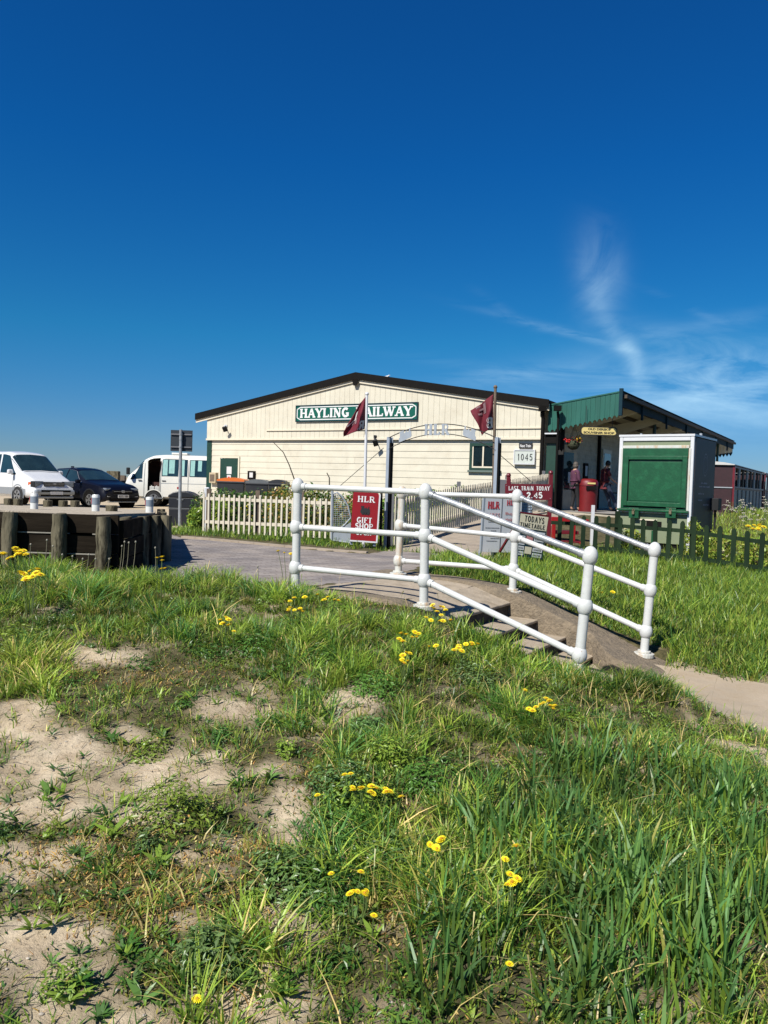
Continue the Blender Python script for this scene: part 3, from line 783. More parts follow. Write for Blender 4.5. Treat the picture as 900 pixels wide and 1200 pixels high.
M_wornrail = mat('worn_bare_handrail', (.36, .38, .40), .42, .3, var=.35, scale=18, bump=.15, dirt=(.75, .75, .72), dirt_amt=.9, dirt_scale=7)
near = thing('stair_railing', 'near white tube railing with three rails, rising left to the grass and paving', 'railing', at(498, 710, 6.6))
FL = rail_post(near, [(349, 570), (347, 617.5), (346, 665)], (346, 693), Y=7.1)
FR = rail_post(near, [(498.5, 577), (498, 627.6), (497, 680)], (496.5, 711), Y=6.6)
LF = rail_post(near, [(691.5, 652), (685.5, 711), (679, 768)], (676, 800), Y=5.86)
rails(near, FL, FR, [M_white] * 3)
rails(near, FR, LF, [M_wornrail, M_white, M_white], .028)
farr = thing('stair_railing', 'far white tube railing beside the lawn, its left post streaked with orange rust', 'railing', at(601, 693, 8.0))
BL = rail_post(farr, [(471, 578), (468.5, 615.5), (467, 657)], (466.5, 673), mt=M_whiterust, Y=8.5)
BR = rail_post(farr, [(606, 582), (603.5, 629), (601.5, 667)], (600.5, 694), Y=8.0)
LB = rail_post(farr, [(767, 645), (762, 692), (757, 740)], (754.5, 767), Y=7.17)
rails(farr, BL, BR, [M_white] * 3)
rails(farr, BR, LB, [M_wornrail, M_white, M_white], .028)

# ---------------------------------------------------------------- timber retaining wall
tw = thing('timber_retaining_wall', 'dark plank wall with round weathered posts holding back the sand', 'retaining wall', (-2.9, 7.8, 0))
def wall_post(x, y, top, r=.074, bot=-.25):
    b = MB(); n = 9; pts = []; rs = []
    for i in range(n + 1):
        t = i / n
        pts.append((x + (random.random() - .5) * .012, y + (random.random() - .5) * .012, bot + (top - bot) * t)); rs.append(r * (1 + (random.random() - .5) * .07) * (1.0 if t < .99 else .9))
    b.tube(pts, rs, 14)
    return b.build('post', M_oldwood, tw, smooth=True)
PLY = 7.86
def planks(p0, p1, zt, rows=4, parent=tw):
    p0 = Vector(p0); p1 = Vector(p1); h = .19
    for k in range(rows):
        z1 = zt - k * (h + .012)
        off = (random.random() - .5) * .02
        b = MB(); a = p0 + Vector((0, 0, z1 - h / 2)); c = p1 + Vector((0, 0, z1 - h / 2))
        d = (c - a).normalized(); nn = Vector((-d.y, d.x, 0)) * off
        b.span(a + nn, c + nn, .045, h)
        b.build('plank', M_darkplank, parent, bevel=.004)
xs_px = [-95, -40, 15, 73, 125]
wp = [((px - 450) / F * 7.78, 7.76) for px in xs_px]
wp = [(x - .02, y) for x, y in wp]
for i, (x, y) in enumerate(wp): wall_post(x, y, .628 + random.uniform(-.012, .01))
planks((-9, PLY, 0), (wp[-1][0] + .12, PLY, 0), .63)
planks((-9, PLY + .03, 0), (-5.0, PLY + .03, 0), .62, 3)
# pale strips painted in for the sunlight on plank edges at the gaps
for zt, x0, x1 in ((.452, -3.75, -2.97), (.452, -3.2, -2.85), (.245, -4.4, -2.9)):
    b = MB(); b.span((x0, PLY - .028, zt - .02), (x1, PLY - .028, zt - .02), .012, .012); b.build('edge_strip', M_sunlitedge, tw)
side = [(-2.79, 8.3), (-2.78, 8.85), (-2.77, 9.3), (-2.76, 9.72)]
for i, (x, y) in enumerate(side): wall_post(x, y, .60 + random.uniform(-.015, .01) - i * .012)
planks((wp[-1][0] + .14, 7.9, 0), (-2.86, 9.76, 0), .575)
planks((-2.84, 9.78, 0), (-3.80, 12.95, 0), .50)
for t in (.33, .66, 1.0): wall_post(-2.84 - t * .98 + .05, 9.78 + t * 3.2, .50)

# white marker bollards on the bank, low stumps at the back of it
bol_px = [(40, 577, 598, 'leftmost', 'white marker bollard with grey band in front of the white people carrier'), (112, 578, 600, '', 'white marker bollard with grey band in front of the dark blue car'), (175, 581, 603, '', 'white marker bollard with grey band in front of the white camper van')]
for px, py0, py1, _, lab in bol_px:
    Y = 9.9; p = at(px, py1, Y); p.z = float(bank_z(p.x, p.y)); top = at(px, py0, Y).z
    t = thing('marker_bollard', lab, 'bollard', p, 'white marker bollards on the sandy bank')
    h = (top - p.z) * .93; r = .048
    b = MB(); b.tube([p - Vector((0, 0, .05)), p + Vector((0, 0, h * .93)), p + Vector((0, 0, h))], [r, r, r * .8], 20); b.build('body', M_white, t, smooth=True)
    b = MB(); b.tube([p + Vector((0, 0, h * .42)), p + Vector((0, 0, h * .82))], r + .003, 20); b.build('reflective_band', M_reflect, t, smooth=True)
    b = MB(); b.box(p + Vector((-r * .93, -.01, h * .62)), (.012, .035, h * .34)); b.build('reflector', M_redplastic, t)
stumps = [(10, 'furthest left'), (21, ''), (56, ''), (74, ''), (88, ''), (131, '')]
slab = ['short timber stump left of the front wheel of the white people carrier', 'short timber stump under the front wheel of the white people carrier', 'short timber stump below the left end of the people carrier bumper', 'short timber stump below the number plate of the people carrier', 'short timber stump between the people carrier and the dark blue car', 'wide timber stump under the number plate of the dark blue car']
for (px, _), lab in zip(stumps, slab):
    wide = px == 131; Y = 13.6 if not wide else 10.4
    p = at(px, 590, Y); p.z = float(bank_z(p.x, p.y)); h = .12 if not wide else .08
    b = MB(); b.tube([p - Vector((0, 0, .1)), p + Vector((0, 0, h * .9)), p + Vector((0, 0, h))], [.075, .08, .07], 12)
    b.build('timber_stump', M_oldwood, smooth=True, label=lab, cat='stump', group='timber stumps on the sandy bank')
# ================================================================ STATION HALL (gable end)
TH = math.radians(29.5)
BN = Vector((math.cos(TH), -math.sin(TH), 0))            # along the gable wall, to the right
BD = Vector((math.sin(TH), math.cos(TH), 0))             # into the building
WR = at(634, 560, 24.0)                                   # right end of the gable wall
def W(px, py, out=0.0):                                   # point of the gable wall seen at px, py
    return onplane(px, py, WR, BD) - BD * out
WZ0 = -.05
hall = thing('railway_hall', 'cream boarded railway hall with wide low gable and black barge boards', 'building', (W(440, 600).x, W(440, 600).y, WZ0))
pl, pr = W(243, 560), W(634, 560)
WLEN = (Vector((pr.x, pr.y, 0)) - Vector((pl.x, pl.y, 0))).length
def wu(p): return (Vector((p.x, p.y, 0)) - Vector((pl.x, pl.y, 0))).dot(BN)
def wp3(u, z, out=0.0): return Vector((pl.x, pl.y, 0)) + BN * u - BD * out + Vector((0, 0, z))
zsplit = (W(245, 514).z + W(630, 513).z) / 2
apx = W(420, 440); ua = wu(apx)
zl, zr, za = W(243, 490).z, W(632, 478).z, W(420, 446).z
def roofz(u): return zl + (za - zl) * u / ua if u < ua else za + (zr - za) * (u - ua) / (WLEN - ua)
# core of the building behind the cladding
b = MB(); b.prism([wp3(.02, WZ0, -.05), wp3(WLEN - .02, WZ0, -.05), wp3(WLEN - .02, zr - .03, -.05), wp3(ua, za - .03, -.05), wp3(.02, zl - .03, -.05)], BD * 16)
b.build('wall', M_cream, hall)
# lapped horizontal boards below
b = MB(); bh = .225; z = WZ0
while z < zsplit - .1:
    z1 = min(z + bh, zsplit - .07)
    cuts = [.12] + sorted(random.uniform(1, WLEN - 1) for _ in range(2)) + [WLEN]
    for ua0, ub0 in zip(cuts, cuts[1:]):
        oj = random.uniform(-.002, .002)
        A = [wp3(ua0 + .004, z, .018 + oj), wp3(ub0, z, .018 + oj), wp3(ub0, z1 + .012, .006 + oj), wp3(ua0 + .004, z1 + .012, .006 + oj)]
        b.add(A + [wp3(ua0 + .004, z, -.04), wp3(ub0, z, -.04), wp3(ub0, z1 + .012, -.04), wp3(ua0 + .004, z1 + .012, -.04)], [(0, 1, 2, 3), (0, 4, 5, 1), (1, 5, 6, 2), (3, 2, 6, 7), (0, 3, 7, 4)])
    z += bh
b.build('lapped_boarding', M_cream, hall)
# upright boards in the gable, standing a little proud
b = MB(); nb = 66; bw = WLEN / nb
for i in range(nb):
    u0 = i * bw + .003; u1 = (i + 1) * bw - .004
    zt = zsplit + .0
    A = [wp3(u0, zt, .085), wp3(u1, zt, .085), wp3(u1, roofz(u1), .085), wp3(u0, roofz(u0), .085)]
    if u0 < ua < u1: A = [wp3(u0, zt, .085), wp3(u1, zt, .085), wp3(u1, roofz(u1), .085), wp3(ua, za, .085), wp3(u0, roofz(u0), .085)]
    b.prism(A, BD * .03)
b.prism([wp3(0, zsplit, .07), wp3(WLEN, zsplit, .07), wp3(WLEN, zr, .07), wp3(ua, za, .07), wp3(0, zl, .07)], BD * .1)
b.build('gable_boarding', M_cream, hall)
b = MB(); b.span(wp3(-.02, zsplit - .03, .10), wp3(WLEN + .02, zsplit - .03, .10), .03, .07); b.build('drip_board', M_creamtrim, hall)
b = MB(); b.span(wp3(3.0, zsplit + .30, .105), wp3(WLEN, zsplit + .30, .105), .04, .045); b.build('conduit', M_creamtrim, hall)
# roof, barge boards, cream rake trim
ov = .55
def rp(u, dz, out): return wp3(u, roofz(min(max(u, 0), WLEN)) + dz + (0 if 0 <= u <= WLEN else (roofz(.0) - roofz(.5)) / .5 * 0), out)
kl = (za - zl) / ua; kr = (za - zr) / (WLEN - ua)
EL = Vector(wp3(-ov, zl - kl * ov, 0)); ER = Vector(wp3(WLEN + .22, zr - kr * .22, 0)); AP = Vector(wp3(ua, za, 0))
for nm, P0, P1 in (('left', EL, AP), ('right', AP, ER)):
    b = MB()
    o0 = P0 - BD * .17 + Vector((0, 0, .16)); o1 = P1 - BD * .17 + Vector((0, 0, .16))
    b.prism([o0, o1, o1 + Vector((0, 0, .09)), o0 + Vector((0, 0, .09))], BD * 17)
    b.build('roof', M_roof, hall)
    b = MB(); o0 = P0 - BD * .20 + Vector((0, 0, .0)); o1 = P1 - BD * .20 + Vector((0, 0, .0))
    b.prism([o0 + Vector((0, 0, .02)), o1 + Vector((0, 0, .02)), o1 + Vector((0, 0, .27)), o0 + Vector((0, 0, .27))], BD * .03)
    b.build('barge_board', M_black, hall)
    b = MB(); o0 = P0 - BD * .14 + Vector((0, 0, -.02)); o1 = P1 - BD * .14 + Vector((0, 0, -.02))
    b.prism([o0 - Vector((0, 0, .07)), o1 - Vector((0, 0, .05)), o1 + Vector((0, 0, .16)), o0 + Vector((0, 0, .16))], BD * .04)
    b.build('rake_trim', M_creamtrim, hall)
b = MB(); b.prism([AP - BD * .22 + BN * -.13 + Vector((0, 0, .0)), AP - BD * .22 + BN * .13 + Vector((0, 0, .0)), AP - BD * .22 + BN * .06 - Vector((0, 0, .2)), AP - BD * .22 + BN * -.06 - Vector((0, 0, .2))], BD * .03)
b.build('apex_finial', M_black, hall)
# left corner board
b = MB(); b.prism([wp3(-.03, WZ0, .03), wp3(.22, WZ0, .03), wp3(.22, zsplit - .07, .03), wp3(-.03, zsplit - .07, .03)], BD * .14); b.build('corner_board', M_dkgreen, hall)
# little green door with notices
def rect_on(x0, y0, x1, y1, out, th, sh=0):
    a = W(x0, y1); c = W(x1, y0); u0, u1 = wu(a), wu(c); z0, z1 = min(a.z, c.z), max(a.z, c.z)
    return u0, u1, z0, z1
def slab(u0, u1, z0, z1, out, th):
    b = MB(); b.prism([wp3(u0, z0, out), wp3(u1, z0, out), wp3(u1, z1, out), wp3(u0, z1, out)], BD * th); return b
u0, u1, z1 = wu(W(259, 560)), wu(W(279.5, 560)), W(269, 537).z
d = slab(u0, u1, WZ0 + .25, z1, .045, .04).build('door', M_dkgreen, hall)
fr = MB()
for a_, b_, c_, d_ in ((u0 - .07, u0 - .005, WZ0 + .25, z1 + .07), (u1 + .005, u1 + .07, WZ0 + .25, z1 + .07), (u0 - .004, u1 + .004, z1 + .004, z1 + .07)):
    fr.prism([wp3(a_, c_, .06), wp3(b_, c_, .06), wp3(b_, d_, .06), wp3(a_, d_, .06)], BD * .08)
fr.build('door_frame', M_creamtrim, d)
um = (u0 + u1) / 2
slab(um - .12, um + .13, z1 - .62, z1 - .33, .052, .006).build('notice', M_poster, d)
n2 = slab(um - .1, um + .1, z1 - .92, z1 - .66, .052, .006).build('warning_notice', M_poster, d)
slab(um - .045, um + .045, z1 - .86, z1 - .72, .055, .002).build('warning_mark', M_redink, n2)
# window with dark green frame
u0, u1 = wu(W(551, 535)), wu(W(587, 535)); z1, z0 = W(569, 519.5).z, W(569, 551).z
wd = MB()
for a_, b_, c_, d_ in ((u0, u0 + .09, z0, z1), (u1 - .09, u1, z0, z1), (u0 + .09, u1 - .09, z1 - .09, z1), (u0 + .09, u1 - .09, z0, z0 + .07)):
    wd.prism([wp3(a_, c_, .07), wp3(b_, c_, .07), wp3(b_, d_, .07), wp3(a_, d_, .07)], BD * .09)
wd = wd.build('window', M_dkgreen, hall)
slab(u0 + .09, u1 - .09, z0 + .07, z1 - .09, .02, .01).build('blind', M_windowin, wd)
b = MB()
for a_, b_, c_, d_ in ((u0 + .09, u1 - .09, z0 + .07, z0 + .12), (u0 + .09, u0 + .13, z0 + .12, z1 - .09), (u1 - .62, u1 - .57, z0 + .12, z1 - .09)):
    b.prism([wp3(a_, c_, .05), wp3(b_, c_, .05), wp3(b_, d_, .05), wp3(a_, d_, .05)], BD * .02)
b.build('sash', M_creamtrim, wd)
slab(u0 + .09, u1 - .09, z0 + .07, z1 - .09, .035, .005).build('pane', G_clear, wd)
b = MB(); b.prism([wp3(u0 - .04, z0 - .07, .11), wp3(u1 + .04, z0 - .07, .11), wp3(u1 + .04, z0 - .005, .09), wp3(u0 - .04, z0 - .005, .09)], BD * .06); b.build('sill', M_dkgreen, wd)
# floodlights on the gable
def floodlight(px, py, lab, drop):
    p = W(px, py); p = wp3(wu(p), p.z, .1)
    t = thing('floodlight', lab, 'floodlight', p)
    b = MB(); b.box(p - BD * .02, (.1, .06, .1)); b.tube([p - BD * .04, p - BD * .16 + BN * .04, p - BD * .2 + BN * .12 - Vector((0, 0, drop * .5))], .018, 8); b.build('bracket', M_whiteboard if drop < .2 else M_darkplastic, t)
    R = Matrix.Rotation(math.radians(35), 3, BN)
    b = MB(); b.box(p - BD * .22 + BN * .14 - Vector((0, 0, drop * .75)), (.17, .1, .14 + drop * .3), R); b.build('lamp_housing', M_darkplastic, t, bevel=.01)
floodlight(267, 499.5, 'small floodlight high on the left of the cream gable', .18)
floodlight(441.5, 512, 'small floodlight hanging below the name sign in the middle of the gable', .3)
# meter box and poster case
u0 = wu(W(248.5, 555)); u1 = wu(W(256, 555)); z0, z1 = W(252, 566).z, W(252, 554).z
b = slab(u0, u1, z0, z1, .17, .16).build('meter_box', M_metalbox, bevel=.01, label='cream meter box on the wall left of the small green door', cat='meter box')
slab(u0 + .05, u1 - .05, z0 + .06, z1 - .07, .176, .005).build('cover', M_brownpost, b)
u0 = wu(W(292, 555)); u1 = wu(W(300, 555)); z0, z1 = W(296, 562).z, W(296, 552).z
b = slab(u0, u1, z0, z1, .1, .09).build('notice_case', M_black, label='small black notice case on the wall behind the grey wheelie bins', cat='notice case')
slab(u0 + .1, u1 - .07, z0 + .08, z1 - .06, .105, .004).build('poster', M_poster, b)
# ---- name sign
u0, u1 = wu(W(349, 485)), wu(W(491.8, 483)); z0 = (W(349, 494.3).z + W(491.5, 493).z) / 2; z1 = (W(349, 475).z + W(492, 472.2).z) / 2
sg = thing('name_sign', 'long green enamel name sign with white serif capitals high on the cream gable', 'sign', wp3((u0 + u1) / 2, z0, .12))
slab(u0, u1, z0, z1, .135, .045).build('board', M_sign_green, sg)
b = MB(); t_ = .045
for a_, b_, c_, d_ in ((u0, u1, z1 - .035, z1), (u0, u1, z0, z0 + .035), (u0, u0 + .035, z0 + .036, z1 - .036), (u1 - .035, u1, z0 + .036, z1 - .036)):
    b.prism([wp3(a_, c_, .15), wp3(b_, c_, .15), wp3(b_, d_, .15), wp3(a_, d_, .15)], BD * .03)
b.build('frame', M_navy, sg)
b = MB(); i_ = .075; c5 = .14
ring = [(u0 + i_ + c5, z0 + i_), (u1 - i_ - c5, z0 + i_), (u1 - i_, z0 + i_ + c5 * .55), (u1 - i_, z1 - i_ - c5 * .55), (u1 - i_ - c5, z1 - i_), (u0 + i_ + c5, z1 - i_), (u0 + i_, z1 - i_ - c5 * .55), (u0 + i_, z0 + i_ + c5 * .55)]
for k in range(8):
    p, q = ring[k], ring[(k + 1) % 8]
    b.span(wp3(p[0], p[1], .137), wp3(q[0], q[1], .137), .008, .035, up=Vector((0, 0, 1)) if abs(q[0] - p[0]) > .01 else BN)
b.build('border_line', M_lettering, sg)
b = MB(); hh = z1 - z0
letters(b, 'HAYLING RAILWAY', wp3(u0 + .2, z0 + hh * .25, .138), BN, (0, 0, 1), hh * .52, (u1 - u0) - .40, th=.27, tl=.15, serif=.17, depth=.012)
b.build('lettering', M_lettering, sg)
# ---- next train clock sign
u0, u1 = wu(W(604.5, 535)), wu(W(627, 535)); z0, z1 = W(615, 543.3).z, W(615, 528.2).z
ck = thing('train_time_display', 'white framed display reading 1045 on the right end of the cream wall', 'sign', wp3((u0 + u1) / 2, z0, .1))
slab(u0, u1, z0, z1, .11, .09).build('board', mat('pale_green_display', (.60, .64, .58), .4, var=.03), ck, bevel=.01)
b = MB()
for a_, b_, c_, d_ in ((u0 - .03, u1 + .03, z1, z1 + .03), (u0 - .03, u1 + .03, z0 - .03, z0), (u0 - .03, u0, z0, z1), (u1, u1 + .03, z0, z1)):
    b.prism([wp3(a_, c_, .13), wp3(b_, c_, .13), wp3(b_, d_, .13), wp3(a_, d_, .13)], BD * .11)
b.build('frame', M_whiteboard, ck)
b = MB(); letters(b, '1045', wp3(u0 + .1, z0 + .1, .115), BN, (0, 0, 1), (z1 - z0) * .5, (u1 - u0) * .78, th=.13, serif=0, gap=.22); b.build('digits', M_blackink, ck)
def text_mesh(body, height, m, parent, org, ux, uz=Vector((0, 0, 1)), width=None, depth=.002, bold=0.0, center=True):
    cu = bpy.data.curves.new('text', 'FONT'); cu.body = body; cu.size = 1; cu.extrude = 0; cu.offset = bold
    to = bpy.data.objects.new('text', cu); COL.objects.link(to)
    bpy.context.view_layer.update()
    dg = bpy.context.evaluated_depsgraph_get()
    me = bpy.data.meshes.new_from_object(to.evaluated_get(dg))
    bpy.data.objects.remove(to)
    co = np.array([v.co[:] for v in me.vertices]); lo, hi = co.min(0), co.max(0)
    sy = height / (hi[1] - lo[1]); sx = sy if width is None else width / (hi[0] - lo[0])
    ux = Vector(ux).normalized(); un = ux.cross(uz)
    mb = MB(); vs = []
    for c in co:
        x = (c[0] - ((lo[0] + hi[0]) / 2 if center else lo[0])) * sx; y = (c[1] - lo[1]) * sy
        vs.append(Vector(org) + ux * x + uz * y + un * depth)
    mb.add(vs, [tuple(p.vertices) for p in me.polygons])
    bpy.data.meshes.remove(me)
    return mb.build('lettering', m, parent, fixn=False)
u0, u1 = wu(W(609, 522)), wu(W(624.5, 522)); z0, z1 = W(616, 525.6).z, W(616, 519.4).z
nt_ = slab(u0, u1, z0, z1, .07, .05).build('next_train_plate', M_blackink, label='small black plate reading Next Train above the 1045 display', cat='sign')
text_mesh('Next Train', (z1 - z0) * .55, M_lettering, nt_, wp3((u0 + u1) / 2, z0 + (z1 - z0) * .22, .07), BN, width=(u1 - u0) * .82, depth=.006, bold=.015)
# gull on the roof
GS = .42
g = wp3(wu(W(455, 441)), 0, .1); g.z = roofz(wu(g)) + .20
def shr(b):
    b.v = [g + (v - g) * GS for v in b.v]; return b
gl = thing('gull', 'white gull standing on the black roof edge right of the gable apex', 'gull', g)
b = MB(); R = Matrix.Rotation(math.radians(-12), 3, BD)
b.ball(g + Vector((0, 0, .17)), .2, .085, .085, 14, 10, R); b.ball(g + BN * .19 + Vector((0, 0, .26)), .06, .055, .055); b.tube([g + BN * .11 + Vector((0, 0, .19)), g + BN * .18 + Vector((0, 0, .25))], [.07, .05], 10); b.tube([g - BN * .15 + Vector((0, 0, .15)), g - BN * .3 + Vector((0, 0, .12))], [.06, .02], 8)
gb = shr(b).build('body', M_gull, gl, smooth=True)
b = MB(); b.tube([g + BN * .24 + Vector((0, 0, .26)), g + BN * .31 + Vector((0, 0, .25))], [.018, .006], 8); shr(b).build('beak', M_beak, gl)
b = MB(); b.ball(g - BN * .05 + Vector((0, 0, .2)), .19, .092, .05, 12, 8, R); shr(b).build('wing', M_gullback, gl, smooth=True)
for q in (-.025, .025):
    b = MB(); b.tube([g + BN * .02 + BD * q, g + BN * .02 + BD * q + Vector((0, 0, .1))], .008, 6); shr(b).build('leg', M_beak, gl)

# ---- dark link between the hall and the shop: downpipes, recess and green panel
lk = thing('link_porch', 'narrow dark recessed porch with green door between the hall and the souvenir shop', 'porch', (WR.x + .1, WR.y, 0))
R0 = wp3(WLEN, 0, 0)
def lp(u, z, out): return R0 + BN * u - BD * out + Vector((0, 0, z))
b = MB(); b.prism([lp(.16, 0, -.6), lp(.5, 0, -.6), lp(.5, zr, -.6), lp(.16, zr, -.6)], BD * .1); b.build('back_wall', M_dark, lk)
b = MB(); b.prism([lp(.15, .1, .03), lp(.47, .1, .03), lp(.47, 2.7, .03), lp(.15, 2.7, .03)], BD * .05); b.build('door', M_dkgreen, lk)
b = MB(); b.span(lp(.12, 2.76, .08), lp(.5, 2.76, .08), .2, .04); b.build('shelf', M_whiteboard, lk)
b = MB(); b.span(lp(.12, 2.60, .05), lp(.5, 2.60, .05), .1, .26); b.build('lintel', M_black, lk)
for u_, r_ in ((.04, .06), (.52, .04)):
    b = MB(); b.tube([lp(u_, 0, .14), lp(u_, zr - .35, .14), lp(u_, zr - .15, .22)], r_, 12); b.box(lp(u_, zr - .05, .25), (.2, .2, .16)); b.build('downpipe', M_black, lk)

# ================================================================ SHOP WING AND CANOPY
TP = math.radians(32)
PN = Vector((math.cos(TP), -math.sin(TP), 0)); PD = Vector((math.sin(TP), math.cos(TP), 0))
S0 = at(646, 560, 24.15); S0.z = 0
def sp(u, v, z): return S0 + PN * u + PD * v + Vector((0, 0, z))      # u outwards from the shop wall, v along the platform
def pix_v(px, u, z=1.5):
    lo, hi = -2.0, 60.0
    for _ in range(50):
        m_ = (lo + hi) / 2
        if project(*[np.array([c]) for c in sp(u, m_, z)])[0][0] < px: lo = m_
        else: hi = m_
    return lo
shop = thing('souvenir_shop', 'old cream boarded shop wing in the shade of the platform canopy', 'building', sp(-1, 1, 0))
PZ = .37
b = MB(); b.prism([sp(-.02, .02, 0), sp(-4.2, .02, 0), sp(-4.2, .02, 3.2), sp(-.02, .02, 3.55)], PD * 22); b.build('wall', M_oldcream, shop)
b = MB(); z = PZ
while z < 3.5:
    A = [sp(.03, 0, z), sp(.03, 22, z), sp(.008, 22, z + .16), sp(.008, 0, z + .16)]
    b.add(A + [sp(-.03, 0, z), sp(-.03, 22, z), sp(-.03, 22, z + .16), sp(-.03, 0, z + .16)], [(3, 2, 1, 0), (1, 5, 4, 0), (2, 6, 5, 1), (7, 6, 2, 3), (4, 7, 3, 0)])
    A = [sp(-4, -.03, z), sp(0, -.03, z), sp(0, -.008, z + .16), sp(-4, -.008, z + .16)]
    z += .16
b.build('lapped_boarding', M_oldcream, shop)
def wallbox(v0, v1, z0, z1, o0, o1, name, m, parent, bev=0):
    b = MB(); b.prism([sp(o0, v0, z0), sp(o0, v1, z0), sp(o0, v1, z1), sp(o0, v0, z1)], PN * (o1 - o0)); return b.build(name, m, parent, bevel=bev)
# first doorway with open white door, second window
vd0, vd1 = pix_v(654, 0), pix_v(663, 0) - .35
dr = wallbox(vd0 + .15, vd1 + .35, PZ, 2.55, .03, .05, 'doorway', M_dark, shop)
wallbox(vd0 + .06, vd0 + .15, PZ, 2.62, .02, .10, 'jamb', M_creamtrim, dr)
wallbox(vd1 + .35, vd1 + .44, PZ, 2.62, .02, .10, 'jamb', M_creamtrim, dr)
# open door leaf standing out from the wall
lf = MB(); lf.span(sp(.06, vd0 - .05, (PZ + 2.5) / 2), sp(.34, vd0 + .7, (PZ + 2.5) / 2), .045, 2.5 - PZ)
lf = lf.build('door', M_oldcream, shop)
b = MB(); b.span(sp(.11, vd0 + .08, 1.65), sp(.29, vd0 + .56, 1.65), .052, 1.2); b.build('door_pane', M_carglass, lf)
b = MB(); b.span(sp(.2, vd0 + .32, 1.45), sp(.3, vd0 + .6, 1.45), .06, .34); b.build('notice', M_poster, lf)
vw0, vw1 = pix_v(703, 0), pix_v(713, 0)
ww = wallbox(vw0, vw1, 1.3, 2.6, .03, .09, 'window', M_creamtrim, shop)
wallbox(vw0 + .15, vw1 - .15, 1.42, 2.45, .09, .096, 'pane', M_carglass, ww)
wallbox(pix_v(683, 0) - .1, pix_v(686.5, 0), 1.45, 2.0, .03, .08, 'poster_case', M_black, shop)
wallbox(pix_v(683, 0), pix_v(686, 0) - .05, 1.55, 1.9, .081, .085, 'poster', M_poster, shop)
wallbox(pix_v(698, 0), pix_v(698, 0) + .14, PZ, 3.4, .03, .12, 'downpipe', M_black, shop)
wallbox(pix_v(681, 0) - .7, pix_v(681, 0) - .35, 1.5, 1.9, .03, .05, 'small_sign', M_whiteboard, shop)
# platform
pf = MB(); pf.prism([sp(-.01, -.4, PZ), sp(2.3, -.4, PZ), sp(2.3, 60, PZ), sp(-.01, 60, PZ)], (0, 0, -.9)); pf.build('platform', M_platform, kind='structure')
pt = MB(); pt.prism([sp(0, -.38, PZ + .024), sp(2.35, -.45, PZ + .024), sp(2.35, 60, PZ + .024), sp(0, 60, PZ + .024)], (0, 0, -.02)); pt.build('platform_paving', M_platform_top, kind='structure')

# canopy
cz0 = at(644, 475, sp(-.05, -.25, 0).y).z
cornerY = None
uo = 2.37
for _ in range(40):
    q = sp(uo, -.25, 3.9); px_ = project(*[np.array([c]) for c in q])[0][0]
    uo += (727 - px_) * .015
q = sp(uo, -.25, 0); cz1 = at(727, 459.3, q.y).z
cend = pix_v(859, uo, cz1)
print('canopy', cz0, cz1, uo, cend)
can = thing('platform_canopy', 'green platform canopy with toothed timber fascia and cream soffit', 'canopy', sp(uo / 2, 0, PZ))
u_in = -.08
def fz(u): return cz0 + (cz1 - cz0) * (u - u_in) / (uo - u_in)
# front fascia boards with pointed ends
b = MB(); nbd = 15; du = (uo - u_in) / nbd
for i in range(nbd):
    a0 = u_in + i * du + .002; a1 = u_in + (i + 1) * du - .004
    bot = lambda u: fz(u) - (.78 - .12 * (u - u_in) / (uo - u_in))
    b.prism([sp(a0, -.25, fz(a0)), sp(a1, -.25, fz(a1)), sp(a1, -.25, bot(a1)), sp(a0 + (a1 - a0) * .75, -.25, bot(a1) - .02), sp(a0 + (a1 - a0) * .5, -.25, bot(a0) - .07), sp(a0 + (a1 - a0) * .25, -.25, bot(a0) - .02), sp(a0, -.25, bot(a0))], PD * .025)
b.build('front_fascia', M_teal, can)
b = MB(); b.prism([sp(u_in, -.27, fz(u_in) + .03), sp(uo, -.27, fz(uo) + .03), sp(uo, -.27, fz(uo) - .01), sp(u_in, -.27, fz(u_in) - .01)], PD * .06); b.build('fascia_cap', M_teal, can)
b = MB(); b.box(sp(uo + .03, -.26, fz(uo) - .30), (.1, .1, .8), Matrix.Rotation(-TP, 3, 'Z')); b.build('corner_post', M_navy, can)
# side fascia
b = MB(); b.prism([sp(uo + .01, -.2, fz(uo)), sp(uo + .01, cend, fz(uo)), sp(uo + .01, cend, fz(uo) - .42), sp(uo + .01, -.2, fz(uo) - .42)], PN * .03); b.build('side_fascia', M_navy, can)
b = MB(); b.prism([sp(uo - .02, -.2, fz(uo) + .035), sp(uo + .08, -.2, fz(uo) + .035), sp(uo + .08, cend + .02, fz(uo) + .035), sp(uo - .02, cend + .02, fz(uo) + .035)], (0, 0, -.03)); b.build('side_cap', M_navy, can)
# roof sheet
b = MB(); b.prism([sp(u_in, -.2, fz(u_in) - .03), sp(uo - .03, -.2, fz(uo) - .035), sp(uo - .03, -.2, fz(uo) - .085), sp(u_in, -.2, fz(u_in) - .08)], PD * (cend + .2)); b.build('roof', M_ceiling, can)
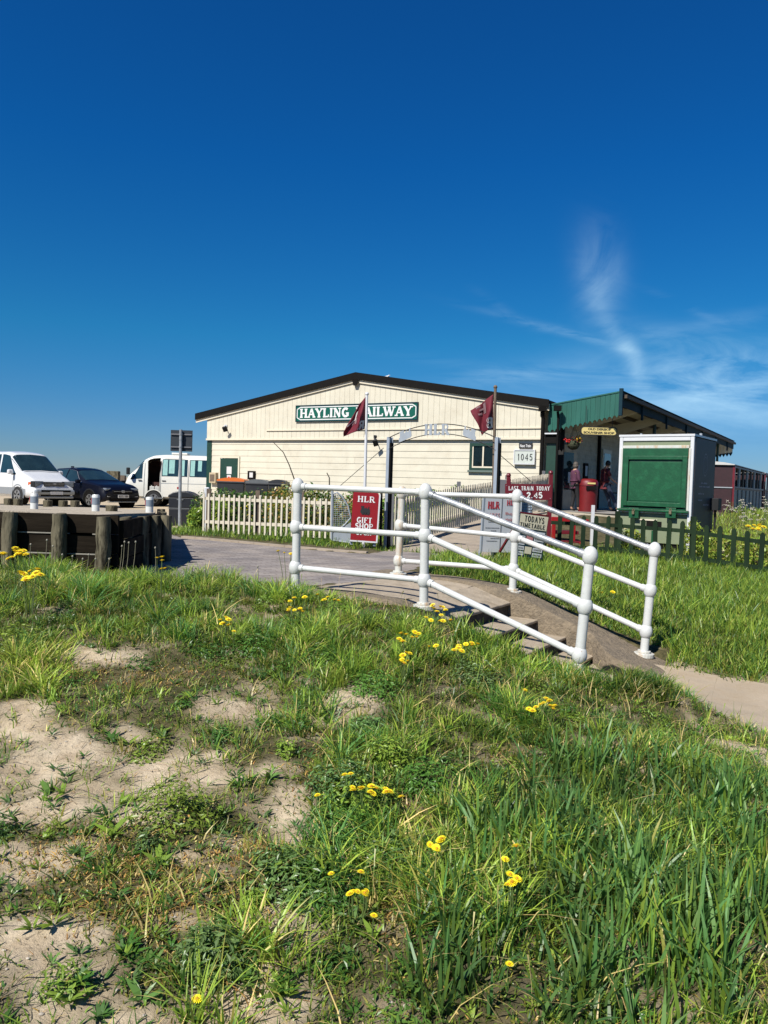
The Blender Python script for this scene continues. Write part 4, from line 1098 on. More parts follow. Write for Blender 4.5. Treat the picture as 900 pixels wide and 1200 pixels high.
# ribs of the sheet, brown purlins, cream beams
for k, u_ in enumerate((.35, 1.0, 1.65, 2.2)):
    b = MB(); b.prism([sp(u_, -.15, fz(u_) - .085), sp(u_ + .09, -.15, fz(u_) - .085), sp(u_ + .09, -.15, fz(u_) - .19), sp(u_, -.15, fz(u_) - .19)], PD * (cend)); b.build('purlin', M_darkbeam, can)
b = MB(); v_ = .1
while v_ < cend:
    b.prism([sp(.02, v_, fz(0) - .085), sp(uo - .02, v_, fz(uo) - .085), sp(uo - .02, v_, fz(uo) - .10), sp(.02, v_, fz(0) - .10)], PD * .05); v_ += .3
b.build('soffit_ribs', M_ceiling, can)
v_ = 2.1; k = 0
while v_ < cend:
    b = MB(); b.prism([sp(.0, v_, fz(0) - .2), sp(uo - .02, v_, fz(uo) - .14), sp(uo - .02, v_, fz(uo) - .36), sp(.0, v_, fz(0) - .66)], PD * .1)
    bb = b.build('beam', M_beam, can)
    b = MB(); b.box(sp(uo + .07, v_ + .05, fz(uo) - .32), (.06, .1, .62), Matrix.Rotation(-TP, 3, 'Z')); b.build('bracket', M_navy, bb)
    v_ += 3.6
for v_ in (5.8, 13.0, 20.0):
    b = MB(); b.tube([sp(1.75, v_, PZ), sp(1.75, v_, fz(1.75) - .2)], .06, 12); b.build('column', M_dkgreen, can)
# far end boards with teeth
b = MB(); nbd = 12; du = (uo - 0) / nbd
for i in range(nbd):
    a0 = i * du + .002; a1 = (i + 1) * du - .004; bt = lambda u: fz(u) - .62
    b.prism([sp(a0, cend, fz(a0) - .1), sp(a1, cend, fz(a1) - .1), sp(a1, cend, bt(a1)), sp((a0 + a1) / 2, cend, bt(a0) - .13), sp(a0, cend, bt(a0))], PD * .025)
b.build('end_fascia', M_beam, can)
b = MB()
for i in range(nbd):
    a0 = i * du + .002; a1 = (i + 1) * du - .004; bt = lambda u: fz(u) - .62
    b.prism([sp(a0, cend - .01, bt(a0) + .02), sp(a1, cend - .01, bt(a1) + .02), sp(a1, cend - .01, bt(a1) - .03), sp((a0 + a1) / 2, cend - .01, bt(a0) - .16), sp(a0, cend - .01, bt(a0) - .03)], PD * -.01)
b.build('end_teeth', M_navy, can)
# shop sign hanging under the canopy
v_s = -.40
c0 = None
Yh = sp(1.1, v_s, 0).y
sl, sr, szt, szb = at(680.5, 503, Yh), at(723.5, 503, Yh), at(702, 500, Yh).z, at(702, 510.5, Yh).z
ss = thing('shop_sign', 'small yellow sign with two lines of dark capitals hanging below the canopy fascia', 'sign', Vector(((sl.x + sr.x) / 2, Yh, szb)))
us = (sr - sl); us.z = 0; us.normalize()
sw = (sr - sl).length; cm = Vector(((sl.x + sr.x) / 2, Yh, (szt + szb) / 2)); hh = szt - szb
def rounded(w, h, r, off):
    P = []
    for cx, cz, a0 in ((w / 2 - r, h / 2 - r, 0), (-w / 2 + r, h / 2 - r, 90), (-w / 2 + r, -h / 2 + r, 180), (w / 2 - r, -h / 2 + r, 270)):
        for k in range(5):
            a = math.radians(a0 + 22.5 * k); P.append(cm + us * (cx + r * math.cos(a)) + Vector((0, 0, cz + r * math.sin(a))) + Vector((0, -1, 0)) * off)
    return P
b = MB(); b.prism(rounded(sw, hh, .1, 0), (0, .03, 0)); b.build('frame', M_blackink, ss)
b = MB(); b.prism(rounded(sw - .06, hh - .06, .08, .004), (0, .003, 0)); b.build('board', M_yellowboard, ss)
text_mesh("OLD DEREK'S", hh * .26, M_blackink, ss, cm + Vector((0, -.004, hh * .08)), us, width=sw * .6, bold=.045)
text_mesh("SOUVENIR SHOP", hh * .26, M_blackink, ss, cm + Vector((0, -.004, -hh * .32)), us, width=sw * .84, bold=.045)
for s_ in (-.36, .36):
    b = MB(); b.tube([cm + us * sw * s_ + Vector((0, .015, hh / 2)), cm + us * sw * s_ + Vector((0, .015, hh / 2 + .62))], .008, 6); b.build('chain', M_wire, ss)
# hanging flower basket
Yb = sp(.45, .1, 0).y; hb = at(672, 519, Yb)
bk = thing('hanging_basket', 'hanging basket of red and yellow flowers under the canopy', 'flower basket', hb - Vector((0, 0, .2)))
b = MB(); b.ball(hb - Vector((0, 0, .05)), .2, .2, .17, 14, 8); b.build('moss_bowl', M_basket, bk)
for k, (m_, cx) in enumerate(((M_redflower, -.13), (mat('dark_red_petal', (.12, .02, .02)), .02), (mat('yellow_bloom', (.6, .35, .03)), .14), (mat('basket_leaf', (.03, .06, .02)), -.02))):
    b = MB()
    for j in range(34):
        c = hb + Vector((cx + random.gauss(0, .07), random.gauss(0, .09) - .03, .08 + random.gauss(0, .06) - (.08 if k == 3 else 0)))
        b.ball(c, .03, .03, .022, 6, 4)
    b.build('blooms' if k < 3 else 'leaves', m_, bk)
b = MB()
for a in (0, 2.1, 4.2): b.tube([hb + Vector((.18 * math.cos(a), .18 * math.sin(a), .05)), hb + Vector((0, 0, .62))], .006, 5)
b.build('chain', M_wire, bk)

# ================================================================ KIOSK
KT = math.radians(37)
KN = Vector((math.cos(KT), -math.sin(KT), 0)); KD = Vector((math.sin(KT), math.cos(KT), 0))
KR = at(808, 646, 15.5); KZ = KR.z
def kp_(u, z, out=0.0, v=0.0): return Vector((KR.x, KR.y, KZ)) + KN * u - KD * out + KD * v + Vector((0, 0, z))
def kof(px, py):
    p = onplane(px, py, kp_(0, 0), KD); return (p - kp_(0, 0)).dot(KN), p.z - KZ
KW = -kof(722.8, 600)[0]; KH = kof(812, 511)[1]; KDEP = 1.7
print('kiosk', KW, KH)
ki = thing('ticket_kiosk', 'green shuttered kiosk with white corner frames and dark side panel behind the picket fence', 'kiosk', kp_(-KW / 2, 0, 0, KDEP / 2))
b = MB(); b.prism([kp_(-KW + .03, .12, -.02), kp_(-.03, .12, -.02), kp_(-.03, KH - .03, -.02), kp_(-KW + .03, KH - .03, -.02)], KD * (KDEP - .04)); b.build('body', M_olive, ki)
b = MB(); b.prism([kp_(-KW + .1, -.1, -.05), kp_(-.1, -.1, -.05), kp_(-.1, .119, -.05), kp_(-KW + .1, .119, -.05)], KD * (KDEP - .1)); b.build('plinth', M_black, ki)
for u_ in (-KW, -.075):
    for v_ in (0, KDEP - .075):
        b = MB(); b.prism([kp_(u_, .0, 0.01, v_), kp_(u_ + .075, .0, 0.01, v_), kp_(u_ + .075, KH, .01, v_), kp_(u_, KH, .01, v_)], KD * .08); b.build('corner_frame', M_whiteboard if v_ == 0 else M_darkplastic, ki, bevel=.012)
b = MB(); b.prism([kp_(-KW + .076, KH - .09, .008), kp_(-.076, KH - .09, .008), kp_(-.076, KH, .008), kp_(-KW + .076, KH, .008)], KD * .07); b.build('top_frame', M_whiteboard, ki, bevel=.01)
b = MB(); b.prism([kp_(-KW - .01, KH + .001, .02), kp_(.01, KH + .001, .02), kp_(.01, KH + .045, .02), kp_(-KW - .01, KH + .045, .02)], KD * (KDEP + .04)); b.build('roof', M_whiteboard, ki)
# right side panel
b = MB(); b.prism([kp_(.0, .12, -.08), kp_(.0, .12, -(KDEP - .08)), kp_(.0, KH - .02, -(KDEP - .08)), kp_(.0, KH - .02, -.08)], KN * .012); sd = b.build('side_panel', M_darkside, ki)
# emblem and text on the side
def side_pt(v, z, o=.014): return kp_(o, z, 0, v)
b = MB()
for r0, r1 in ((.24, .225), (.17, .16)):
    n = 28
    for k in range(n):
        a = 2 * PI * k / n; a2 = 2 * PI * (k + 1) / n
        c0 = (.85, KH - .55)
        b.quad(side_pt(c0[0] + r0 * math.cos(a) * .75, c0[1] + r0 * math.sin(a)), side_pt(c0[0] + r0 * math.cos(a2) * .75, c0[1] + r0 * math.sin(a2)), side_pt(c0[0] + r1 * math.cos(a2) * .75, c0[1] + r1 * math.sin(a2)), side_pt(c0[0] + r1 * math.cos(a) * .75, c0[1] + r1 * math.sin(a)))
M_faded = mat('faded_grey_print', (.22, .2, .26), .5, var=.15)
M_lilac = mat('lilac_print', (.38, .32, .42), .5, var=.15)
b.build('emblem', M_faded, sd, fixn=False)
for k, (v0, v1, zz) in enumerate(((.6, 1.05, .95), (.4, 1.25, 1.02), (.4, .85, 1.17), (.4, .72, 1.30), (.8, 1.25, 1.40))):
    b = MB(); n = int((v1 - v0) / .05)
    for j in range(n):
        if random.random() < .14: continue
        a = v0 + (v1 - v0) * j / n; h_ = random.uniform(.018, .034)
        b.quad(side_pt(a, KH - zz), side_pt(a + .036, KH - zz), side_pt(a + .036, KH - zz + h_), side_pt(a, KH - zz + h_))
    b.build('print_line', M_lilac, sd, fixn=False)
b = MB(); b.box(kp_(.09, .95, 0, KDEP - .15), (.16, .28, .26), Matrix.Rotation(-KT, 3, 'Z')); b.build('junction_box', M_darkplastic, ki, bevel=.01)
b = MB(); b.tube([kp_(.07, .82, 0, KDEP - .12), kp_(.07, .0, 0, KDEP - .12)], .025, 8); b.build('conduit', M_darkplastic, ki)
b = MB(); b.tube([kp_(-.12, KH, 0, .9), kp_(-.12, KH + .12, 0, .9)], .03, 8); b.tube([kp_(-KW + .35, KH + .04, 0, .3), kp_(-KW + .35, KH + .09, 0, .3)], .025, 8); b.build('roof_fitting', M_lightgrey, ki)
# green shutter
def kr(x0, y0, x1, y1):
    a = kof(x0, (y0 + y1) / 2)[0]; c = kof(x1, (y0 + y1) / 2)[0]; z1 = kof((x0 + x1) / 2, y0)[1]; z0 = kof((x0 + x1) / 2, y1)[1]
    return a, c, z0, z1
def kslab(a, c, z0, z1, out, th): return MB().prism([kp_(a, z0, out), kp_(c, z0, out), kp_(c, z1, out), kp_(a, z1, out)], KD * th)
a, c, z0, z1 = kr(729.5, 525.5, 806, 597)
sh_ = kslab(a, c, z0, z1, .055, .07).build('shutter', M_green, ki, bevel=.006)
for q0, q1, r0, r1 in ((a - .012, c + .012, z1 + .003, z1 + .06), (a - .045, a - .004, z0, z1), (c + .004, c + .045, z0, z1)):
    kslab(q0, q1, r0, r1, .035, .05).build('shutter_surround', M_whiterust, ki, bevel=.005)
ia, ic, iz0, iz1 = kr(738, 539.5, 799.5, 588)
pn = kslab(ia + .012, ic - .014, iz0 + .012, iz1 - .03, .062, .006).build('panel', M_green, sh_, bevel=.004)
for q0, q1, r0, r1 in ((ia - .10, ia - .014, iz0 - .1, iz1 + .085), (ic + .014, ic + .10, iz0 - .1, iz1 + .085), (ia - .013, ic + .013, iz1 + .014, iz1 + .085), (ia - .013, ic + .013, iz0 - .1, iz0 - .014)):
    kslab(q0, q1, r0, r1, .095, .038).build('edge_strip', M_green, sh_, bevel=.004)
for q0, q1, r0, r1 in ((ia - .03, ic + .013, iz1 + .001, iz1 + .013), (ia - .013, ia - .001, iz0, iz1), (ic + .001, ic + .013, iz0, iz1), (ia - .05, ic + .05, iz0 - .125, iz0 - .103)):
    kslab(q0, q1, r0, r1, .0565, .001).build('shadow_gap', M_black, sh_)
kslab(a - .06, c + .06, z0 - .045, z0 - .004, .10, .09).build('shutter_rail', M_green, ki, bevel=.006)
kslab(a - .05, c + .03, z0 - .085, z0 - .048, .03, .03).build('sill', M_whiterust, ki, bevel=.004)
for px0, px1 in ((738.5, 750), (781.5, 793.5)):
    a_, c_, z0_, z1_ = kr(px0, 595, px1, 607)
    q = kslab(a_, c_, z0_, z1_, .09, .05).build('hasp_plate', M_green, ki, bevel=.005)
    m_ = (a_ + c_) / 2; b = MB(); b.box(kp_(m_, (z0_ + z1_) / 2 + .01, .115), (.05, .04, .07), Matrix.Rotation(-KT, 3, 'Z')); b.tube([kp_(m_ - .02, (z0_ + z1_) / 2 + .04, .115), kp_(m_ - .015, (z0_ + z1_) / 2 + .08, .115), kp_(m_ + .015, (z0_ + z1_) / 2 + .08, .115), kp_(m_ + .02, (z0_ + z1_) / 2 + .04, .115)], .008, 6)
    b.build('padlock', mat('brass', (.55, .42, .25), .35, .8), q)
a_, c_, z0_, z1_ = kr(757, 611, 775, 618); kslab(a_, c_, z0_, z1_, -.013, .02).build('slot', M_black, ki)
a_, c_, z0_, z1_ = kr(763, 622, 770, 640); kslab(a_, c_, z0_, z1_, .0, .02).build('leaflet_panel', M_green, ki)
a_, c_, z0_, z1_ = kr(748, 608.5, 770, 610); kslab(a_, c_, z0_, z1_, .0, .02).build('trim_strip', M_creamtrim, ki)

# ================================================================ TRAIN
cr = at(859, 560, 29.4); cr.z = 0
def tp_(u, v, z): return cr + PN * u + PD * v + Vector((0, 0, z))     # u = 0 right side, negative to the left
def coach(v0, L, lab, first):
    t = thing('railway_coach', lab, 'railway coach', tp_(-.8, v0 + L / 2, .2), 'coaches of the narrow gauge train')
    Zb, Zt = .35, at(859, 543.5, 29.4).z; wz = at(859, 571.5, 29.4).z
    b = MB(); prof = [(-1.66, Zt - .06), (-1.3, Zt + .05), (-.8, Zt + .1), (-.3, Zt + .05), (.05, Zt - .02), (.05, Zt - .05), (-.8, Zt - .04), (-1.66, Zt - .11)]
    b.prism([tp_(u, v0 - .08, z) for u, z in prof], PD * (L + .16)); b.build('roof', M_coachroof, t)
    b = MB(); b.prism([tp_(-1.6, v0, Zb), tp_(0, v0, Zb), tp_(0, v0, wz), tp_(-1.6, v0, wz)], PD * L); b.build('lower_body', M_coachdark, t)
    b = MB(); b.prism([tp_(-1.55, v0 + .05, wz + .001), tp_(-1.3, v0 + .05, wz + .001), tp_(-1.3, v0 + .05, Zt - .07), tp_(-1.55, v0 + .05, Zt - .07)], PD * (L - .1)); b.build('far_side', M_coachdark, t)
    b = MB(); b.prism([tp_(-1.58, v0 + .01, wz + .002), tp_(-.02, v0 + .01, wz + .002), tp_(-.02, v0 + .01, Zt - .07), tp_(-1.58, v0 + .01, Zt - .07)], PD * .05); b.build('end_panel', M_coachdark, t)
    b = MB(); b.span(tp_(-1.6, v0 - .02, wz), tp_(0, v0 - .02, wz), .03, .04); b.build('end_rail', M_lightgrey, t)
    for v_ in (v0, v0 + L - .12):
        b = MB(); b.prism([tp_(-.02, v_, Zb - .1), tp_(.06, v_, Zb - .1), tp_(.06, v_, Zt - .06), tp_(-.02, v_, Zt - .06)], PD * .14); b.build('corner_post', M_coachred, t)
    n = 4
    for k in range(1, n * 2):
        v_ = v0 + .15 + (L - .3) * k / (n * 2)
        b = MB(); b.prism([tp_(-.03, v_, wz + .05), tp_(.035, v_, wz + .05), tp_(.035, v_, Zt - .13), tp_(-.03, v_, Zt - .13)], PD * (.38 if k % 2 else .3)); b.build('window_pillar', M_coachpale if k % 2 else M_brownpost, t)
    b = MB(); b.span(tp_(.02, v0 + .15, wz + .02), tp_(.02, v0 + L - .15, wz + .02), .06, .07); b.span(tp_(.01, v0 + .15, Zt - .11), tp_(.01, v0 + L - .15, Zt - .11), .06, .06); b.build('waist_rail', M_greyink, t)
    for k in range(n * 2):
        v_ = v0 + .2 + (L - .3) * k / (n * 2)
        b = MB(); b.prism([tp_(.0, v_, Zb), tp_(.03, v_, Zb), tp_(.03, v_, wz - .07), tp_(.0, v_, wz - .07)], PD * .75); b.build('side_panel', M_coachpale, t)
    b = MB(); b.box(tp_(-.8, v0 + L / 2, .22), (1.1, L * .9, .16), Matrix.Rotation(-TP, 3, 'Z')); b.build('underframe', M_black, t)
    for v_ in (v0 + .9, v0 + L - .9):
        for u_ in (-1.2, -.4):
            b = MB(); b.tube([tp_(u_ - .05, v_, .13), tp_(u_ + .05, v_, .13)], .2, 16); b.build('wheel', M_black, t)
coach(0, 10.2, 'maroon framed railway coach with open windows, nearest to the kiosk', True)
coach(10.7, 10.0, 'second railway coach beyond the nearest one, cut by the photo edge', False)
# ================================================================ FENCES
def lerp(a, b, t): return a + (b - a) * t
def picket_fence(label, P, spacing, pw, m_p, th=.018, tops='flat', rails=((.12, .06), (.72, .06)), rail_t=.03, post_m=None, posts=(), maxn=99, side=-1, name='picket_fence', kink=.012):
    """P: list of (x, y, zbottom, ztop) along the line"""
    pts = [Vector(p[:2]) for p in P]
    seg = [(pts[i + 1] - pts[i]).length for i in range(len(pts) - 1)]; tot = sum(seg)
    def samp(s):
        for i, L in enumerate(seg):
            if s <= L or i == len(seg) - 1:
                t = s / L; q = pts[i].lerp(pts[i + 1], t); d = (pts[i + 1] - pts[i]).normalized()
                return q, lerp(P[i][2], P[i + 1][2], t), lerp(P[i][3], P[i + 1][3], t), d
            s -= L
    mid = samp(tot / 2)
    t = thing(name, label, 'fence', (mid[0].x, mid[0].y, mid[1]))
    n = min(maxn, int(tot / spacing) + 1)
    for k in range(n):
        q, zb, zt, d = samp(tot * k / (n - 1)); d3 = Vector((d.x, d.y, 0)); nn = Vector((d.y, -d.x, 0)) * side * -1
        zt += random.uniform(-.012, .012); tilt = random.uniform(-kink, kink)
        a = Vector((q.x, q.y, 0)) - d3 * pw / 2; w = d3 * pw
        if tops == 'round':
            prof = [(0, zb), (1, zb), (1, zt - .05), (.82, zt - .018), (.5, zt), (.18, zt - .018), (0, zt - .05)]
        elif tops == 'point':
            prof = [(0, zb), (1, zb), (1, zt - .045), (.5, zt), (0, zt - .045)]
        else:
            prof = [(0, zb), (1, zb), (1, zt - .008), (.8, zt), (.2, zt), (0, zt - .008)]
        b = MB(); b.prism([a + w * u + Vector((0, 0, z)) + d3 * tilt * (z - zb) for u, z in prof], nn * th)
        b.build('picket', m_p, t)
    for f, h in rails:
        for i in range(len(P) - 1):
            za = lerp(P[i][3], P[i][2], f); zb_ = lerp(P[i + 1][3], P[i + 1][2], f)
            d = (pts[i + 1] - pts[i]).normalized(); nn = Vector((d.y, -d.x, 0)) * side
            b = MB(); b.span(Vector((pts[i].x, pts[i].y, za)) + nn * (rail_t / 2 + .002), Vector((pts[i + 1].x, pts[i + 1].y, zb_)) + nn * (rail_t / 2 + .002), rail_t, h); b.build('rail', m_p, t)
    for s in posts:
        q, zb, zt, d = samp(tot * s); nn = Vector((d.y, -d.x, 0)) * side
        c = Vector((q.x, q.y, 0)) + nn * (rail_t + .045)
        b = MB(); b.box(c + Vector((0, 0, (zb + zt) / 2 + .02)), (.08, .08, zt - zb + .16)); b.build('post', post_m or m_p, t)
    return t
def fp(px, ptop, pbot, Y):
    a = at(px, pbot, Y); c = at(px, ptop, Y); return (a.x, a.y, a.z, c.z)
picket_fence('low cream picket fence left of the metal gate, in front of the wheelie bins', [fp(238.5, 578.5, 624, 15.0), fp(341, 582.5, 628.5, 14.3), fp(388, 584, 631, 14.0)], .113, .036, M_picket, posts=(0.02, .42, .76), post_m=M_brownpost, side=-1)
picket_fence('long cream picket fence running away from the gate towards the souvenir shop', [fp(462, 582, 640, 14.0), fp(566, 565.5, 607.5, 18.5), fp(650, 554, 596, 24.3)], .12, .05, M_picket, posts=(0.0, .3, .6, .9), post_m=M_greyink, side=-1)
picket_fence('dark green picket fence with rounded tops in front of the kiosk', [fp(641, 601.5, 646, 15.1), fp(717, 604.8, 650, 14.7), fp(800, 610.5, 659, 14.0), fp(889, 623, 672, 13.2), fp(925, 628.5, 678, 12.9)], .222, .082, M_fencegreen, tops='round', rails=((.24, .07), (.86, .07)), posts=(0.3, .62, .93), side=-1, kink=.03)

# ================================================================ GATEWAY
gp = at(451, 644, 13.5); gq = at(577, 650, 12.6)
gz = at(455, 512, 13.5).z; gz2 = at(580, 512, 12.6).z
gw = thing('gateway_arch', 'grey steel gateway with thin arched rods carrying three letters and two engine plates', 'gateway', (gp + gq) / 2)
gd = Vector((gq.x - gp.x, gq.y - gp.y, 0)); GW = gd.length; gd.normalize(); gn = Vector((gd.y, -gd.x, 0))
RG = Matrix.Rotation(math.atan2(gd.y, gd.x), 3, 'Z')
for p, zt in ((gp, gz), (gq, gz2)):
    b = MB(); b.box(Vector((p.x, p.y, (p.z - .1 + zt) / 2)), (.056, .012, zt - p.z + .1), RG); b.box(Vector((p.x, p.y, (p.z - .1 + zt) / 2)) - gn * .065 + gd * 0, (.01, .11, zt - p.z + .1), RG); b.box(Vector((p.x, p.y, (p.z - .1 + zt) / 2)) - gn * .13, (.056, .012, zt - p.z + .1), RG); b.build('post', M_greypost, gw, bevel=.002)
    b = MB(); b.box(Vector((p.x, p.y, (p.z - .1 + zt - .1) / 2)) + gd * .040 - gn * .06, (.024, .10, zt - p.z), RG); b.build('post_shade_side', M_black, gw)  # black box painted in for the unlit right half of the post
def gpt(s, z, out=0.0): return Vector((gp.x, gp.y, 0)) + gd * s + gn * out + Vector((0, 0, z))
za_ = at(515, 496.5, 13.0).z; zr_ = at(515, 508, 13.0).z
b = MB(); b.tube([gpt(GW * t, gz - .02 + (za_ - gz + .02) * (1 - (2 * t - 1) ** 2)) for t in np.linspace(0, 1, 17)], .008, 8)
b.tube([gpt(GW * t, gz - .22 + (zr_ - gz + .22) * (1 - (2 * t - 1) ** 2)) for t in np.linspace(0, 1, 17)], .007, 8); b.build('arch_rods', M_darkplastic, gw)
b = MB(); zL = at(515, 509.5, 13.0).z; hL = at(515, 496.8, 13.0).z - zL
uL = (at(498.5, 500, 13.2) - gpt(0, 0)).dot(gd); uR = (at(526.5, 500, 12.95) - gpt(0, 0)).dot(gd)
letters(b, 'HLR', gpt(uL, zL, .012), gd, (0, 0, 1), hL, uR - uL, th=.24, tl=.13, serif=.18, depth=.012, gap=.14); b.build('lettering', M_lightgrey, gw)
def engine_poly(w, h):
    return [(0, .12), (.06, .0), (.9, .0), (1, .12), (.97, .3), (.97, .55), (.88, .62), (.88, .95), (.78, .95), (.78, .68), (.62, .68), (.6, .85), (.52, .85), (.5, .7), (.36, .72), (.36, 1.0), (.03, 1.0), (.03, .9), (.07, .86), (.07, .45), (0, .42)]
for (x0, x1, y0, y1, fl) in ((465, 483.5, 501.5, 514, 0), (541, 559.5, 502, 514.5, 1)):
    a = (at(x0, 508, 13.3 if not fl else 12.8) - gpt(0, 0)).dot(gd); c = (at(x1, 508, 13.3 if not fl else 12.8) - gpt(0, 0)).dot(gd)
    z1 = at(x0, y0, 13.05).z; z0 = at(x0, y1, 13.05).z
    tl_ = .10 if not fl else -.10
    b = MB(); b.prism([gpt(a + (c - a) * (u if not fl else 1 - u), z0 + (z1 - z0) * v + tl_ * ((u if not fl else 1 - u) - .5), .02) for u, v in engine_poly(1, 1)], gn * .006); b.build('engine_plate', M_lightgrey, gw)
# bracing wires from the posts
for (x0, y0, Y0, x1, y1, Y1, r) in ((449.5, 525, 13.5, 399, 569, 14.2, .006), (580, 528, 12.6, 622, 564, 14.4, .006)):
    b = MB(); b.tube([at(x0, y0, Y0), at(x1, y1, Y1)], r, 6); b.build('bracing_wire', M_wire, gw)
# gate leaf
gl_ = thing('gate_leaf', 'open grey metal gate leaf of wire mesh with curved top beside the gift shop sign', 'gate', at(400, 633, 13.9))
Yg = 13.8
b = MB(); o_ = [(389.5, 579), (395, 577), (401, 582), (408, 593), (411, 607), (403, 616), (389.5, 624)]
P_ = [at(x, y, Yg) for x, y in o_]
b.tube(P_ + [P_[0]], .014, 8, False); b.tube([at(389.5, 575, Yg), at(388.5, 633, Yg)], .022, 10); b.tube([at(389, 633, Yg), at(412, 636.5, Yg)], .014, 8); b.build('frame', M_lightgrey, gl_)
b = MB()
op = np.array(o_)
for k in range(9):
    x = 391 + k * 2.4
    ysn = [y for y in np.linspace(576, 625, 100) if inpoly(np.array([x]), np.array([y]), o_)[0]]
    if len(ysn) > 1: b.tube([at(x, ysn[0], Yg), at(x, ysn[-1], Yg)], .003, 5)
for k in range(20):
    y = 578 + k * 2.4
    xsn = [x for x in np.linspace(389, 412, 100) if inpoly(np.array([x]), np.array([y]), o_)[0]]
    if len(xsn) > 1: b.tube([at(xsn[0], y, Yg), at(xsn[-1], y, Yg)], .003, 5)
b.build('mesh', M_lightgrey, gl_)
b = MB(); b.prism([at(389.5, 624.5, Yg), at(403, 617, Yg), at(411, 612, Yg), at(411.5, 635.5, Yg), at(389.5, 632.5, Yg)], (0, .01, 0)); b.build('kick_plate', M_lightgrey, gl_)

# ================================================================ SIGNS ON THE GROUND
def board(Y, TL, TR, BR_, BL_, dY=0.0):
    """a flat board given by its corners at depth Y (right side deeper by dY): returns a mapper (u right 0..1, v up 0..1, out)"""
    A = at(BL_[0], BL_[1], Y); B_ = at(BR_[0], BR_[1], Y + dY); C = at(TR[0], TR[1], Y + dY); D = at(TL[0], TL[1], Y)
    nrm = (B_ - A).cross(D - A).normalized()
    def f(u, v, o=0.0): return A.lerp(B_, u).lerp(D.lerp(C, u), v) + nrm * o
    return f, A, B_, C, D, nrm
def bslab(f, u0, u1, v0, v1, o, th, nrm): return MB().prism([f(u0, v0, o), f(u1, v0, o), f(u1, v1, o), f(u0, v1, o)], -nrm * th)
def bletters(f, txt, u0, u1, v0, v1, m, parent, o=.004, th=.22, tl=.12, serif=.16, gap=.05, italic=0):
    A = f(u0, v0, o); ux = f(u1, v0, o) - A; uz = f(u0, v1, o) - A
    b = MB(); letters(b, txt, A, ux, uz, uz.length, ux.length, th=th, tl=tl, serif=serif, depth=.002, gap=gap)
    return b.build('lettering', m, parent, fixn=False)
# gift shop
f, A, B_, C, D, nr = board(13.25, (414, 575.5), (444.5, 577.5), (440.5, 634.5), (410.5, 632.5))
gs = thing('gift_shop_sign', 'upright red gift shop sign with white letters beside the left gate post', 'sign', (A + B_) / 2)
rr = .05
pts = [(0, 0), (1, 0), (1, .94), (.97, .985), (.9, 1), (.1, 1), (.03, .985), (0, .94)]
b = MB(); b.prism([f(u, v) for u, v in pts], -nr * .02); b.build('board', M_red, gs)
bslab(f, 1.003, 1.06, -.03, .97, .01, .04, nr).build('frame', M_whiteboard, gs); bslab(f, -.02, 1.002, -.032, -.003, .01, .04, nr).build('frame', M_whiteboard, gs)
bletters(f, 'HLR', .18, .86, .79, .91, M_lettering, gs)
bletters(f, 'GIFT', .2, .8, .365, .475, M_lettering, gs, gap=.02)
bletters(f, 'SHOP', .15, .85, .24, .35, M_lettering, gs, gap=.02)
bletters(f, 'OPEN', .2, .82, .115, .215, M_lettering, gs, gap=.02)
b = MB(); b.prism([f(.32 + .38 * u, .56 + .15 * v, .004) for u, v in engine_poly(1, 1)], -nr * .003)
for uu in (.42, .52, .62): b.tube([f(uu, .565, .007), f(uu, .565, .003)], .028, 12)
b.build('engine_emblem', M_blackink, gs)
for u_ in (.05, .95):
    b = MB(); b.span(f(u_, .0, -.05), f(u_, -.1, -.05) , .05, .05); b.build('leg', M_greypost, gs)
b = MB(); b.tube([at(447, 577, 13.35), at(446, 641, 13.35)], .022, 8); b.build('stand_pole', M_black, gs)
# fares board
f, A, B_, C, D, nr = board(12.3, (568.5, 583), (612, 584), (609, 648), (564.5, 647), .35)
fb = thing('fares_board', 'white two-panel fares board with red lettering, standing in the grass', 'sign', (A + B_) / 2)
bslab(f, 0, .455, .0, 1, 0, .025, nr).build('left_panel', M_whiteboard, fb, bevel=.003); bslab(f, .47, 1, .0, 1, 0, .025, nr).build('right_panel', M_whiteboard, fb, bevel=.003)
bslab(f, .455, .47, .0, 1, .004, .03, nr).build('divider', M_greyink, fb); bslab(f, -.035, -.002, -.02, 1.01, .004, .04, nr).build('edge', M_lightgrey, fb)
bletters(f, 'HLR', .08, .39, .80, .93, M_redink, fb, th=.24)
bletters(f, 'FARES', .05, .42, .62, .72, M_redpale, fb, th=.13, tl=.08)
bletters(f, 'HLR', .58, .86, .87, .96, M_redink, fb, th=.2)
text_mesh('Buy a', .055, M_redpale, fb, f(.72, .68, .003), (f(1, .5) - f(0, .5)).normalized(), (f(.5, 1) - f(.5, 0)).normalized(), width=.24, bold=.02)
text_mesh('ticket', .055, M_redpale, fb, f(.72, .575, .003), (f(1, .5) - f(0, .5)).normalized(), (f(.5, 1) - f(.5, 0)).normalized(), width=.24, bold=.02)
text_mesh('here', .055, M_redpale, fb, f(.72, .47, .003), (f(1, .5) - f(0, .5)).normalized(), (f(.5, 1) - f(.5, 0)).normalized(), width=.2, bold=.02)
for k, (u0, u1, v) in enumerate(((.12, .36, .55), (.05, .42, .44), (.2, .34, .39), (.06, .4, .30), (.2, .42, .25), (.1, .38, .2), (.56, .9, .3), (.6, .86, .24))):
    b = MB(); u = u0
    while u < u1:
        w_ = random.uniform(.01, .03); b.quad(f(u, v, .003), f(u + w_, v, .003), f(u + w_, v + .014, .003), f(u, v + .014, .003)); u += w_ + .008
    b.build('print_line', M_greyink, fb, fixn=False)
b = MB(); 
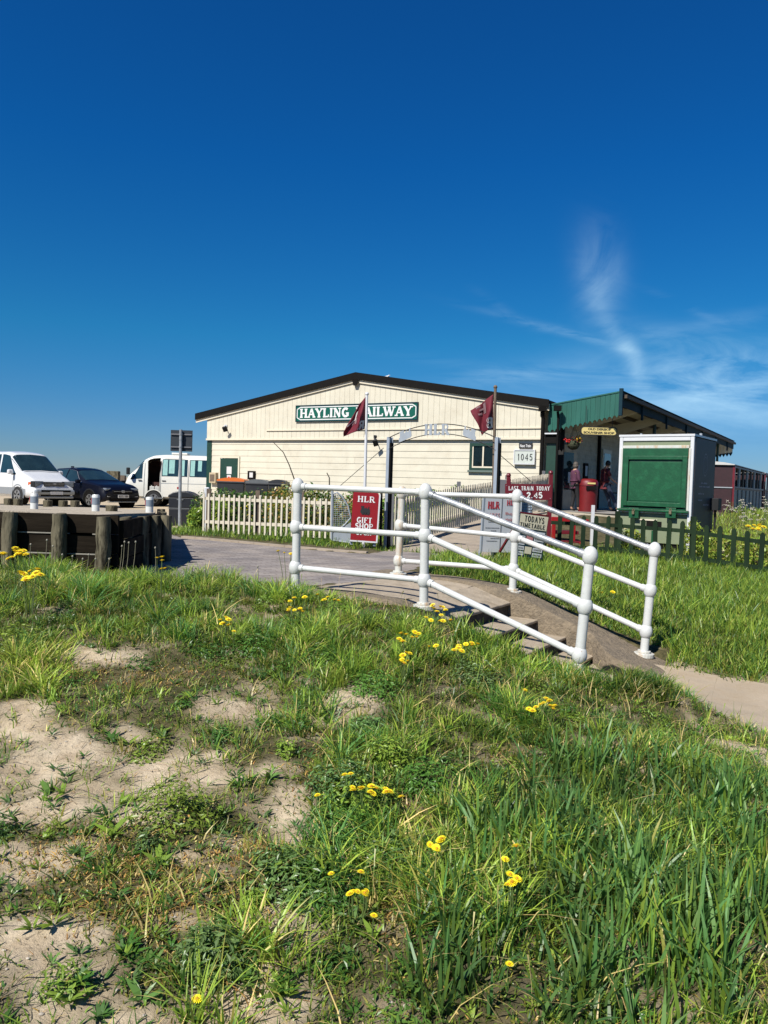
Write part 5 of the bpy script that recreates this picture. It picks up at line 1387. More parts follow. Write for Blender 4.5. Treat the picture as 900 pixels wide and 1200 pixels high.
for u_ in (-.01, .46, .99): b.span(f(u_, .02, -.05), f(u_, -.12, -.05), .04, .04)
b.build('feet', M_greypost, fb)
# timetable
f, A, B_, C, D, nr = board(11.4, (610, 599.5), (643.5, 604), (635, 656), (604, 651), .2)
ttb = thing('timetable_board', 'leaning board with cream header reading TODAYS TIMETABLE and rows of white time cards', 'sign', (A + B_) / 2)
bslab(f, 0, 1, .0, 1, 0, .03, nr).build('back_board', M_navy, ttb)
bslab(f, 0.0, 1, .965, 1, .006, .04, nr).build('maroon_edge', M_maroon, ttb)
bslab(f, .015, .985, .64, .962, .004, .004, nr).build('header', M_creamboard, ttb)
bletters(f, 'TODAYS', .16, .86, .80, .93, M_blackink, ttb, th=.2, tl=.15, serif=.1, o=.005, gap=.12)
bletters(f, 'TIMETABLE', .02, .93, .67, .765, M_blackink, ttb, th=.2, tl=.13, serif=.12, o=.005, gap=.06)
b = MB()
for r in range(5):
    for (u0, u1) in ((.02, .27), (.60, .95)):
        v0 = .03 + r * .118
        if r == 4: continue
        b.prism([f(u0, v0, .004), f(u1, v0, .004), f(u1, v0 + .088, .004), f(u0, v0 + .088, .004)], -nr * .003)
b.prism([f(.5, .53, .004), f(.96, .53, .004), f(.96, .60, .004), f(.5, .60, .004)], -nr * .003)
b.build('time_cards', M_whiteboard, ttb)
b = MB()
for r in range(4):
    for (u0, u1) in ((.04, .25), (.63, .92)):
        v0 = .055 + r * .118; u = u0
        while u < u1 - .02:
            w_ = random.uniform(.02, .045); b.quad(f(u, v0, .005), f(u + w_, v0, .005), f(u + w_, v0 + .035, .005), f(u, v0 + .035, .005)); u += w_ + .015
b.build('time_print', M_greyink, ttb, fixn=False)
bslab(f, .32, .55, .30, .5, .006, .004, nr).build('pink_card', M_redpale, ttb); bslab(f, .31, .55, .08, .24, .006, .004, nr).build('cream_card', M_creamboard, ttb)
b = MB(); b.span(f(.1, .0, -.04), f(.1, -.08, -.04), .04, .04); b.span(f(.9, .0, -.04), f(.9, -.08, -.04), .04, .04); b.span(f(.1, .9, -.04), f(.1, 0, -.5), .03, .03); b.span(f(.9, .9, -.04), f(.9, 0, -.5), .03, .03); b.build('stand', M_maroon, ttb)
# last train sign
f, A, B_, C, D, nr = board(14.3, (592, 567), (646.5, 567.5), (646.5, 586), (592, 586), .0)
ls = thing('last_train_sign', 'maroon board on two posts reading LAST TRAIN TODAY 2.45 in white', 'sign', at(620, 640, 14.3))
bslab(f, 0, 1, 0, 1, 0, .025, nr).build('board', M_maroon, ls, bevel=.003)
bletters(f, 'LAST TRAIN TODAY', .07, .96, .60, .86, M_lettering, ls, th=.2, tl=.13, serif=.08, gap=.06)
bletters(f, '2.45', .46, .80, .12, .48, M_lettering, ls, th=.24, serif=0, gap=.12)
b = MB()
for u_, v_ in ((.03, .9), (.97, .9), (.03, .1), (.97, .1)): b.tube([f(u_, v_, .004), f(u_, v_, -.002)], .008, 8)
b.build('screws', M_chrome, ls)
for px_, y0 in ((596, 559), (645.5, 556)):
    p1 = at(px_, y0, 14.34); p0 = Vector((p1.x, p1.y, Hs(p1.x, p1.y) - .05))
    b = MB(); b.span(p0, p1, .07, .07); b.ball(p1 + Vector((0, 0, .03)), .045); b.build('post', M_maroon, ls)
# grey board behind it
f, A, B_, C, D, nr = board(15.2, (579.5, 561.5), (597, 562.5), (597, 592), (579.5, 591), .0)
gb_ = thing('grey_notice_board', 'plain grey notice board behind the left end of the last train sign', 'notice board', Vector((A.x, A.y, Hs(A.x, A.y))))
bslab(f, 0, 1, 0, 1, 0, .03, nr).build('board', M_greyink, gb_, bevel=.004); b = MB()
for u_ in (.1, .9):
    p = f(u_, .1, -.04); b.span(Vector((p.x, p.y, Hs(p.x, p.y) - .02)), p + Vector((0, 0, .3)), .04, .04)
b.build('legs', M_greypost, gb_)
# small mesh A-frame under the last train sign
f, A, B_, C, D, nr = board(13.7, (612, 588.5), (623, 588), (624, 604), (611, 604), .0)
pr_ = thing('poster_rack', 'small pale blue grid rack below the last train sign, behind the timetable board', 'rack', Vector((A.x, A.y, Hs(A.x, A.y))))
bslab(f, 0, 1, 0, 1, 0, .01, nr).build('panel', mat('pale_blue_panel', (.38, .47, .55), .5), pr_)
b = MB()
for k in range(6): b.span(f(k / 5, 0, .008), f(k / 5, 1, .008), .006, .006); b.span(f(0, k / 5, .008), f(1, k / 5, .008), .006, .006)
b.build('grid', M_greyink, pr_); b = MB()
for u_ in (0, 1):
    p = f(u_, .5, -.01); b.span(Vector((p.x, p.y, Hs(p.x, p.y) - .02)), p, .02, .02)
b.build('legs', M_greyink, pr_)

# ================================================================ FLAGPOLES AND FLAGS
def flagpole(px0, y0, px1, y1, Y, m, lab, r=.028):
    top = at(px0, y0, Y); bot = at(px1, y1, Y); d = (bot - top).normalized(); g = Hs(bot.x, bot.y) - .1
    bot2 = top + d * ((g - top.z) / d.z)
    t = thing('flagpole', lab, 'flagpole', bot2)
    b = MB(); b.tube([bot2, top], [r, r * .85], 12); b.build('pole', m, t, smooth=True)
    b = MB(); b.ball(top + Vector((0, 0, .02)), r * 1.2); b.build('finial', m, t, smooth=True)
    return t
fp1 = flagpole(430, 463, 426, 640, 13.6, M_whiteboard, 'white flagpole with maroon flag in front of the name sign')
fp2 = flagpole(580.5, 455, 577, 640, 12.75, M_brownpost, 'brown wooden flagpole with maroon flag behind the right gate post')
def flag(lab, Y, rows, letters_, m):
    """rows: list of (hoist point, list of points towards the fly) per height, each (px, py, dY)"""
    n = len(rows[0]); V = []
    ns, nt2 = 28, 28
    R_ = np.array([[list(at(p[0], p[1], Y + p[2])) for p in r] for r in rows])
    def S(u, v):
        i = v * (len(rows) - 1); a = min(int(i), len(rows) - 2); fv = i - a
        j = u * (n - 1); c = min(int(j), n - 2); fu = j - c
        p = (R_[a, c] * (1 - fu) + R_[a, c + 1] * fu) * (1 - fv) + (R_[a + 1, c] * (1 - fu) + R_[a + 1, c + 1] * fu) * fv
        p = p + np.array([0, .035 * math.sin(u * 9 + v * 5) * min(1, u * 3), 0])
        return Vector(p)
    b = MB(); vs = [S(i / ns, j / nt2) for j in range(nt2 + 1) for i in range(ns + 1)]
    b.add(vs, [(j * (ns + 1) + i, j * (ns + 1) + i + 1, (j + 1) * (ns + 1) + i + 1, (j + 1) * (ns + 1) + i) for j in range(nt2) for i in range(ns)])
    o = b.build('flag', M_flag, smooth=True, label=lab, cat='flag', group=None, fixn=False)
    sl_ = o.modifiers.new('cloth thickness', 'SOLIDIFY'); sl_.thickness = .004; sl_.offset = 0
    for (txt, u0, u1, v0, v1, mm) in letters_:
        tmp = MB(); letters(tmp, txt, Vector((0, 0, 0)), (1, 0, 0), (0, 0, 1), 1.0, 1.0, th=.32, tl=.2, serif=.14, depth=.0, gap=.05)
        b = MB(); vs = []; keep = []
        for q in tmp.v:
            u = u0 + (u1 - u0) * q.x; v = v0 + (v1 - v0) * q.z
            u_, v_ = min(max(u, 0), .999), min(max(v, 0), .999)
            p = S(u_, v_); du = S(min(u_ + .02, 1), v_) - S(max(u_ - .02, 0), v_); dv = S(u_, min(v_ + .02, 1)) - S(u_, max(v_ - .02, 0))
            nn = du.cross(dv).normalized()
            if nn.y > 0: nn = -nn
            vs.append(p + nn * .009)
        fs = [fc for k, fc in enumerate(tmp.f) if k % 1 == 0]
        b.add(vs, fs); b.build('lettering', mm, o, fixn=False)
    return o
M_flagw = mat('white_flag_print', (.66, .62, .6), .8)
M_flagr = mat('reversed_flag_print', (.26, .15, .16), .8)
# rows from hoist bottom to hoist top; points from the hoist outwards
flag('maroon flag hanging from the white pole over the middle of the name sign', 13.6,
     [[(427, 503, 0), (420, 505, -.10), (411, 508, -.02), (402.5, 511.5, .05)],
      [(428, 493, 0), (421, 494, -.12), (414, 497, .03), (402.5, 507, .05)],
      [(428.5, 480, 0), (422.5, 483, -.08), (416, 488, .05), (407, 498, .03)],
      [(428.5, 465, 0), (425, 469, -.03), (421, 474, .03), (416.5, 482, .03)]],
     [('R', .05, .38, .06, .34, M_flagw), ('L', .5, .95, .48, .78, M_flagw), ('H', .45, .75, .30, .5, M_flagr)], M_flag)
flag('maroon flag blowing left from the brown pole by the right gate post', 12.75,
     [[(578, 503, 0), (572, 504, -.10), (568, 506.5, .02), (565, 510.5, .06)],
      [(578, 492, 0), (571, 492, -.10), (566, 496, .05), (560, 498, .08)],
      [(578, 478, 0), (573, 480, -.05), (566, 484, .07), (553, 486, .1)],
      [(578, 462, 0), (571, 467, .0), (563, 474, .06), (551.5, 481, .1)]],
     [('B', .03, .42, .06, .4, M_flagw), ('H', .42, .85, .62, .95, M_flagr)], M_flag)

# ================================================================ STREET FURNITURE, BINS, BENCH
p = hit(215, 616, y0=16)
Yb = p.y
bn = thing('litter_bin', 'black litter bin with domed lid beside the sign pole', 'bin', p)
w2 = 15.2 / 900 * Yb; hb_ = (616 - 575.5) / 900 * Yb
b = MB(); b.box(p + Vector((0, 0, hb_ * .25)), (w2 * 1.92, .5, hb_ * .5)); b.build('base', M_blackbin, bn, bevel=.02)
b = MB(); b.box(p + Vector((0, 0, hb_ * .51)), (w2 * 2.0, .52, .02)); b.build('band', M_lidgrey, bn)
b = MB(); b.box(p + Vector((0, 0, hb_ * .67)), (w2 * 1.96, .5, hb_ * .30)); b.build('hood', M_blackbin, bn, bevel=.02)
b = MB(); hz = hb_ * .821
b.prism([p + Vector((x * w2, -.27, z)) for x, z in ((-1.04, hz), (1.04, hz), (1.0, hz + .06), (.6, hb_ * .97), (.25, hb_), (-.25, hb_), (-.6, hb_ * .97), (-1.0, hz + .06))], (0, .54, 0)); b.build('lid', M_blackbin, bn, bevel=.02)
b = MB(); b.box(p + Vector((-.03, -.26, hb_ * .76)), (w2 * .5, .02, .03)); b.build('handle', M_lidgrey, bn)
b = MB()
for x in (-.9, .9): b.box(p + Vector((x * w2, 0, -.02)), (.05, .4, .06))
b.build('foot', M_lidgrey, bn)
Yp = Yb - 1.2
pb = at(210.5, 622, Yp); pt_ = at(212, 503.5, Yp)
sp_ = thing('sign_pole', 'grey steel pole with the plain back of a square sign, beside the litter bin', 'road sign', pb)
b = MB(); b.tube([pb - Vector((0, 0, .3)), pt_], .038, 14); b.build('pole', M_galv, sp_, smooth=True)
c0, c1 = at(199.5, 528.5, Yp + .06), at(225.5, 504.5, Yp + .06)
b = MB(); b.box(((c0.x + c1.x) / 2, c0.y + .02, (c0.z + c1.z) / 2), (c1.x - c0.x, .012, c1.z - c0.z)); b.build('sign_plate', M_signback, sp_)
for zf in (.2, .8):
    b = MB(); b.box(((c0.x + c1.x) / 2, c0.y - .005, c0.z + (c1.z - c0.z) * zf), ((c1.x - c0.x) * .95, .03, .03)); b.build('channel', M_greyink, sp_)
    b = MB(); b.tube([Vector((pt_.x, pt_.y, c0.z + (c1.z - c0.z) * zf - .02)), Vector((pt_.x, pt_.y, c0.z + (c1.z - c0.z) * zf + .02))], .045, 12); b.build('clamp', M_galv, sp_)
# little white marker stake by the fence end
q0, q1 = at(242.5, 590, 15.3), at(242.5, 571, 15.3)
b = MB(); b.box((q0 + q1) / 2 - Vector((0, 0, .35)), (.09, .09, (q1.z - q0.z) + .7)); b.build('white_post', M_whiteboard, bevel=.008, label='square white post at the left end of the low cream fence', cat='post')
# commercial wheelie bins
def skip_bin(px0, px1, ytop, Y, bm_, lm, lab, kind):
    a = at(px0, ytop, Y); c = at(px1, ytop, Y); z0 = Hs((a.x + c.x) / 2, Y); w = c.x - a.x; cx = (a.x + c.x) / 2; zt = a.z
    t = thing('wheelie_bin', lab, 'wheelie bin', (cx, Y, z0), 'commercial wheelie bins against the hall')
    lid = .16
    b = MB(); s = .9
    zb = z0 + .18
    b.add([(cx - w / 2 * s, Y - .4, zb), (cx + w / 2 * s, Y - .4, zb), (cx + w / 2 * s, Y + .4, zb), (cx - w / 2 * s, Y + .4, zb), (cx - w / 2, Y - .48, zt - lid), (cx + w / 2, Y - .48, zt - lid), (cx + w / 2, Y + .48, zt - lid), (cx - w / 2, Y + .48, zt - lid)],
          [(0, 3, 2, 1), (4, 5, 6, 7), (0, 1, 5, 4), (1, 2, 6, 5), (2, 3, 7, 6), (3, 0, 4, 7)])
    b.build('body', bm_, t, bevel=.02)
    b = MB(); b.box((cx, Y, zt - lid + .02), (w + .04, 1.0, .05)); b.build('rim', bm_, t, bevel=.01)
    b = MB(); n = 8
    prof = [(-w / 2, 0)] + [(-w / 2 + w * k / n, .05 + (lid - .09) * math.sin(PI * min(1, max(0, k / n)))) for k in range(n + 1)] + [(w / 2, 0)]
    b.prism([Vector((cx + x, Y - .49, zt - lid + .047 + z)) for x, z in prof], (0, .98, 0)); b.build('lid', lm, t, smooth=False)
    for xx in (-.35, .35):
        for yy in (-.3, .3):
            b = MB(); b.tube([(cx + w * xx - .03, Y + yy, z0 + .08), (cx + w * xx + .03, Y + yy, z0 + .08)], .08, 12); b.build('wheel', M_tyre, t)
    return t
skip_bin(258, 289.5, 559.5, 24.8, M_charcoal, M_orange, 'wheelie bin with bright orange lid in front of the green door', 0)
skip_bin(291, 317, 561.5, 24.4, M_charcoal, M_lidgrey, 'wheelie bin with grey lid next to the orange lidded bin', 1)
skip_bin(317.5, 337, 562, 23.6, M_charcoal, M_charcoal, 'all dark wheelie bin, rightmost of the bins behind the fence', 2)
# red litter bin on the platform
p = atz(688, 599.5, PZ + .026)
rb = thing('litter_bin', 'round red litter bin on the platform between the two people', 'bin', p)
h = at(688, 561, p.y).z - p.z; r = 11.3 / 900 * p.y
b = MB(); b.tube([p, p + Vector((0, 0, h * .78))], [r * .93, r], 24); b.build('body', M_binred, rb, smooth=True)
b = MB(); b.tube([p + Vector((0, 0, h * .785)), p + Vector((0, 0, h * .9)), p + Vector((0, 0, h * .97)), p + Vector((0, 0, h))], [r * 1.04, r * 1.02, r * .85, r * .5], 24); b.build('hood', M_binred, rb, smooth=True)
b = MB(); b.box(p + Vector((.02, -r * 1.0, h * .72)), (r * 1.0, .05, .12)); b.build('opening', M_black, rb)
b = MB(); b.box(p + Vector((.02, -r * 1.03, h * .86)), (r * .8, .02, .05)); b.build('label_band', M_yellowboard, rb)
# black cafe table by the kiosk
p = atz(727, 599, PZ + .026); zt = at(727, 577.5, p.y).z
ct = thing('cafe_table', 'small black table half hidden behind the left edge of the kiosk', 'table', p)
b = MB(); b.tube([Vector((p.x, p.y, zt - .03)), Vector((p.x, p.y, zt))], .33, 24); b.build('table_top', M_black, ct)
b = MB(); b.tube([p, Vector((p.x, p.y, zt - .03))], .04, 10); b.build('pedestal', M_black, ct); b = MB(); b.tube([p, p + Vector((0, 0, .03))], .24, 20); b.build('base', M_black, ct)
# red slatted bench
p = at(666, 643, 16.6); p.z = Hs(p.x, p.y)
rbn = thing('red_bench', 'bright red wooden bench behind the green fence left of the kiosk', 'bench', p)
def rbx(x0, y0, x1, y1, Y, th, nm, m=M_redplastic):
    a, c = at(x0, y1, Y), at(x1, y0, Y)
    b = MB(); b.box(((a.x + c.x) / 2, Y, (a.z + c.z) / 2), (abs(c.x - a.x), th, abs(c.z - a.z))); return b.build(nm, m, rbn, bevel=.008)
rbx(646, 606.5, 676, 612, 16.45, .04, 'back_rail'); rbx(676, 608.5, 688, 611, 16.6, .3, 'arm_rest')
rbx(668, 612.3, 674.5, 636, 16.5, .07, 'leg'); rbx(646, 613, 651, 636, 16.5, .07, 'leg')
rbx(646, 622, 676, 625, 16.7, .34, 'seat', M_maroon); rbx(648, 634, 684, 637.5, 16.4, .06, 'stretcher', M_maroon); rbx(679, 635.5, 685, 640.5, 16.3, .08, 'foot')
b = MB(); q0, q1 = at(693.5, 648, 16.2), at(694.5, 592, 16.2); b.box((q0 + q1) / 2, (.065, .065, q1.z - q0.z)); b.build('white_post', M_whiteboard, bevel=.005, label='thin white post between the red bench and the kiosk', cat='post')
q0, q1 = at(686, 636, 16.4), at(686.5, 619, 16.4)

# ================================================================ CARS
def smooth1(a, k):
    if k < 1: return a
    ker = np.ones(2 * k + 1) / (2 * k + 1); return np.convolve(np.pad(a, k, mode='edge'), ker, mode='valid')
class Car:
    """body surface from keys (x, z_bottom, z_belt, z_top, half width low, half width belt, half width top)"""
    def __init__(s, keys, M, sm=2, N=140):
        K = np.array(sorted(keys)); s.M = M
        s.x = np.linspace(K[0, 0], K[-1, 0], N); s.P = [smooth1(np.interp(s.x, K[:, 0], K[:, c]), sm) for c in range(1, 7)]
    def S(s, x, v, side=1):
        zb, zl, zt, wl, wb, wt = [np.interp(x, s.x, p) for p in s.P]
        e = (zt - zl)
        sec = [(wl * .90, zb), (wl, zb + .10), (wl * 1.012, zb + (zl - zb) * .55), (wb, zl), (wb - (wb - wt) * .88, zl + e * .86), (wt * .86, zl + e * .97), (wt * .5, zt + .0), (0, zt + .015)]
        i = min(int(v), 6); f_ = v - i
        return Vector((x, side * lerp(sec[i][0], sec[i + 1][0], f_), lerp(sec[i][1], sec[i + 1][1], f_)))
    def body(s, parent, m, name='body', hole=None, xs=None):
        b = MB(s.M); X = list(xs if xs is not None else s.x[::2]); V = [0, .5, 1, 1.5, 2, 2.5, 3, 3.45, 4, 4.5, 5, 5.5, 6, 7]
        prof = [(v, -1) for v in V] + [(v, 1) for v in V[::-1][1:]]
        vs = []; n = len(prof)
        for x in X:
            for v, sd in prof: vs.append(s.S(x, v, sd))
        fs = []
        for i in range(len(X) - 1):
            for k in range(n - 1):
                if hole and hole(X[i], X[i + 1], prof[k], prof[k + 1]): continue
                fs.append((i * n + k, i * n + k + 1, (i + 1) * n + k + 1, (i + 1) * n + k))
        fs.append(tuple(range(n))); fs.append(tuple((len(X) - 1) * n + k for k in range(n)))
        b.add(vs, fs); o = b.build(name, m, parent, smooth=True); return o
    def patch(s, name, m, parent, x0, x1, v0, v1, off=.006, side=1, slant0=0, slant1=0, n=10, smooth=True, full=False):
        """panel lying just over the body; slant moves the end along x as v rises"""
        b = MB(s.M); g = 10; vs = []
        if full:
            cols = [(v0 + (7 - v0) * j / g, -1) for j in range(g + 1)] + [(v0 + (7 - v0) * j / g, 1) for j in range(g - 1, -1, -1)]
        else: cols = [(v0 + (v1 - v0) * j / g, side) for j in range(g + 1)]
        for i in range(n + 1):
            for j, (v, sd) in enumerate(cols):
                tv = (v - v0) / ((7 if full else v1) - v0)
                a = x0 + slant0 * tv; c = x1 + slant1 * tv; x = a + (c - a) * i / n
                p = s.S(x, v, sd); e = 1e-2
                dx = s.S(x + e, v, sd) - s.S(x - e, v, sd); dv = s.S(x, min(v + e, 7), sd) - s.S(x, v - e, sd)
                nn = dx.cross(dv); nn = nn.normalized() if nn.length > 1e-9 else Vector((0, sd, 0))
                if nn.dot(Vector((0, sd, .7))) < 0: nn = -nn
                vs.append(p + nn * off)
        w = len(cols)
        b.add(vs, [(i * w + j, i * w + j + 1, (i + 1) * w + j + 1, (i + 1) * w + j) for i in range(n) for j in range(w - 1)])
        return b.build(name, m, parent, smooth=smooth, fixn=False)
    def box(s, name, m, parent, c, size, rz=0, bevel=.01, sm=False):
        b = MB(s.M); b.box(c, size, Matrix.Rotation(rz, 3, 'Z')); return b.build(name, m, parent, bevel=bevel)
    def wheel(s, parent, x, y, r, w=.2, arch=True):
        sd = 1 if y > 0 else -1
        b = MB(s.M); b.tube([(x, y - sd * w, r), (x, y - sd * .02, r), (x, y, r)], [r, r, r * .93], 28)
        ty = b.build('wheel', M_tyre, parent, smooth=True)
        b = MB(s.M); b.tube([(x, y - sd * .01, r), (x, y + sd * .012, r)], [r * .64, r * .60], 24)
        rim = b.build('rim', M_rim, ty, smooth=False)
        b = MB(s.M)
        for k in range(5):
            a = 2 * PI * k / 5; a2 = a + .5; rr = (r * .17, r * .53)
            b.add([(x + rr[0] * math.cos(a), y + sd * .016, r + rr[0] * math.sin(a)), (x + rr[1] * math.cos(a), y + sd * .016, r + rr[1] * math.sin(a)), (x + rr[1] * math.cos(a2), y + sd * .016, r + rr[1] * math.sin(a2)), (x + rr[0] * math.cos(a2), y + sd * .016, r + rr[0] * math.sin(a2))], [(0, 1, 2, 3)])
        b.build('spoke_gaps', M_black, ty, fixn=False)
        return ty
    def arch(s, parent, x, y, r, m):
        sd = 1 if y > 0 else -1
        b = MB(s.M); n = 20; vs = []
        for rr, o in ((r * 1.12, .004), (r * 1.12, .012), (r * 1.24, .012), (r * 1.24, .0)):
            for k in range(n + 1):
                a = PI * (k / n) * 1.16 - .25; vs.append((x + rr * math.cos(a), y + sd * o, r + rr * math.sin(a)))
        b.add(vs, [(q * (n + 1) + k, q * (n + 1) + k + 1, (q + 1) * (n + 1) + k + 1, (q + 1) * (n + 1) + k) for q in range(3) for k in range(n)])
        o = b.build('wheel_arch', m, parent, smooth=True)
        b = MB(s.M); b.tube([(x, y - sd * .25, r), (x, y + sd * .006, r)], r * 1.12, 28); b.build('arch_well', M_black, o)
def frame(px, py, Y, yaw):       # car placed so that its local origin (centre, on the ground) sits at the point; +x is forward
    p = at(px, py, Y)
    return Matrix.Translation(p) @ Matrix.Rotation(yaw, 4, 'Z'), p
def plate_text(c, parent, txt, x, y, z, w, h, M, m=M_blackink):
    b = MB(M); letters(b, txt, Vector((x, y, z)), (0, 1, 0), (0, 0, 1), h, w, th=.2, tl=.2, serif=0, depth=.002, gap=.08); b.build('lettering', m, parent, fixn=False)

# --- white people carrier
yaw = math.radians(-35)
L, Wd = 4.75, 1.70
hv = Vector((math.cos(yaw), math.sin(yaw), 0)); lv = Vector((-math.sin(yaw), math.cos(yaw), 0))
corner = at(37, 592, 27.6)              # near front corner
org = corner - hv * (L / 2 - .1) + lv * (Wd / 2)
Mv = Matrix.Translation(org) @ Matrix.Rotation(yaw, 4, 'Z')
vn = thing('people_carrier', 'white people carrier van with grey lower band, cut by the left photo edge', 'van', org)
keys = [(-2.38, .35, .95, 1.5, .78, .80, .62), (-2.3, .28, 1.02, 1.86, .82, .83, .66), (-2.0, .26, 1.05, 1.95, .84, .84, .68), (.25, .26, 1.05, 1.96, .85, .85, .70), (.62, .26, 1.05, 1.90, .85, .85, .70),
        (1.45, .26, 1.06, 1.22, .85, .84, .74), (1.52, .26, 1.04, 1.16, .85, .83, .74), (2.12, .26, .86, .93, .84, .80, .7), (2.24, .27, .76, .82, .82, .78, .66), (2.36, .30, .56, .60, .76, .74, .6), (2.40, .34, .5, .53, .70, .70, .6)]
c = Car(keys, Mv)
c.body(vn, M_carwhite)
for sd in (-1, 1):
    c.patch('lower_band', M_carsilver, vn, -2.3, 2.25, 1.0, 1.75, .004, sd)
    c.patch('side_window', M_carglass, vn, .1, 1.22, 3.12, 4.0, .005, sd, 0, -.62)
    c.patch('side_window', M_carglass, vn, -1.05, 0.0, 3.12, 4.0, .005, sd)
    c.patch('side_window', M_carglass, vn, -2.15, -1.15, 3.12, 4.0, .005, sd)
    c.arch(vn, 1.35, sd * .852, .33, M_carsilver); c.arch(vn, -1.35, sd * .852, .33, M_carsilver)
    c.wheel(vn, 1.35, sd * .875, .33); c.wheel(vn, -1.35, sd * .875, .33)
    mir = c.box('mirror', M_carwhite, vn, (1.08, sd * 1.0, 1.18), (.14, .2, .18), 0, .05)
    c.box('mirror_arm', M_darkplastic, mir, (1.10, sd * .88, 1.10), (.06, .16, .05), 0, .01)
    hl = c.box('headlight', M_lamp, vn, (2.20, sd * .60, .76), (.20, .40, .19), sd * -.28, .03); c.box('lens_surround', M_darkplastic, hl, (2.185, sd * .60, .76), (.20, .44, .215), sd * -.28, .02); c.box('indicator', M_amber, hl, (2.07, sd * .80, .75), (.16, .05, .16), sd * -.2, .015)
c.patch('windscreen', M_carglass, vn, .70, 1.42, 3.9, 7, .006, full=True)
wi = c.box('wiper', M_black, vn, (1.42, -.3, 1.21), (.04, .6, .015), .1, .003)
gr = c.box('grille', M_darkplastic, vn, (2.27, 0, .76), (.12, .82, .18), 0, .02)
for k in range(3): c.box('grille_bar', M_chrome, gr, (2.335, 0, .705 + k * .052), (.01, .78, .016), 0, 0)
c.box('emblem', M_chrome, gr, (2.345, 0, .77), (.015, .1, .06), 0, .01)
bp = c.box('bumper', M_carsilver, vn, (2.32, 0, .47), (.24, 1.56, .20), 0, .06); c.box('bumper_lip', M_carsilver, vn, (2.3, 0, .29), (.2, 1.5, .10), 0, .04)
c.box('air_intake', M_black, bp, (2.438, 0, .52), (.02, 1.16, .075), 0, .005); c.box('air_intake', M_black, vn, (2.415, 0, .365), (.02, 1.16, .06), 0, .005)
pl_ = c.box('number_plate', M_plate, vn, (2.452, 0.02, .44), (.012, .50, .11), 0, .004)
for sd in (-1, 1): c.patch('door_seam', M_lidgrey, vn, 1.02, 1.035, 1.0, 3.1, .006, sd); c.patch('door_seam', M_lidgrey, vn, -.02, -.005, .6, 4.0, .006, sd)
c.patch('bonnet_seam', M_lidgrey, vn, 1.46, 1.475, 4.6, 7, .005, full=True)

# --- dark blue car
yaw = math.radians(-35)
L, Wd = 4.48, 1.84
hv = Vector((math.cos(yaw), math.sin(yaw), 0)); lv = Vector((-math.sin(yaw), math.cos(yaw), 0))
corner = at(118, 597, 29.6); org = corner - hv * (L / 2 - .12) + lv * (Wd / 2)
Mv = Matrix.Translation(org) @ Matrix.Rotation(yaw, 4, 'Z')
cn = thing('dark_blue_car', 'dark blue estate style car with white number plate, between the two white vans', 'car', org)
keys = [(-2.24, .45, .85, .95, .78, .78, .6), (-2.15, .36, .98, 1.15, .86, .86, .62), (-1.85, .3, 1.02, 1.45, .90, .88, .6), (-1.4, .28, 1.02, 1.56, .91, .89, .6), (-.4, .26, 1.0, 1.61, .92, .90, .62), (.1, .26, 1.0, 1.54, .92, .9, .62),
        (.95, .26, 1.0, 1.12, .92, .9, .76), (1.02, .26, .99, 1.08, .92, .9, .78), (1.85, .27, .90, .96, .9, .86, .74), (2.05, .28, .82, .86, .87, .82, .7), (2.2, .32, .66, .70, .80, .76, .62), (2.24, .4, .56, .6, .72, .7, .6)]
c = Car(keys, Mv)
c.body(cn, M_carnavy)
for sd in (-1, 1):
    c.patch('side_window', M_carglass, cn, -.35, .72, 3.1, 4.0, .005, sd, .02, -.62); c.patch('side_window', M_carglass, cn, -1.45, -.42, 3.1, 4.0, .005, sd, .12, 0)
    c.patch('window_trim', M_chrome, cn, -1.6, .82, 2.98, 3.07, .008, sd); c.patch('window_trim', M_chrome, cn, -1.3, .12, 4.04, 4.12, .008, sd)
    c.patch('pillar_trim', M_chrome, cn, .80, .85, 3.1, 4.05, .008, sd, -.68, -.68)
    c.arch(cn, 1.38, sd * .925, .35, M_darkplastic); c.arch(cn, -1.3, sd * .925, .35, M_darkplastic)
    c.wheel(cn, 1.38, sd * .93, .35); c.wheel(cn, -1.3, sd * .93, .35)
    c.patch('sill', M_darkplastic, cn, -1.9, 1.9, .1, 1.1, .006, sd)
    c.box('mirror', M_carnavy, cn, (.78, sd * 1.04, 1.06), (.14, .2, .14), 0, .04)
    hl = c.box('headlight', M_lamp, cn, (2.04, sd * .60, .78), (.20, .38, .10), sd * -.35, .03)
    c.box('door_handle', M_chrome, cn, (-.35, sd * .925, .9), (.18, .02, .03), 0, .005)
    c.box('fog_lamp_trim', M_chrome, cn, (2.17, sd * .58, .50), (.08, .26, .03), sd * -.3, .005)
    c.patch('roof_rail', M_chrome, cn, -1.4, .0, 4.75, 4.82, .03, sd)
c.patch('windscreen', M_carglass, cn, .20, .92, 3.92, 7, .006, full=True)
gr = c.box('grille', M_black, cn, (2.17, 0, .68), (.12, .9, .14), 0, .03); c.box('grille_bar', M_chrome, gr, (2.235, 0, .70), (.012, .82, .02), 0, .003); c.box('emblem', M_chrome, gr, (2.24, 0, .70), (.03, .14, .10), 0, .02)
c.box('lower_intake', M_black, cn, (2.21, 0, .38), (.06, 1.2, .14), 0, .02); c.box('bumper_trim', M_carsilver, cn, (2.20, 0, .29), (.1, 1.3, .035), 0, .01)
pl_ = c.box('number_plate', M_plate, cn, (2.262, 0, .51), (.012, .50, .12), 0, .004)
plate_text(c, pl_, 'KV15 YBP', 2.269, -.21, .475, .42, .07, Mv)
aer = c.box('aerial_fin', M_carnavy, cn, (-1.2, 0, 1.63), (.2, .04, .07), 0, .015)

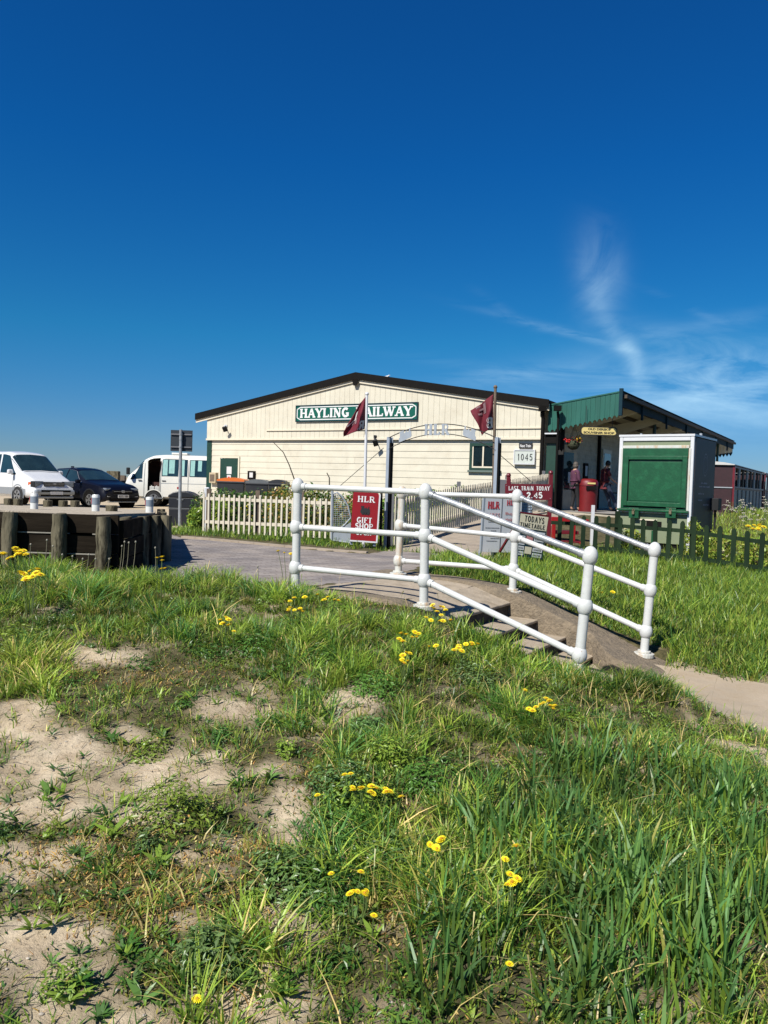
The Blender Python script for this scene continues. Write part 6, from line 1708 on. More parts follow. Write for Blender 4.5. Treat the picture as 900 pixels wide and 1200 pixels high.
# --- white camper van
yaw = math.radians(180 + 4)
L = 5.9
nose = at(143.5, 592, 33.5)
hv = Vector((math.cos(yaw), math.sin(yaw), 0)); lv = Vector((-math.sin(yaw), math.cos(yaw), 0))
org = nose - hv * (L / 2) - lv * .95; org.z = nose.z
Mv = Matrix.Translation(org) @ Matrix.Rotation(yaw, 4, 'Z')
cv = thing('camper_van', 'white camper van with open side door and turquoise curtains, behind the sign pole', 'camper van', org)
zt = at(200, 532.5, 33.5).z - org.z; k_ = zt / 2.33
keys = [(-2.95, .35, 1.2, 2.25 * k_, .92, .92, .75), (-2.85, .32, 1.25, 2.33 * k_, .96, .95, .78), (1.2, .32, 1.25, 2.33 * k_, .97, .96, .80), (1.72, .32, 1.2, 2.28 * k_, .97, .96, .78), (2.08, .32, 1.16, 2.10 * k_, .97, .95, .78),
        (2.80, .32, 1.12, 1.28, .96, .93, .78), (2.84, .32, 1.05, 1.18, .96, .92, .78), (2.88, .34, .98, 1.08, .93, .88, .74), (2.92, .36, .8, .86, .88, .84, .7), (2.96, .4, .6, .66, .8, .8, .66)]
c = Car(keys, Mv)
PXM = 33.5 / 900
def vx(px): return L / 2 - (px - 143.5) * PXM
dx0, dx1 = vx(186), vx(172)
XS = sorted(set(list(np.linspace(-2.95, 2.96, 60)) + [dx0, dx1]))
XS = [x for x in XS if x in (dx0, dx1) or min(abs(x - dx0), abs(x - dx1)) > .03]
def hole(xa, xb, pa, pb):
    return pa[1] == 1 and pb[1] == 1 and xa >= dx0 - 1e-4 and xb <= dx1 + 1e-4 and min(pa[0], pb[0]) >= 1 and max(pa[0], pb[0]) <= 4
c.body(cv, M_vanpaint, hole=hole, xs=XS)
b = MB(Mv); y0_, y1_ = .93, -.7; zb_, zt_ = .42, 2.02 * k_
b.add([(dx0, y0_, zb_), (dx1, y0_, zb_), (dx1, y0_, zt_), (dx0, y0_, zt_), (dx0 - .5, y1_, zb_), (dx1 + .5, y1_, zb_), (dx1 + .5, y1_, zt_), (dx0 - .5, y1_, zt_)], [(4, 5, 6, 7), (0, 1, 5, 4), (1, 2, 6, 5), (2, 3, 7, 6), (3, 0, 4, 7)])
inn = b.build('interior', M_vaninside, cv, fixn=False)
b = MB(Mv); b.box(((dx0 + dx1) / 2 - .05, .5, .75), (.35, .4, .6)); b.build('cupboard', M_vaninside, cv)
for k, xx in enumerate((dx0 + .13, dx1 - .17)):
    b = MB(Mv); b.box((xx, .82, .66), (.2, .16, .40)); b.tube([(xx + .03, .82, .86), (xx + .03, .82, .9)], .03, 10); b.build('water_container', M_jerry, bevel=.03, label=('white water container in the camper doorway, the right one' if k == 0 else 'white water container in the camper doorway, the left one'), cat='container')
M_tint = M_carglass
def vwin(px0, px1, cur, nm='side_window', s0=0, s1=0):
    w = c.patch(nm, M_tint, cv, vx(px1), vx(px0), 3.08, 3.93, .006, 1, s0, s1)
    for a, d_, sl in cur:
        c.patch('curtain', M_curtain, w, vx(d_), vx(a), 3.12 + sl, 3.9, .012, 1)
vwin(188, 207, [(189, 194.5, 0), (196, 202.5, .1)]); vwin(209.5, 217.5, [(210.5, 214, .0)]); vwin(220, 240, [(221, 226, .0), (229.5, 234, .25)]); vwin(243, 262, [])
c.patch('cab_window', M_tint, cv, vx(165.5), vx(150.5), 3.04, 4.0, .006, 1, .0, -.42)
c.patch('windscreen', M_tint, cv, 2.10, 2.76, 3.95, 7, .006, full=True)
c.patch('swage_line', M_lightgrey, cv, -2.9, dx0 - .05, 2.42, 2.46, .008, 1); c.patch('sill_trim', M_lidgrey, cv, -2.9, dx0 - .02, .2, .42, .02, 1)
for a in (187, 208.3, 218.8): c.patch('panel_gap', M_lidgrey, cv, vx(a) - .012, vx(a) + .012, 1, 4.2, .005, 1)
c.patch('door_gap', M_lidgrey, cv, vx(168) - .012, vx(168) + .012, 1, 4.2, .005, 1)
c.box('door_handle', M_lidgrey, cv, (vx(187.5) - .12, .985, 1.12), (.16, .03, .04), 0, .005); c.box('door_handle', M_lidgrey, cv, (vx(163), .985, 1.12), (.16, .03, .04), 0, .005)
c.box('mirror', M_darkplastic, cv, (vx(150.5), 1.12, 1.5), (.12, .22, .3), 0, .03)
c.box('fuel_cap', M_redplastic, cv, (vx(207.5), .975, .82), (.1, .02, .1), 0, .005)
c.box('roof_hatch', M_vanpaint, cv, (vx(205), 0, zt + .06), (.7, .7, .09), 0, .03)
for x in (1.62, -1.7):
    for sd in (1, -1):
        c.arch(cv, x, sd * .972, .33, M_vanpaint); c.wheel(cv, x, sd * .985, .33)
c.box('headlight', M_lamp, cv, (2.84, .7, .9), (.2, .34, .2), -.25, .03); c.box('headlight', M_lamp, cv, (2.84, -.7, .9), (.2, .34, .2), .25, .03); c.box('bumper', M_darkplastic, cv, (2.88, 0, .45), (.24, 1.7, .22), 0, .05)
b = MB(Mv); b.box((dx0 + .25, 1.12, .36), (.9, .3, .05)); b.build('step', M_lidgrey, cv)

# distant sea wall behind the cars
b = MB(); a, d_ = at(60, 562, 60), at(146, 558.5, 60); b.prism([Vector((a.x - 14, 60, -.4)), Vector((d_.x, 60, -.4)), Vector((d_.x, 60, 1.12)), Vector((a.x - 14, 60, 1.12))], (0, .4, 0)); b.build('sea_wall', M_brownpost, label='low dark sea wall far behind the dark blue car', cat='wall')
q = at(133, 552, 58)
b = MB(); b.box((q.x, 58, (q.z - .4) / 2), (.9, .5, q.z + .4)); b.build('timber_groyne_post', M_oldwood, label='stout timber post standing above the sea wall between car and camper', cat='post', bevel=.05)
# ================================================================ SKY WISPS (fixed in direction)
def wm(op, a, b=None, c=None):
    n = wn.new('ShaderNodeMath'); n.operation = op
    for i, v in enumerate((a, b, c)):
        if v is None: continue
        if isinstance(v, (int, float)): n.inputs[i].default_value = v
        else: wl.new(v, n.inputs[i])
    return n.outputs[0]
wtc = wn.new('ShaderNodeTexCoord'); sx_ = wn.new('ShaderNodeSeparateXYZ'); wl.new(wtc.outputs['Generated'], sx_.inputs[0])
ysafe = wm('MAXIMUM', sx_.outputs['Y'], 0.05)
U = wm('DIVIDE', sx_.outputs['X'], ysafe); V_ = wm('DIVIDE', sx_.outputs['Z'], ysafe)
cmb = wn.new('ShaderNodeCombineXYZ'); wl.new(U, cmb.inputs[0]); wl.new(V_, cmb.inputs[1])
def wnoise(scale, sxx, syy, rot, lo, hi, dist=0.6):
    mp = wn.new('ShaderNodeMapping'); mp.inputs['Scale'].default_value = (sxx, syy, 1); mp.inputs['Rotation'].default_value = (0, 0, math.radians(rot)); wl.new(cmb.outputs[0], mp.inputs['Vector'])
    n = wn.new('ShaderNodeTexNoise'); n.inputs['Scale'].default_value = scale; n.inputs['Detail'].default_value = 9; n.inputs['Roughness'].default_value = .6; n.inputs['Distortion'].default_value = dist
    wl.new(mp.outputs[0], n.inputs['Vector'])
    r = wn.new('ShaderNodeMapRange'); r.inputs['From Min'].default_value = lo; r.inputs['From Max'].default_value = hi; wl.new(n.outputs['Fac'], r.inputs['Value'])
    return r.outputs['Result']
nA = wnoise(9, 1, 1, 0, .3, .75, 1.2); nB = wnoise(5, 1, 5, 12, .38, .78, .8); nC = wnoise(6, 1, 6, -12, .4, .8, .8)
tot = None
def dirpx(px, py):
    d = ray(px, py); return d.x / d.y, d.z / d.y
for cx, cy, ln, wd_, ang, amp, nz in ((702, 312, 40, 20, 97, .14, nA), (703, 350, 36, 19, 84, .15, nA), (690, 330, 30, 12, 110, .08, nB), (714, 382, 22, 9, 118, .20, nA), (746, 428, 24, 9, -72, .27, nA), (733, 405, 20, 8, -45, .27, nA), (640, 384, 62, 4, -13, .20, nC), (588, 362, 26, 5, -32, .08, nC),
                                   (694, 397, 34, 4, -14, .26, nC), (810, 362, 45, 4, -22, .10, nC), (790, 398, 60, 12, -12, .16, nB), (860, 375, 50, 8, 12, .12, nB), (850, 425, 120, 20, 4, .31, nB), (780, 462, 150, 24, 3, .31, nB), (840, 470, 150, 50, 0, .08, nA), (610, 440, 60, 9, 5, .22, nB), (880, 480, 90, 25, 0, .24, nB), (500, 420, 60, 6, -8, .07, nC)):
    u0_, v0_ = dirpx(cx, cy); a = math.radians(ang)
    du = wm('SUBTRACT', U, u0_); dv = wm('SUBTRACT', V_, v0_)
    p = wm('ADD', wm('MULTIPLY', du, math.cos(a)), wm('MULTIPLY', dv, math.sin(a)))
    q = wm('SUBTRACT', wm('MULTIPLY', dv, math.cos(a)), wm('MULTIPLY', du, math.sin(a)))
    p = wm('DIVIDE', p, ln / F * 1.0); q = wm('DIVIDE', q, wd_ / F)
    e = wm('EXPONENT', wm('MULTIPLY', wm('ADD', wm('MULTIPLY', p, p), wm('MULTIPLY', q, q)), -.7))
    g_ = wm('MULTIPLY', wm('MULTIPLY', e, amp), nz)
    tot = g_ if tot is None else wm('ADD', tot, g_)
tot = wm('MULTIPLY', tot, wm('GREATER_THAN', sx_.outputs['Y'], 0.06))
elr = wn.new('ShaderNodeValToRGB'); wl.new(sx_.outputs['Z'], elr.inputs['Fac'])
er = elr.color_ramp
for i, (p_, r_, g__, b_) in enumerate(SKY_RAMP):
    e_ = er.elements[0] if i == 0 else er.elements.new(p_)
    e_.position = p_; e_.color = (r_, g__, b_, 1)
er.elements[len(er.elements) - 1].color = (SKY_RAMP[-1][1], SKY_RAMP[-1][2], SKY_RAMP[-1][3], 1)
grade = wn.new('ShaderNodeMix'); grade.data_type = 'RGBA'; grade.blend_type = 'MULTIPLY'; grade.inputs['Factor'].default_value = 1
hs = wn.new('ShaderNodeHueSaturation'); hs.inputs['Saturation'].default_value = SKY_SAT; hs.inputs['Hue'].default_value = SKY_HUE; wl.new(sky.outputs[0], hs.inputs['Color'])
wmx = wn.new('ShaderNodeMix'); wmx.data_type = 'RGBA'; wl.new(tot, wmx.inputs['Factor']); wl.new(hs.outputs[0], grade.inputs['A']); wl.new(elr.outputs[0], grade.inputs['B']); wl.new(grade.outputs['Result'], wmx.inputs['A']); wmx.inputs['B'].default_value = (9.0, 12.5, 14.0, 1)
wl.new(wmx.outputs['Result'], w_bg.inputs['Color']); wl.new(w_bg.outputs[0], w_out.inputs['Surface'])

# ================================================================ PEOPLE
def skin(name, J, E, m, parent, sub=2, root=0):
    """J: list of (x, y, z, rx, ry); E: edges"""
    me = bpy.data.meshes.new(name); me.from_pydata([j[:3] for j in J], E, []); me.materials.append(m)
    o = bpy.data.objects.new(name, me); COL.objects.link(o); o.parent = parent
    sk = o.modifiers.new('skin', 'SKIN'); sk.use_smooth_shade = True
    lay = me.skin_vertices[0].data if me.skin_vertices else None
    if lay is None:
        bm = bmesh.new(); bm.from_mesh(me); bm.verts.layers.skin.verify(); bm.to_mesh(me); bm.free(); lay = me.skin_vertices[0].data
    for i, j in enumerate(J):
        lay[i].radius = (j[3], j[4] if len(j) > 4 else j[3]); lay[i].use_root = (i == root)
    ss = o.modifiers.new('sub', 'SUBSURF'); ss.levels = sub; ss.render_levels = sub
    return o
def person(label, loc, yaw, H_, pose, top_m, leg_m, hair_m, long_sleeve, hair, glasses=False, female=False):
    t = thing('person', label, 'person', loc); t.rotation_euler = (0, 0, yaw)
    k = H_ / 1.75
    P = {n: Vector(v) * k for n, v in pose.items()}
    def j(n, r, r2=None): p = P[n]; return (p.x, p.y, p.z, r * k, (r2 or r) * k)
    w = .93 if female else 1.0
    J = [j('pelvis', .145 * w, .115), j('waist', .13 * w, .10), j('chest', .165 * w, .12), j('neckb', .07), j('neck', .055), j('headb', .062), 
         j('shL', .062), j('elL', .045), j('wrL', .030), j('shR', .062), j('elR', .045), j('wrR', .030),
         j('hipL', .095), j('knL', .062), j('anL', .042), j('hipR', .095), j('knR', .062), j('anR', .042), j('toeL', .035), j('toeR', .035)]
    E = [(0, 1), (1, 2), (2, 3), (3, 4), (4, 5), (3, 6), (6, 7), (7, 8), (3, 9), (9, 10), (10, 11), (0, 12), (12, 13), (13, 14), (0, 15), (15, 16), (16, 17), (14, 18), (17, 19)]
    body = skin('body', J, E, M_skin, t)
    # head with face
    hd = P['head']; face = Matrix.Rotation(pose_face.get(label, 0), 3, 'Z')
    b = MB(); b.ball((0, 0, 0), .078 * k, .095 * k, .118 * k, 20, 14); b.ball((0, .03 * k, -.045 * k), .058 * k, .062 * k, .068 * k, 16, 10)
    b.ball((0, .098 * k, -.012 * k), .014 * k, .022 * k, .026 * k, 10, 8)
    for s in (-1, 1): b.ball((s * .078 * k, -.005, -.005 * k), .012 * k, .022 * k, .032 * k, 8, 6); 
    b.ball((0, .086 * k, -.055 * k), .026 * k, .012 * k, .008 * k, 10, 6)
    b.v = [hd + face @ v for v in b.v]; h_ = b.build('head', M_skin, t, smooth=True); h_.location = -Vector(loc) * 0
    for v_ in h_.data.vertices: v_.co = v_.co + Vector(loc)
    def loc_fix(o):
        for v_ in o.data.vertices: v_.co = v_.co + Vector(loc)
        return o
    for s in (-1, 1):
        b = MB(); b.ball((s * .030 * k, .086 * k, .012 * k), .013 * k, .008 * k, .008 * k, 8, 6); b.v = [hd + face @ v for v in b.v]; e_ = loc_fix(b.build('eye', M_black, t, smooth=True))
    if glasses:
        b = MB()
        for s in (-1, 1): b.ball((s * .034 * k, .094 * k, .012 * k), .027 * k, .008 * k, .018 * k, 12, 6); b.box((s * .078 * k, .045 * k, .016 * k), (.005, .1 * k, .008))
        b.box((0, .1 * k, .014 * k), (.03 * k, .006, .006)); b.v = [hd + face @ v for v in b.v]; loc_fix(b.build('sunglasses', M_black, t, smooth=True))
    b = MB()
    b.ball((0, -.016 * k, .026 * k), .088 * k, .098 * k, .110 * k, 20, 14)
    if hair == 'bob':
        b.ball((0, -.035 * k, -.03 * k), .095 * k, .082 * k, .10 * k, 16, 12)
    b.v = [v if not (v.y > .055 * k and v.z < .062 * k) else Vector((v.x * .82, .04 * k, v.z)) for v in b.v]
    b.v = [hd + face @ v for v in b.v]; loc_fix(b.build('hair', hair_m, t, smooth=True))
    # clothes follow the body, a little looser
    g = 1.13
    J2 = [j('pelvis', .158 * w, .13), j('waist', .142 * w, .118), j('chest', .18 * w, .138), j('neckb', .082)]
    E2 = [(0, 1), (1, 2), (2, 3)]
    base = len(J2)
    for s in 'LR':
        el, sh, wr = P['el' + s], P['sh' + s], P['wr' + s]
        end = sh.lerp(el, .8) if not long_sleeve else el.lerp(wr, .95)
        J2.append(j('sh' + s, .078)); i0 = len(J2) - 1; E2.append((3, i0))
        if long_sleeve:
            J2.append((el.x, el.y, el.z, .06 * k, .06 * k)); E2.append((i0, i0 + 1)); J2.append((end.x, end.y, end.z, .044 * k, .044 * k)); E2.append((i0 + 1, i0 + 2))
        else:
            J2.append((end.x, end.y, end.z, .066 * k, .066 * k)); E2.append((i0, i0 + 1))
    low = P['pelvis'] + Vector((0, 0, -.06 * k)) if not female else P['pelvis'] + Vector((0, 0, -.12 * k))
    J2.append((low.x, low.y, low.z, (.165 if female else .150) * w * k, .13 * k)); E2.append((0, len(J2) - 1))
    skin('cardigan' if long_sleeve else 'tshirt', J2, E2, top_m, t)
    J3 = [j('pelvis', .150 * w, .122)]; E3 = []
    for s in 'LR':
        an = P['kn' + s].lerp(P['an' + s], .93)
        J3 += [j('hip' + s, .105), j('kn' + s, .074), (an.x, an.y, an.z, .058 * k, .058 * k)]; i0 = len(J3) - 3
        E3 += [(0, i0), (i0, i0 + 1), (i0 + 1, i0 + 2)]
    skin('trousers', J3, E3, leg_m, t)
    for s in 'LR':
        an, to = P['an' + s], P['toe' + s]
        skin('shoe', [(an.x, an.y, an.z - .02 * k, .052 * k, .05 * k), ((an.x + to.x) / 2, (an.y + to.y) / 2, an.z * .35 + .045 * k * .6, .048 * k, .042 * k), (to.x, to.y, .035 * k, .045 * k, .032 * k)], [(0, 1), (1, 2)], M_shoe, t, 1)
        # hand: palm and five fingers
        wr, el = P['wr' + s], P['el' + s]; d = (wr - el).normalized(); sdv = d.cross(Vector((0, 0, 1))); sdv = sdv.normalized() if sdv.length > .1 else Vector((1, 0, 0)); nn = d.cross(sdv)
        HJ = [(*(wr - d * .01), .026 * k, .02 * k), (*(wr + d * .045 * k), .034 * k, .016 * k), (*(wr + d * .085 * k), .036 * k, .014 * k)]; HE = [(0, 1), (1, 2)]
        for q, (o_, ln) in enumerate(((-.032, .062), (-.011, .075), (.011, .072), (.031, .058))):
            a = wr + d * .09 * k + sdv * o_ * k; m_ = a + d * ln * .55 * k + nn * .008 * k; e_ = m_ + d * ln * .4 * k + nn * .022 * k
            i0 = len(HJ); HJ += [(*a, .009 * k, .009 * k), (*m_, .0085 * k, .0085 * k), (*e_, .007 * k, .007 * k)]; HE += [(2, i0), (i0, i0 + 1), (i0 + 1, i0 + 2)]
        a = wr + d * .03 * k - sdv * .034 * k; m_ = a + d * .035 * k - sdv * .018 * k; i0 = len(HJ)
        HJ += [(*a, .011 * k, .011 * k), (*m_, .010 * k, .010 * k)]; HE += [(1, i0), (i0, i0 + 1)]
        skin('hand', HJ, HE, M_skin, t, 1)
    return t
pose_face = {}
lw = 'person in a purple cardigan and black trousers standing at the shop doorway'
lm = 'person in maroon t-shirt, jeans and sunglasses leaning near the kiosk'
pose_face[lm] = math.radians(75); pose_face[lw] = math.radians(10)
woman = {'pelvis': (0, 0, .95), 'waist': (0, -.01, 1.08), 'chest': (0, -.02, 1.28), 'neckb': (0, -.015, 1.44), 'neck': (0, 0, 1.50), 'headb': (0, .01, 1.57), 'head': (0, .02, 1.635),
         'shL': (-.17, -.01, 1.40), 'elL': (-.21, .0, 1.13), 'wrL': (-.17, .16, .95), 'shR': (.17, -.01, 1.40), 'elR': (.21, .02, 1.12), 'wrR': (.16, .2, .97),
         'hipL': (-.09, 0, .90), 'knL': (-.09, .03, .50), 'anL': (-.10, -.05, .09), 'toeL': (-.11, .12, .03), 'hipR': (.09, 0, .90), 'knR': (.10, .08, .50), 'anR': (.10, .10, .09), 'toeR': (.11, .27, .03)}
man = {'pelvis': (0, -.06, .92), 'waist': (0, -.09, 1.06), 'chest': (0, -.10, 1.27), 'neckb': (0, -.07, 1.45), 'neck': (0, -.04, 1.52), 'headb': (0, -.01, 1.58), 'head': (0, .02, 1.645),
       'shL': (-.19, -.08, 1.41), 'elL': (-.23, .0, 1.15), 'wrL': (-.2, .24, 1.02), 'shR': (.19, -.08, 1.41), 'elR': (.25, .04, 1.14), 'wrR': (.20, .30, .98),
       'hipL': (-.09, -.04, .88), 'knL': (-.11, .14, .50), 'anL': (-.12, .26, .09), 'toeL': (-.13, .43, .03), 'hipR': (.09, -.04, .88), 'knR': (.11, .20, .50), 'anR': (.12, .38, .09), 'toeR': (.13, .55, .03)}
p = atz(672.5, 599.0, PZ + .026); hgt = at(672, 541.5, p.y).z - p.z
person(lw, p, math.radians(-70), hgt, woman, M_purple, M_trousers, M_hairgrey, True, 'bob', female=True)
p = atz(709.5, 599.0, PZ + .026); hgt = at(711, 540.5, p.y).z - p.z
person(lm, p, math.radians(-78), hgt, man, M_tee, M_jeans, M_hairdark, False, 'short', glasses=True)

# ================================================================ VEGETATION
def leaf_material(name, rough=.5, trans=.42):
    m = bpy.data.materials.new(name); m.use_nodes = True
    nt = m.node_tree; N, L = nt.nodes, nt.links
    b = N['Principled BSDF']; o = N['Material Output']; b.inputs['Roughness'].default_value = rough - .08; b.inputs['Specular IOR Level'].default_value = .45
    a = N.new('ShaderNodeAttribute'); a.attribute_name = 'tint'; L.new(a.outputs['Color'], b.inputs['Base Color'])
    t = N.new('ShaderNodeBsdfTranslucent'); L.new(a.outputs['Color'], t.inputs['Color'])
    mx = N.new('ShaderNodeMixShader'); mx.inputs['Fac'].default_value = trans
    L.new(b.outputs[0], mx.inputs[1]); L.new(t.outputs[0], mx.inputs[2]); L.new(mx.outputs[0], o.inputs['Surface'])
    return m
M_grass = leaf_material('grass_blades'); M_leaf = leaf_material('green_leaves', .45, .3)
def blades(name, x, y, z, h, w, lean, az, col, m=M_grass, tip=None, prof=(1., .95, .62, .08), curl=1.0, kind='stuff', cat=None, label=None, thick_at=None):
    n = len(x)
    ts = np.array([0, .4, .75, 1.0])
    dx, dy = np.cos(az), np.sin(az)
    tw = RNG.uniform(-.9, .9, n)
    wx, wy = -np.sin(az + tw), np.cos(az + tw)
    V = np.zeros((n, 8, 3), np.float32); C = np.zeros((n, 8, 3), np.float32)
    for i, t in enumerate(ts):
        hz = h * (t - .35 * np.clip(lean, 0, 1.5) * t * t * curl * .6); off = h * lean * t ** 1.7
        ww = w * prof[i] / 2
        for s, k in ((-1, 0), (1, 1)):
            V[:, i * 2 + k, 0] = x + dx * off + wx * ww * s
            V[:, i * 2 + k, 1] = y + dy * off + wy * ww * s
            V[:, i * 2 + k, 2] = z + hz
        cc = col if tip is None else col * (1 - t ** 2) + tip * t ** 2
        C[:, i * 2] = cc; C[:, i * 2 + 1] = cc
    base = (np.arange(n) * 8)[:, None, None]
    Q = np.array([[0, 1, 3, 2], [2, 3, 5, 4], [4, 5, 7, 6]])[None]
    Fq = (base + Q).reshape(-1, 4)
    o = np_mesh(name, V.reshape(-1, 3), Fq, m, smooth=False, colors=C.reshape(-1, 3), kind=kind)
    tag(o, label, cat)
    return o
FOL = 1.22
def palette(n, cols, wts, jit=.18):
    cols = np.array(cols); k = RNG.choice(len(cols), n, p=np.array(wts) / sum(wts))
    c = cols[k] * (1 + RNG.uniform(-jit, jit, (n, 1))) * (1 + RNG.uniform(-.06, .06, (n, 3)))
    return np.clip(c * FOL, 0, 1)
GREEN = (.155, .235, .03); LIME = (.235, .31, .04); DEEP = (.05, .12, .018); BLUE = (.085, .19, .05); OLIVE = (.25, .235, .05); STRAW = (.55, .43, .17); BROWN = (.36, .20, .065)
def blocked(x, y):
    b = np.zeros(np.shape(x), bool)
    for poly in (ROAD, PAVE, GATEPATH, LOWPATH): b |= inpoly(x, y, poly) & (polydist(x, y, poly) > .02 + .10 * vnoise(x * 4, y * 4, 5))
    b |= inpoly(x, y, BANK)
    s, t = st_coord(x, y)
    b |= (s > -1.5) & (s < 1.7) & (t > -.14) & (t < SWID + .19)
    b |= (y > 7.80) & (x < -2.6) & (y < 13)
    return b
def scatter(n, xr, yr, fall=1.3, yref=3.0, wedge=True):
    x = RNG.uniform(xr[0], xr[1], n); y = RNG.uniform(yr[0], yr[1], n)
    keep = RNG.random(n) < np.minimum(1, (yref / np.maximum(y, .1)) ** fall)
    if wedge:
        ax = np.abs(x); keep &= (ax < .56 * y + .35) | ((ax < .56 * y + 2.0) & (RNG.random(n) < .35))
    keep &= ~blocked(x, y)
    return x[keep], y[keep]
LUSH = [(735, 800, 70, 34), (150, 700, 260, 62), (20, 780, 60, 50), (480, 770, 220, 55), (620, 830, 210, 90), (700, 960, 240, 160), (820, 900, 120, 60), (430, 880, 60, 70), (420, 990, 60, 90), (560, 1010, 90, 110), (350, 760, 90, 40), (250, 1180, 60, 30), (310, 1120, 40, 30), (60, 720, 80, 40)]
WHEAT = [(740, 1010, 185, 120), (540, 1130, 60, 70), (820, 1120, 150, 110), (600, 970, 70, 60), (690, 1150, 80, 60), (880, 960, 80, 60)]
def fields(x, y):
    z = H(x, y); px, py = project(x, y, z)
    n1 = fbm(x * 2.1, y * 2.1, 21); n2 = fbm(x * 6.5, y * 6.5, 22)
    sand = sandness(x, y); dry = drygrass(x, y)
    lush = np.clip(ell(px, py, LUSH, .5) + (n1 - .5) * 1.2, 0, 1)
    wheat = np.clip(ell(px, py, WHEAT, .5) + (n1 - .5) * .6, 0, 1)
    return z, px, py, n1, n2, sand, dry, lush, wheat
def clump(x, y):
    c = sstep(.30, .70, fbm(x * 2.6, y * 2.6, 77, 4)); return .45 + 1.25 * c, .58 + .72 * c
def tk0(x, y):      # grass stays low by the worn track and the path
    d1 = np.where(inpoly(x, y, TRACK), 0, polydist(x, y, TRACK)); return .25 + .75 * sstep(.1, .8, d1)
def tk(x, y):
    s, t = st_coord(x, y); ds = np.hypot(np.maximum(0, np.maximum(-.3 - s, s - 1.2)), np.maximum(0, -.14 - t))
    return tk0(x, y) * (.35 + .65 * sstep(.1, .75, ds))
# short turf
x, y = scatter(460000, (-6.4, 6.4), (1.5, 7.9), 1.0, 2.6)
z, px, py, n1, n2, sand, dry, lush, wheat = fields(x, y)
k = RNG.random(len(x)) < np.clip((1 - sand) ** 1.5 * (.25 + .75 * n2 * 1.3), .012 + .22 * (n2 > .56), 1)
x, y, z, n1, n2, dry, lush = x[k], y[k], z[k], n1[k], n2[k], dry[k], lush[k]
n = len(x)
cf, ct_ = clump(x, y); h = RNG.gamma(4, .011, n) * (1 + .7 * lush) * (.55 + .6 * n2) * (.5 + .5 * cf)
c1 = palette(n, [GREEN, LIME, OLIVE, STRAW, DEEP], [5, 4, 1.6, .5, 4]); c2 = palette(n, [OLIVE, STRAW, BROWN, LIME], [3, 4, 3, 2])
d_ = (RNG.random(n) < dry * .62)[:, None]
blades('short_grass', x, y, z - .004, h, RNG.uniform(.0028, .0055, n) * (1 + y * .05), RNG.uniform(.1, 1.5, n), RNG.uniform(0, 2 * PI, n), np.where(d_, c2, c1) * ct_[:, None], cat='grass', label='short patchy green and olive grass on the sandy bank')
print('short', n)
# long tufts
nt_ = 7600
tx, ty = scatter(int(nt_ * 1.4), (-6.4, 6.4), (1.6, 7.8), .45, 3.0)
z, px, py, n1, n2, sand, dry, lush, wheat = fields(tx, ty)
k = RNG.random(len(tx)) < np.clip((1 - sand) * (.12 + 1.0 * lush), .02, 1)
ex = RNG.uniform(1.2, 2.12, 110); ey = RNG.uniform(5.35, 5.95, 110); ke = ~blocked(ex, ey); ex, ey = ex[ke], ey[ke]
tx, ty, n1, dry, lush, wheat = tx[k], ty[k], n1[k], dry[k], lush[k], wheat[k]
one = np.ones(len(ex)); tx, ty, n1, dry, lush, wheat = [np.concatenate([a_, b_]) for a_, b_ in ((tx, ex), (ty, ey), (n1, one * .5), (dry, one * 0), (lush, one * 1.3), (wheat, one * 0))]
per = (RNG.integers(7, 26, len(tx)) * (.45 + .8 * lush)).astype(int) + 3
idx = np.repeat(np.arange(len(tx)), per); n = len(idx)
a = RNG.uniform(0, 2 * PI, n); r = RNG.gamma(2, .014, n)
x = tx[idx] + np.cos(a) * r; y = ty[idx] + np.sin(a) * r
kk = ~blocked(x, y); x, y, idx, a = x[kk], y[kk], idx[kk], a[kk]; n = len(x)
z = H(x, y)
cf, ct_ = clump(x, y); LB = ell(*project(x, y, z), [(140, 690, 260, 40)], .4)
hh = (.035 + .052 * lush + .038 * RNG.random(len(tx)))[idx] * tk(x, y) * cf * (1 + .05 * LB) * np.where(LB > .3, 1.15, 1)
hh = np.where((x > 1.2) & (x < 2.15) & (y > 5.35) & (y < 6.0), RNG.uniform(.06, .16, n), hh) if len(hh) == n else hh * RNG.uniform(.55, 1.3, n)
tone = palette(len(tx), [GREEN, LIME, DEEP, BLUE, OLIVE], [5, 4, 4, 2, 1.2], .2)[idx]
dr = (RNG.random(n) < (.05 + .4 * dry[idx]))[:, None]
col = np.where(dr, palette(n, [STRAW, OLIVE], [2, 2]), tone * (1 + RNG.uniform(-.15, .15, (n, 1)))) * ct_[:, None]
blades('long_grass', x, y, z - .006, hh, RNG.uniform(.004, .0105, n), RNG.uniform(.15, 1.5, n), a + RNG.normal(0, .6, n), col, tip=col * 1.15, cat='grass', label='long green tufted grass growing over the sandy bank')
print('long', n)
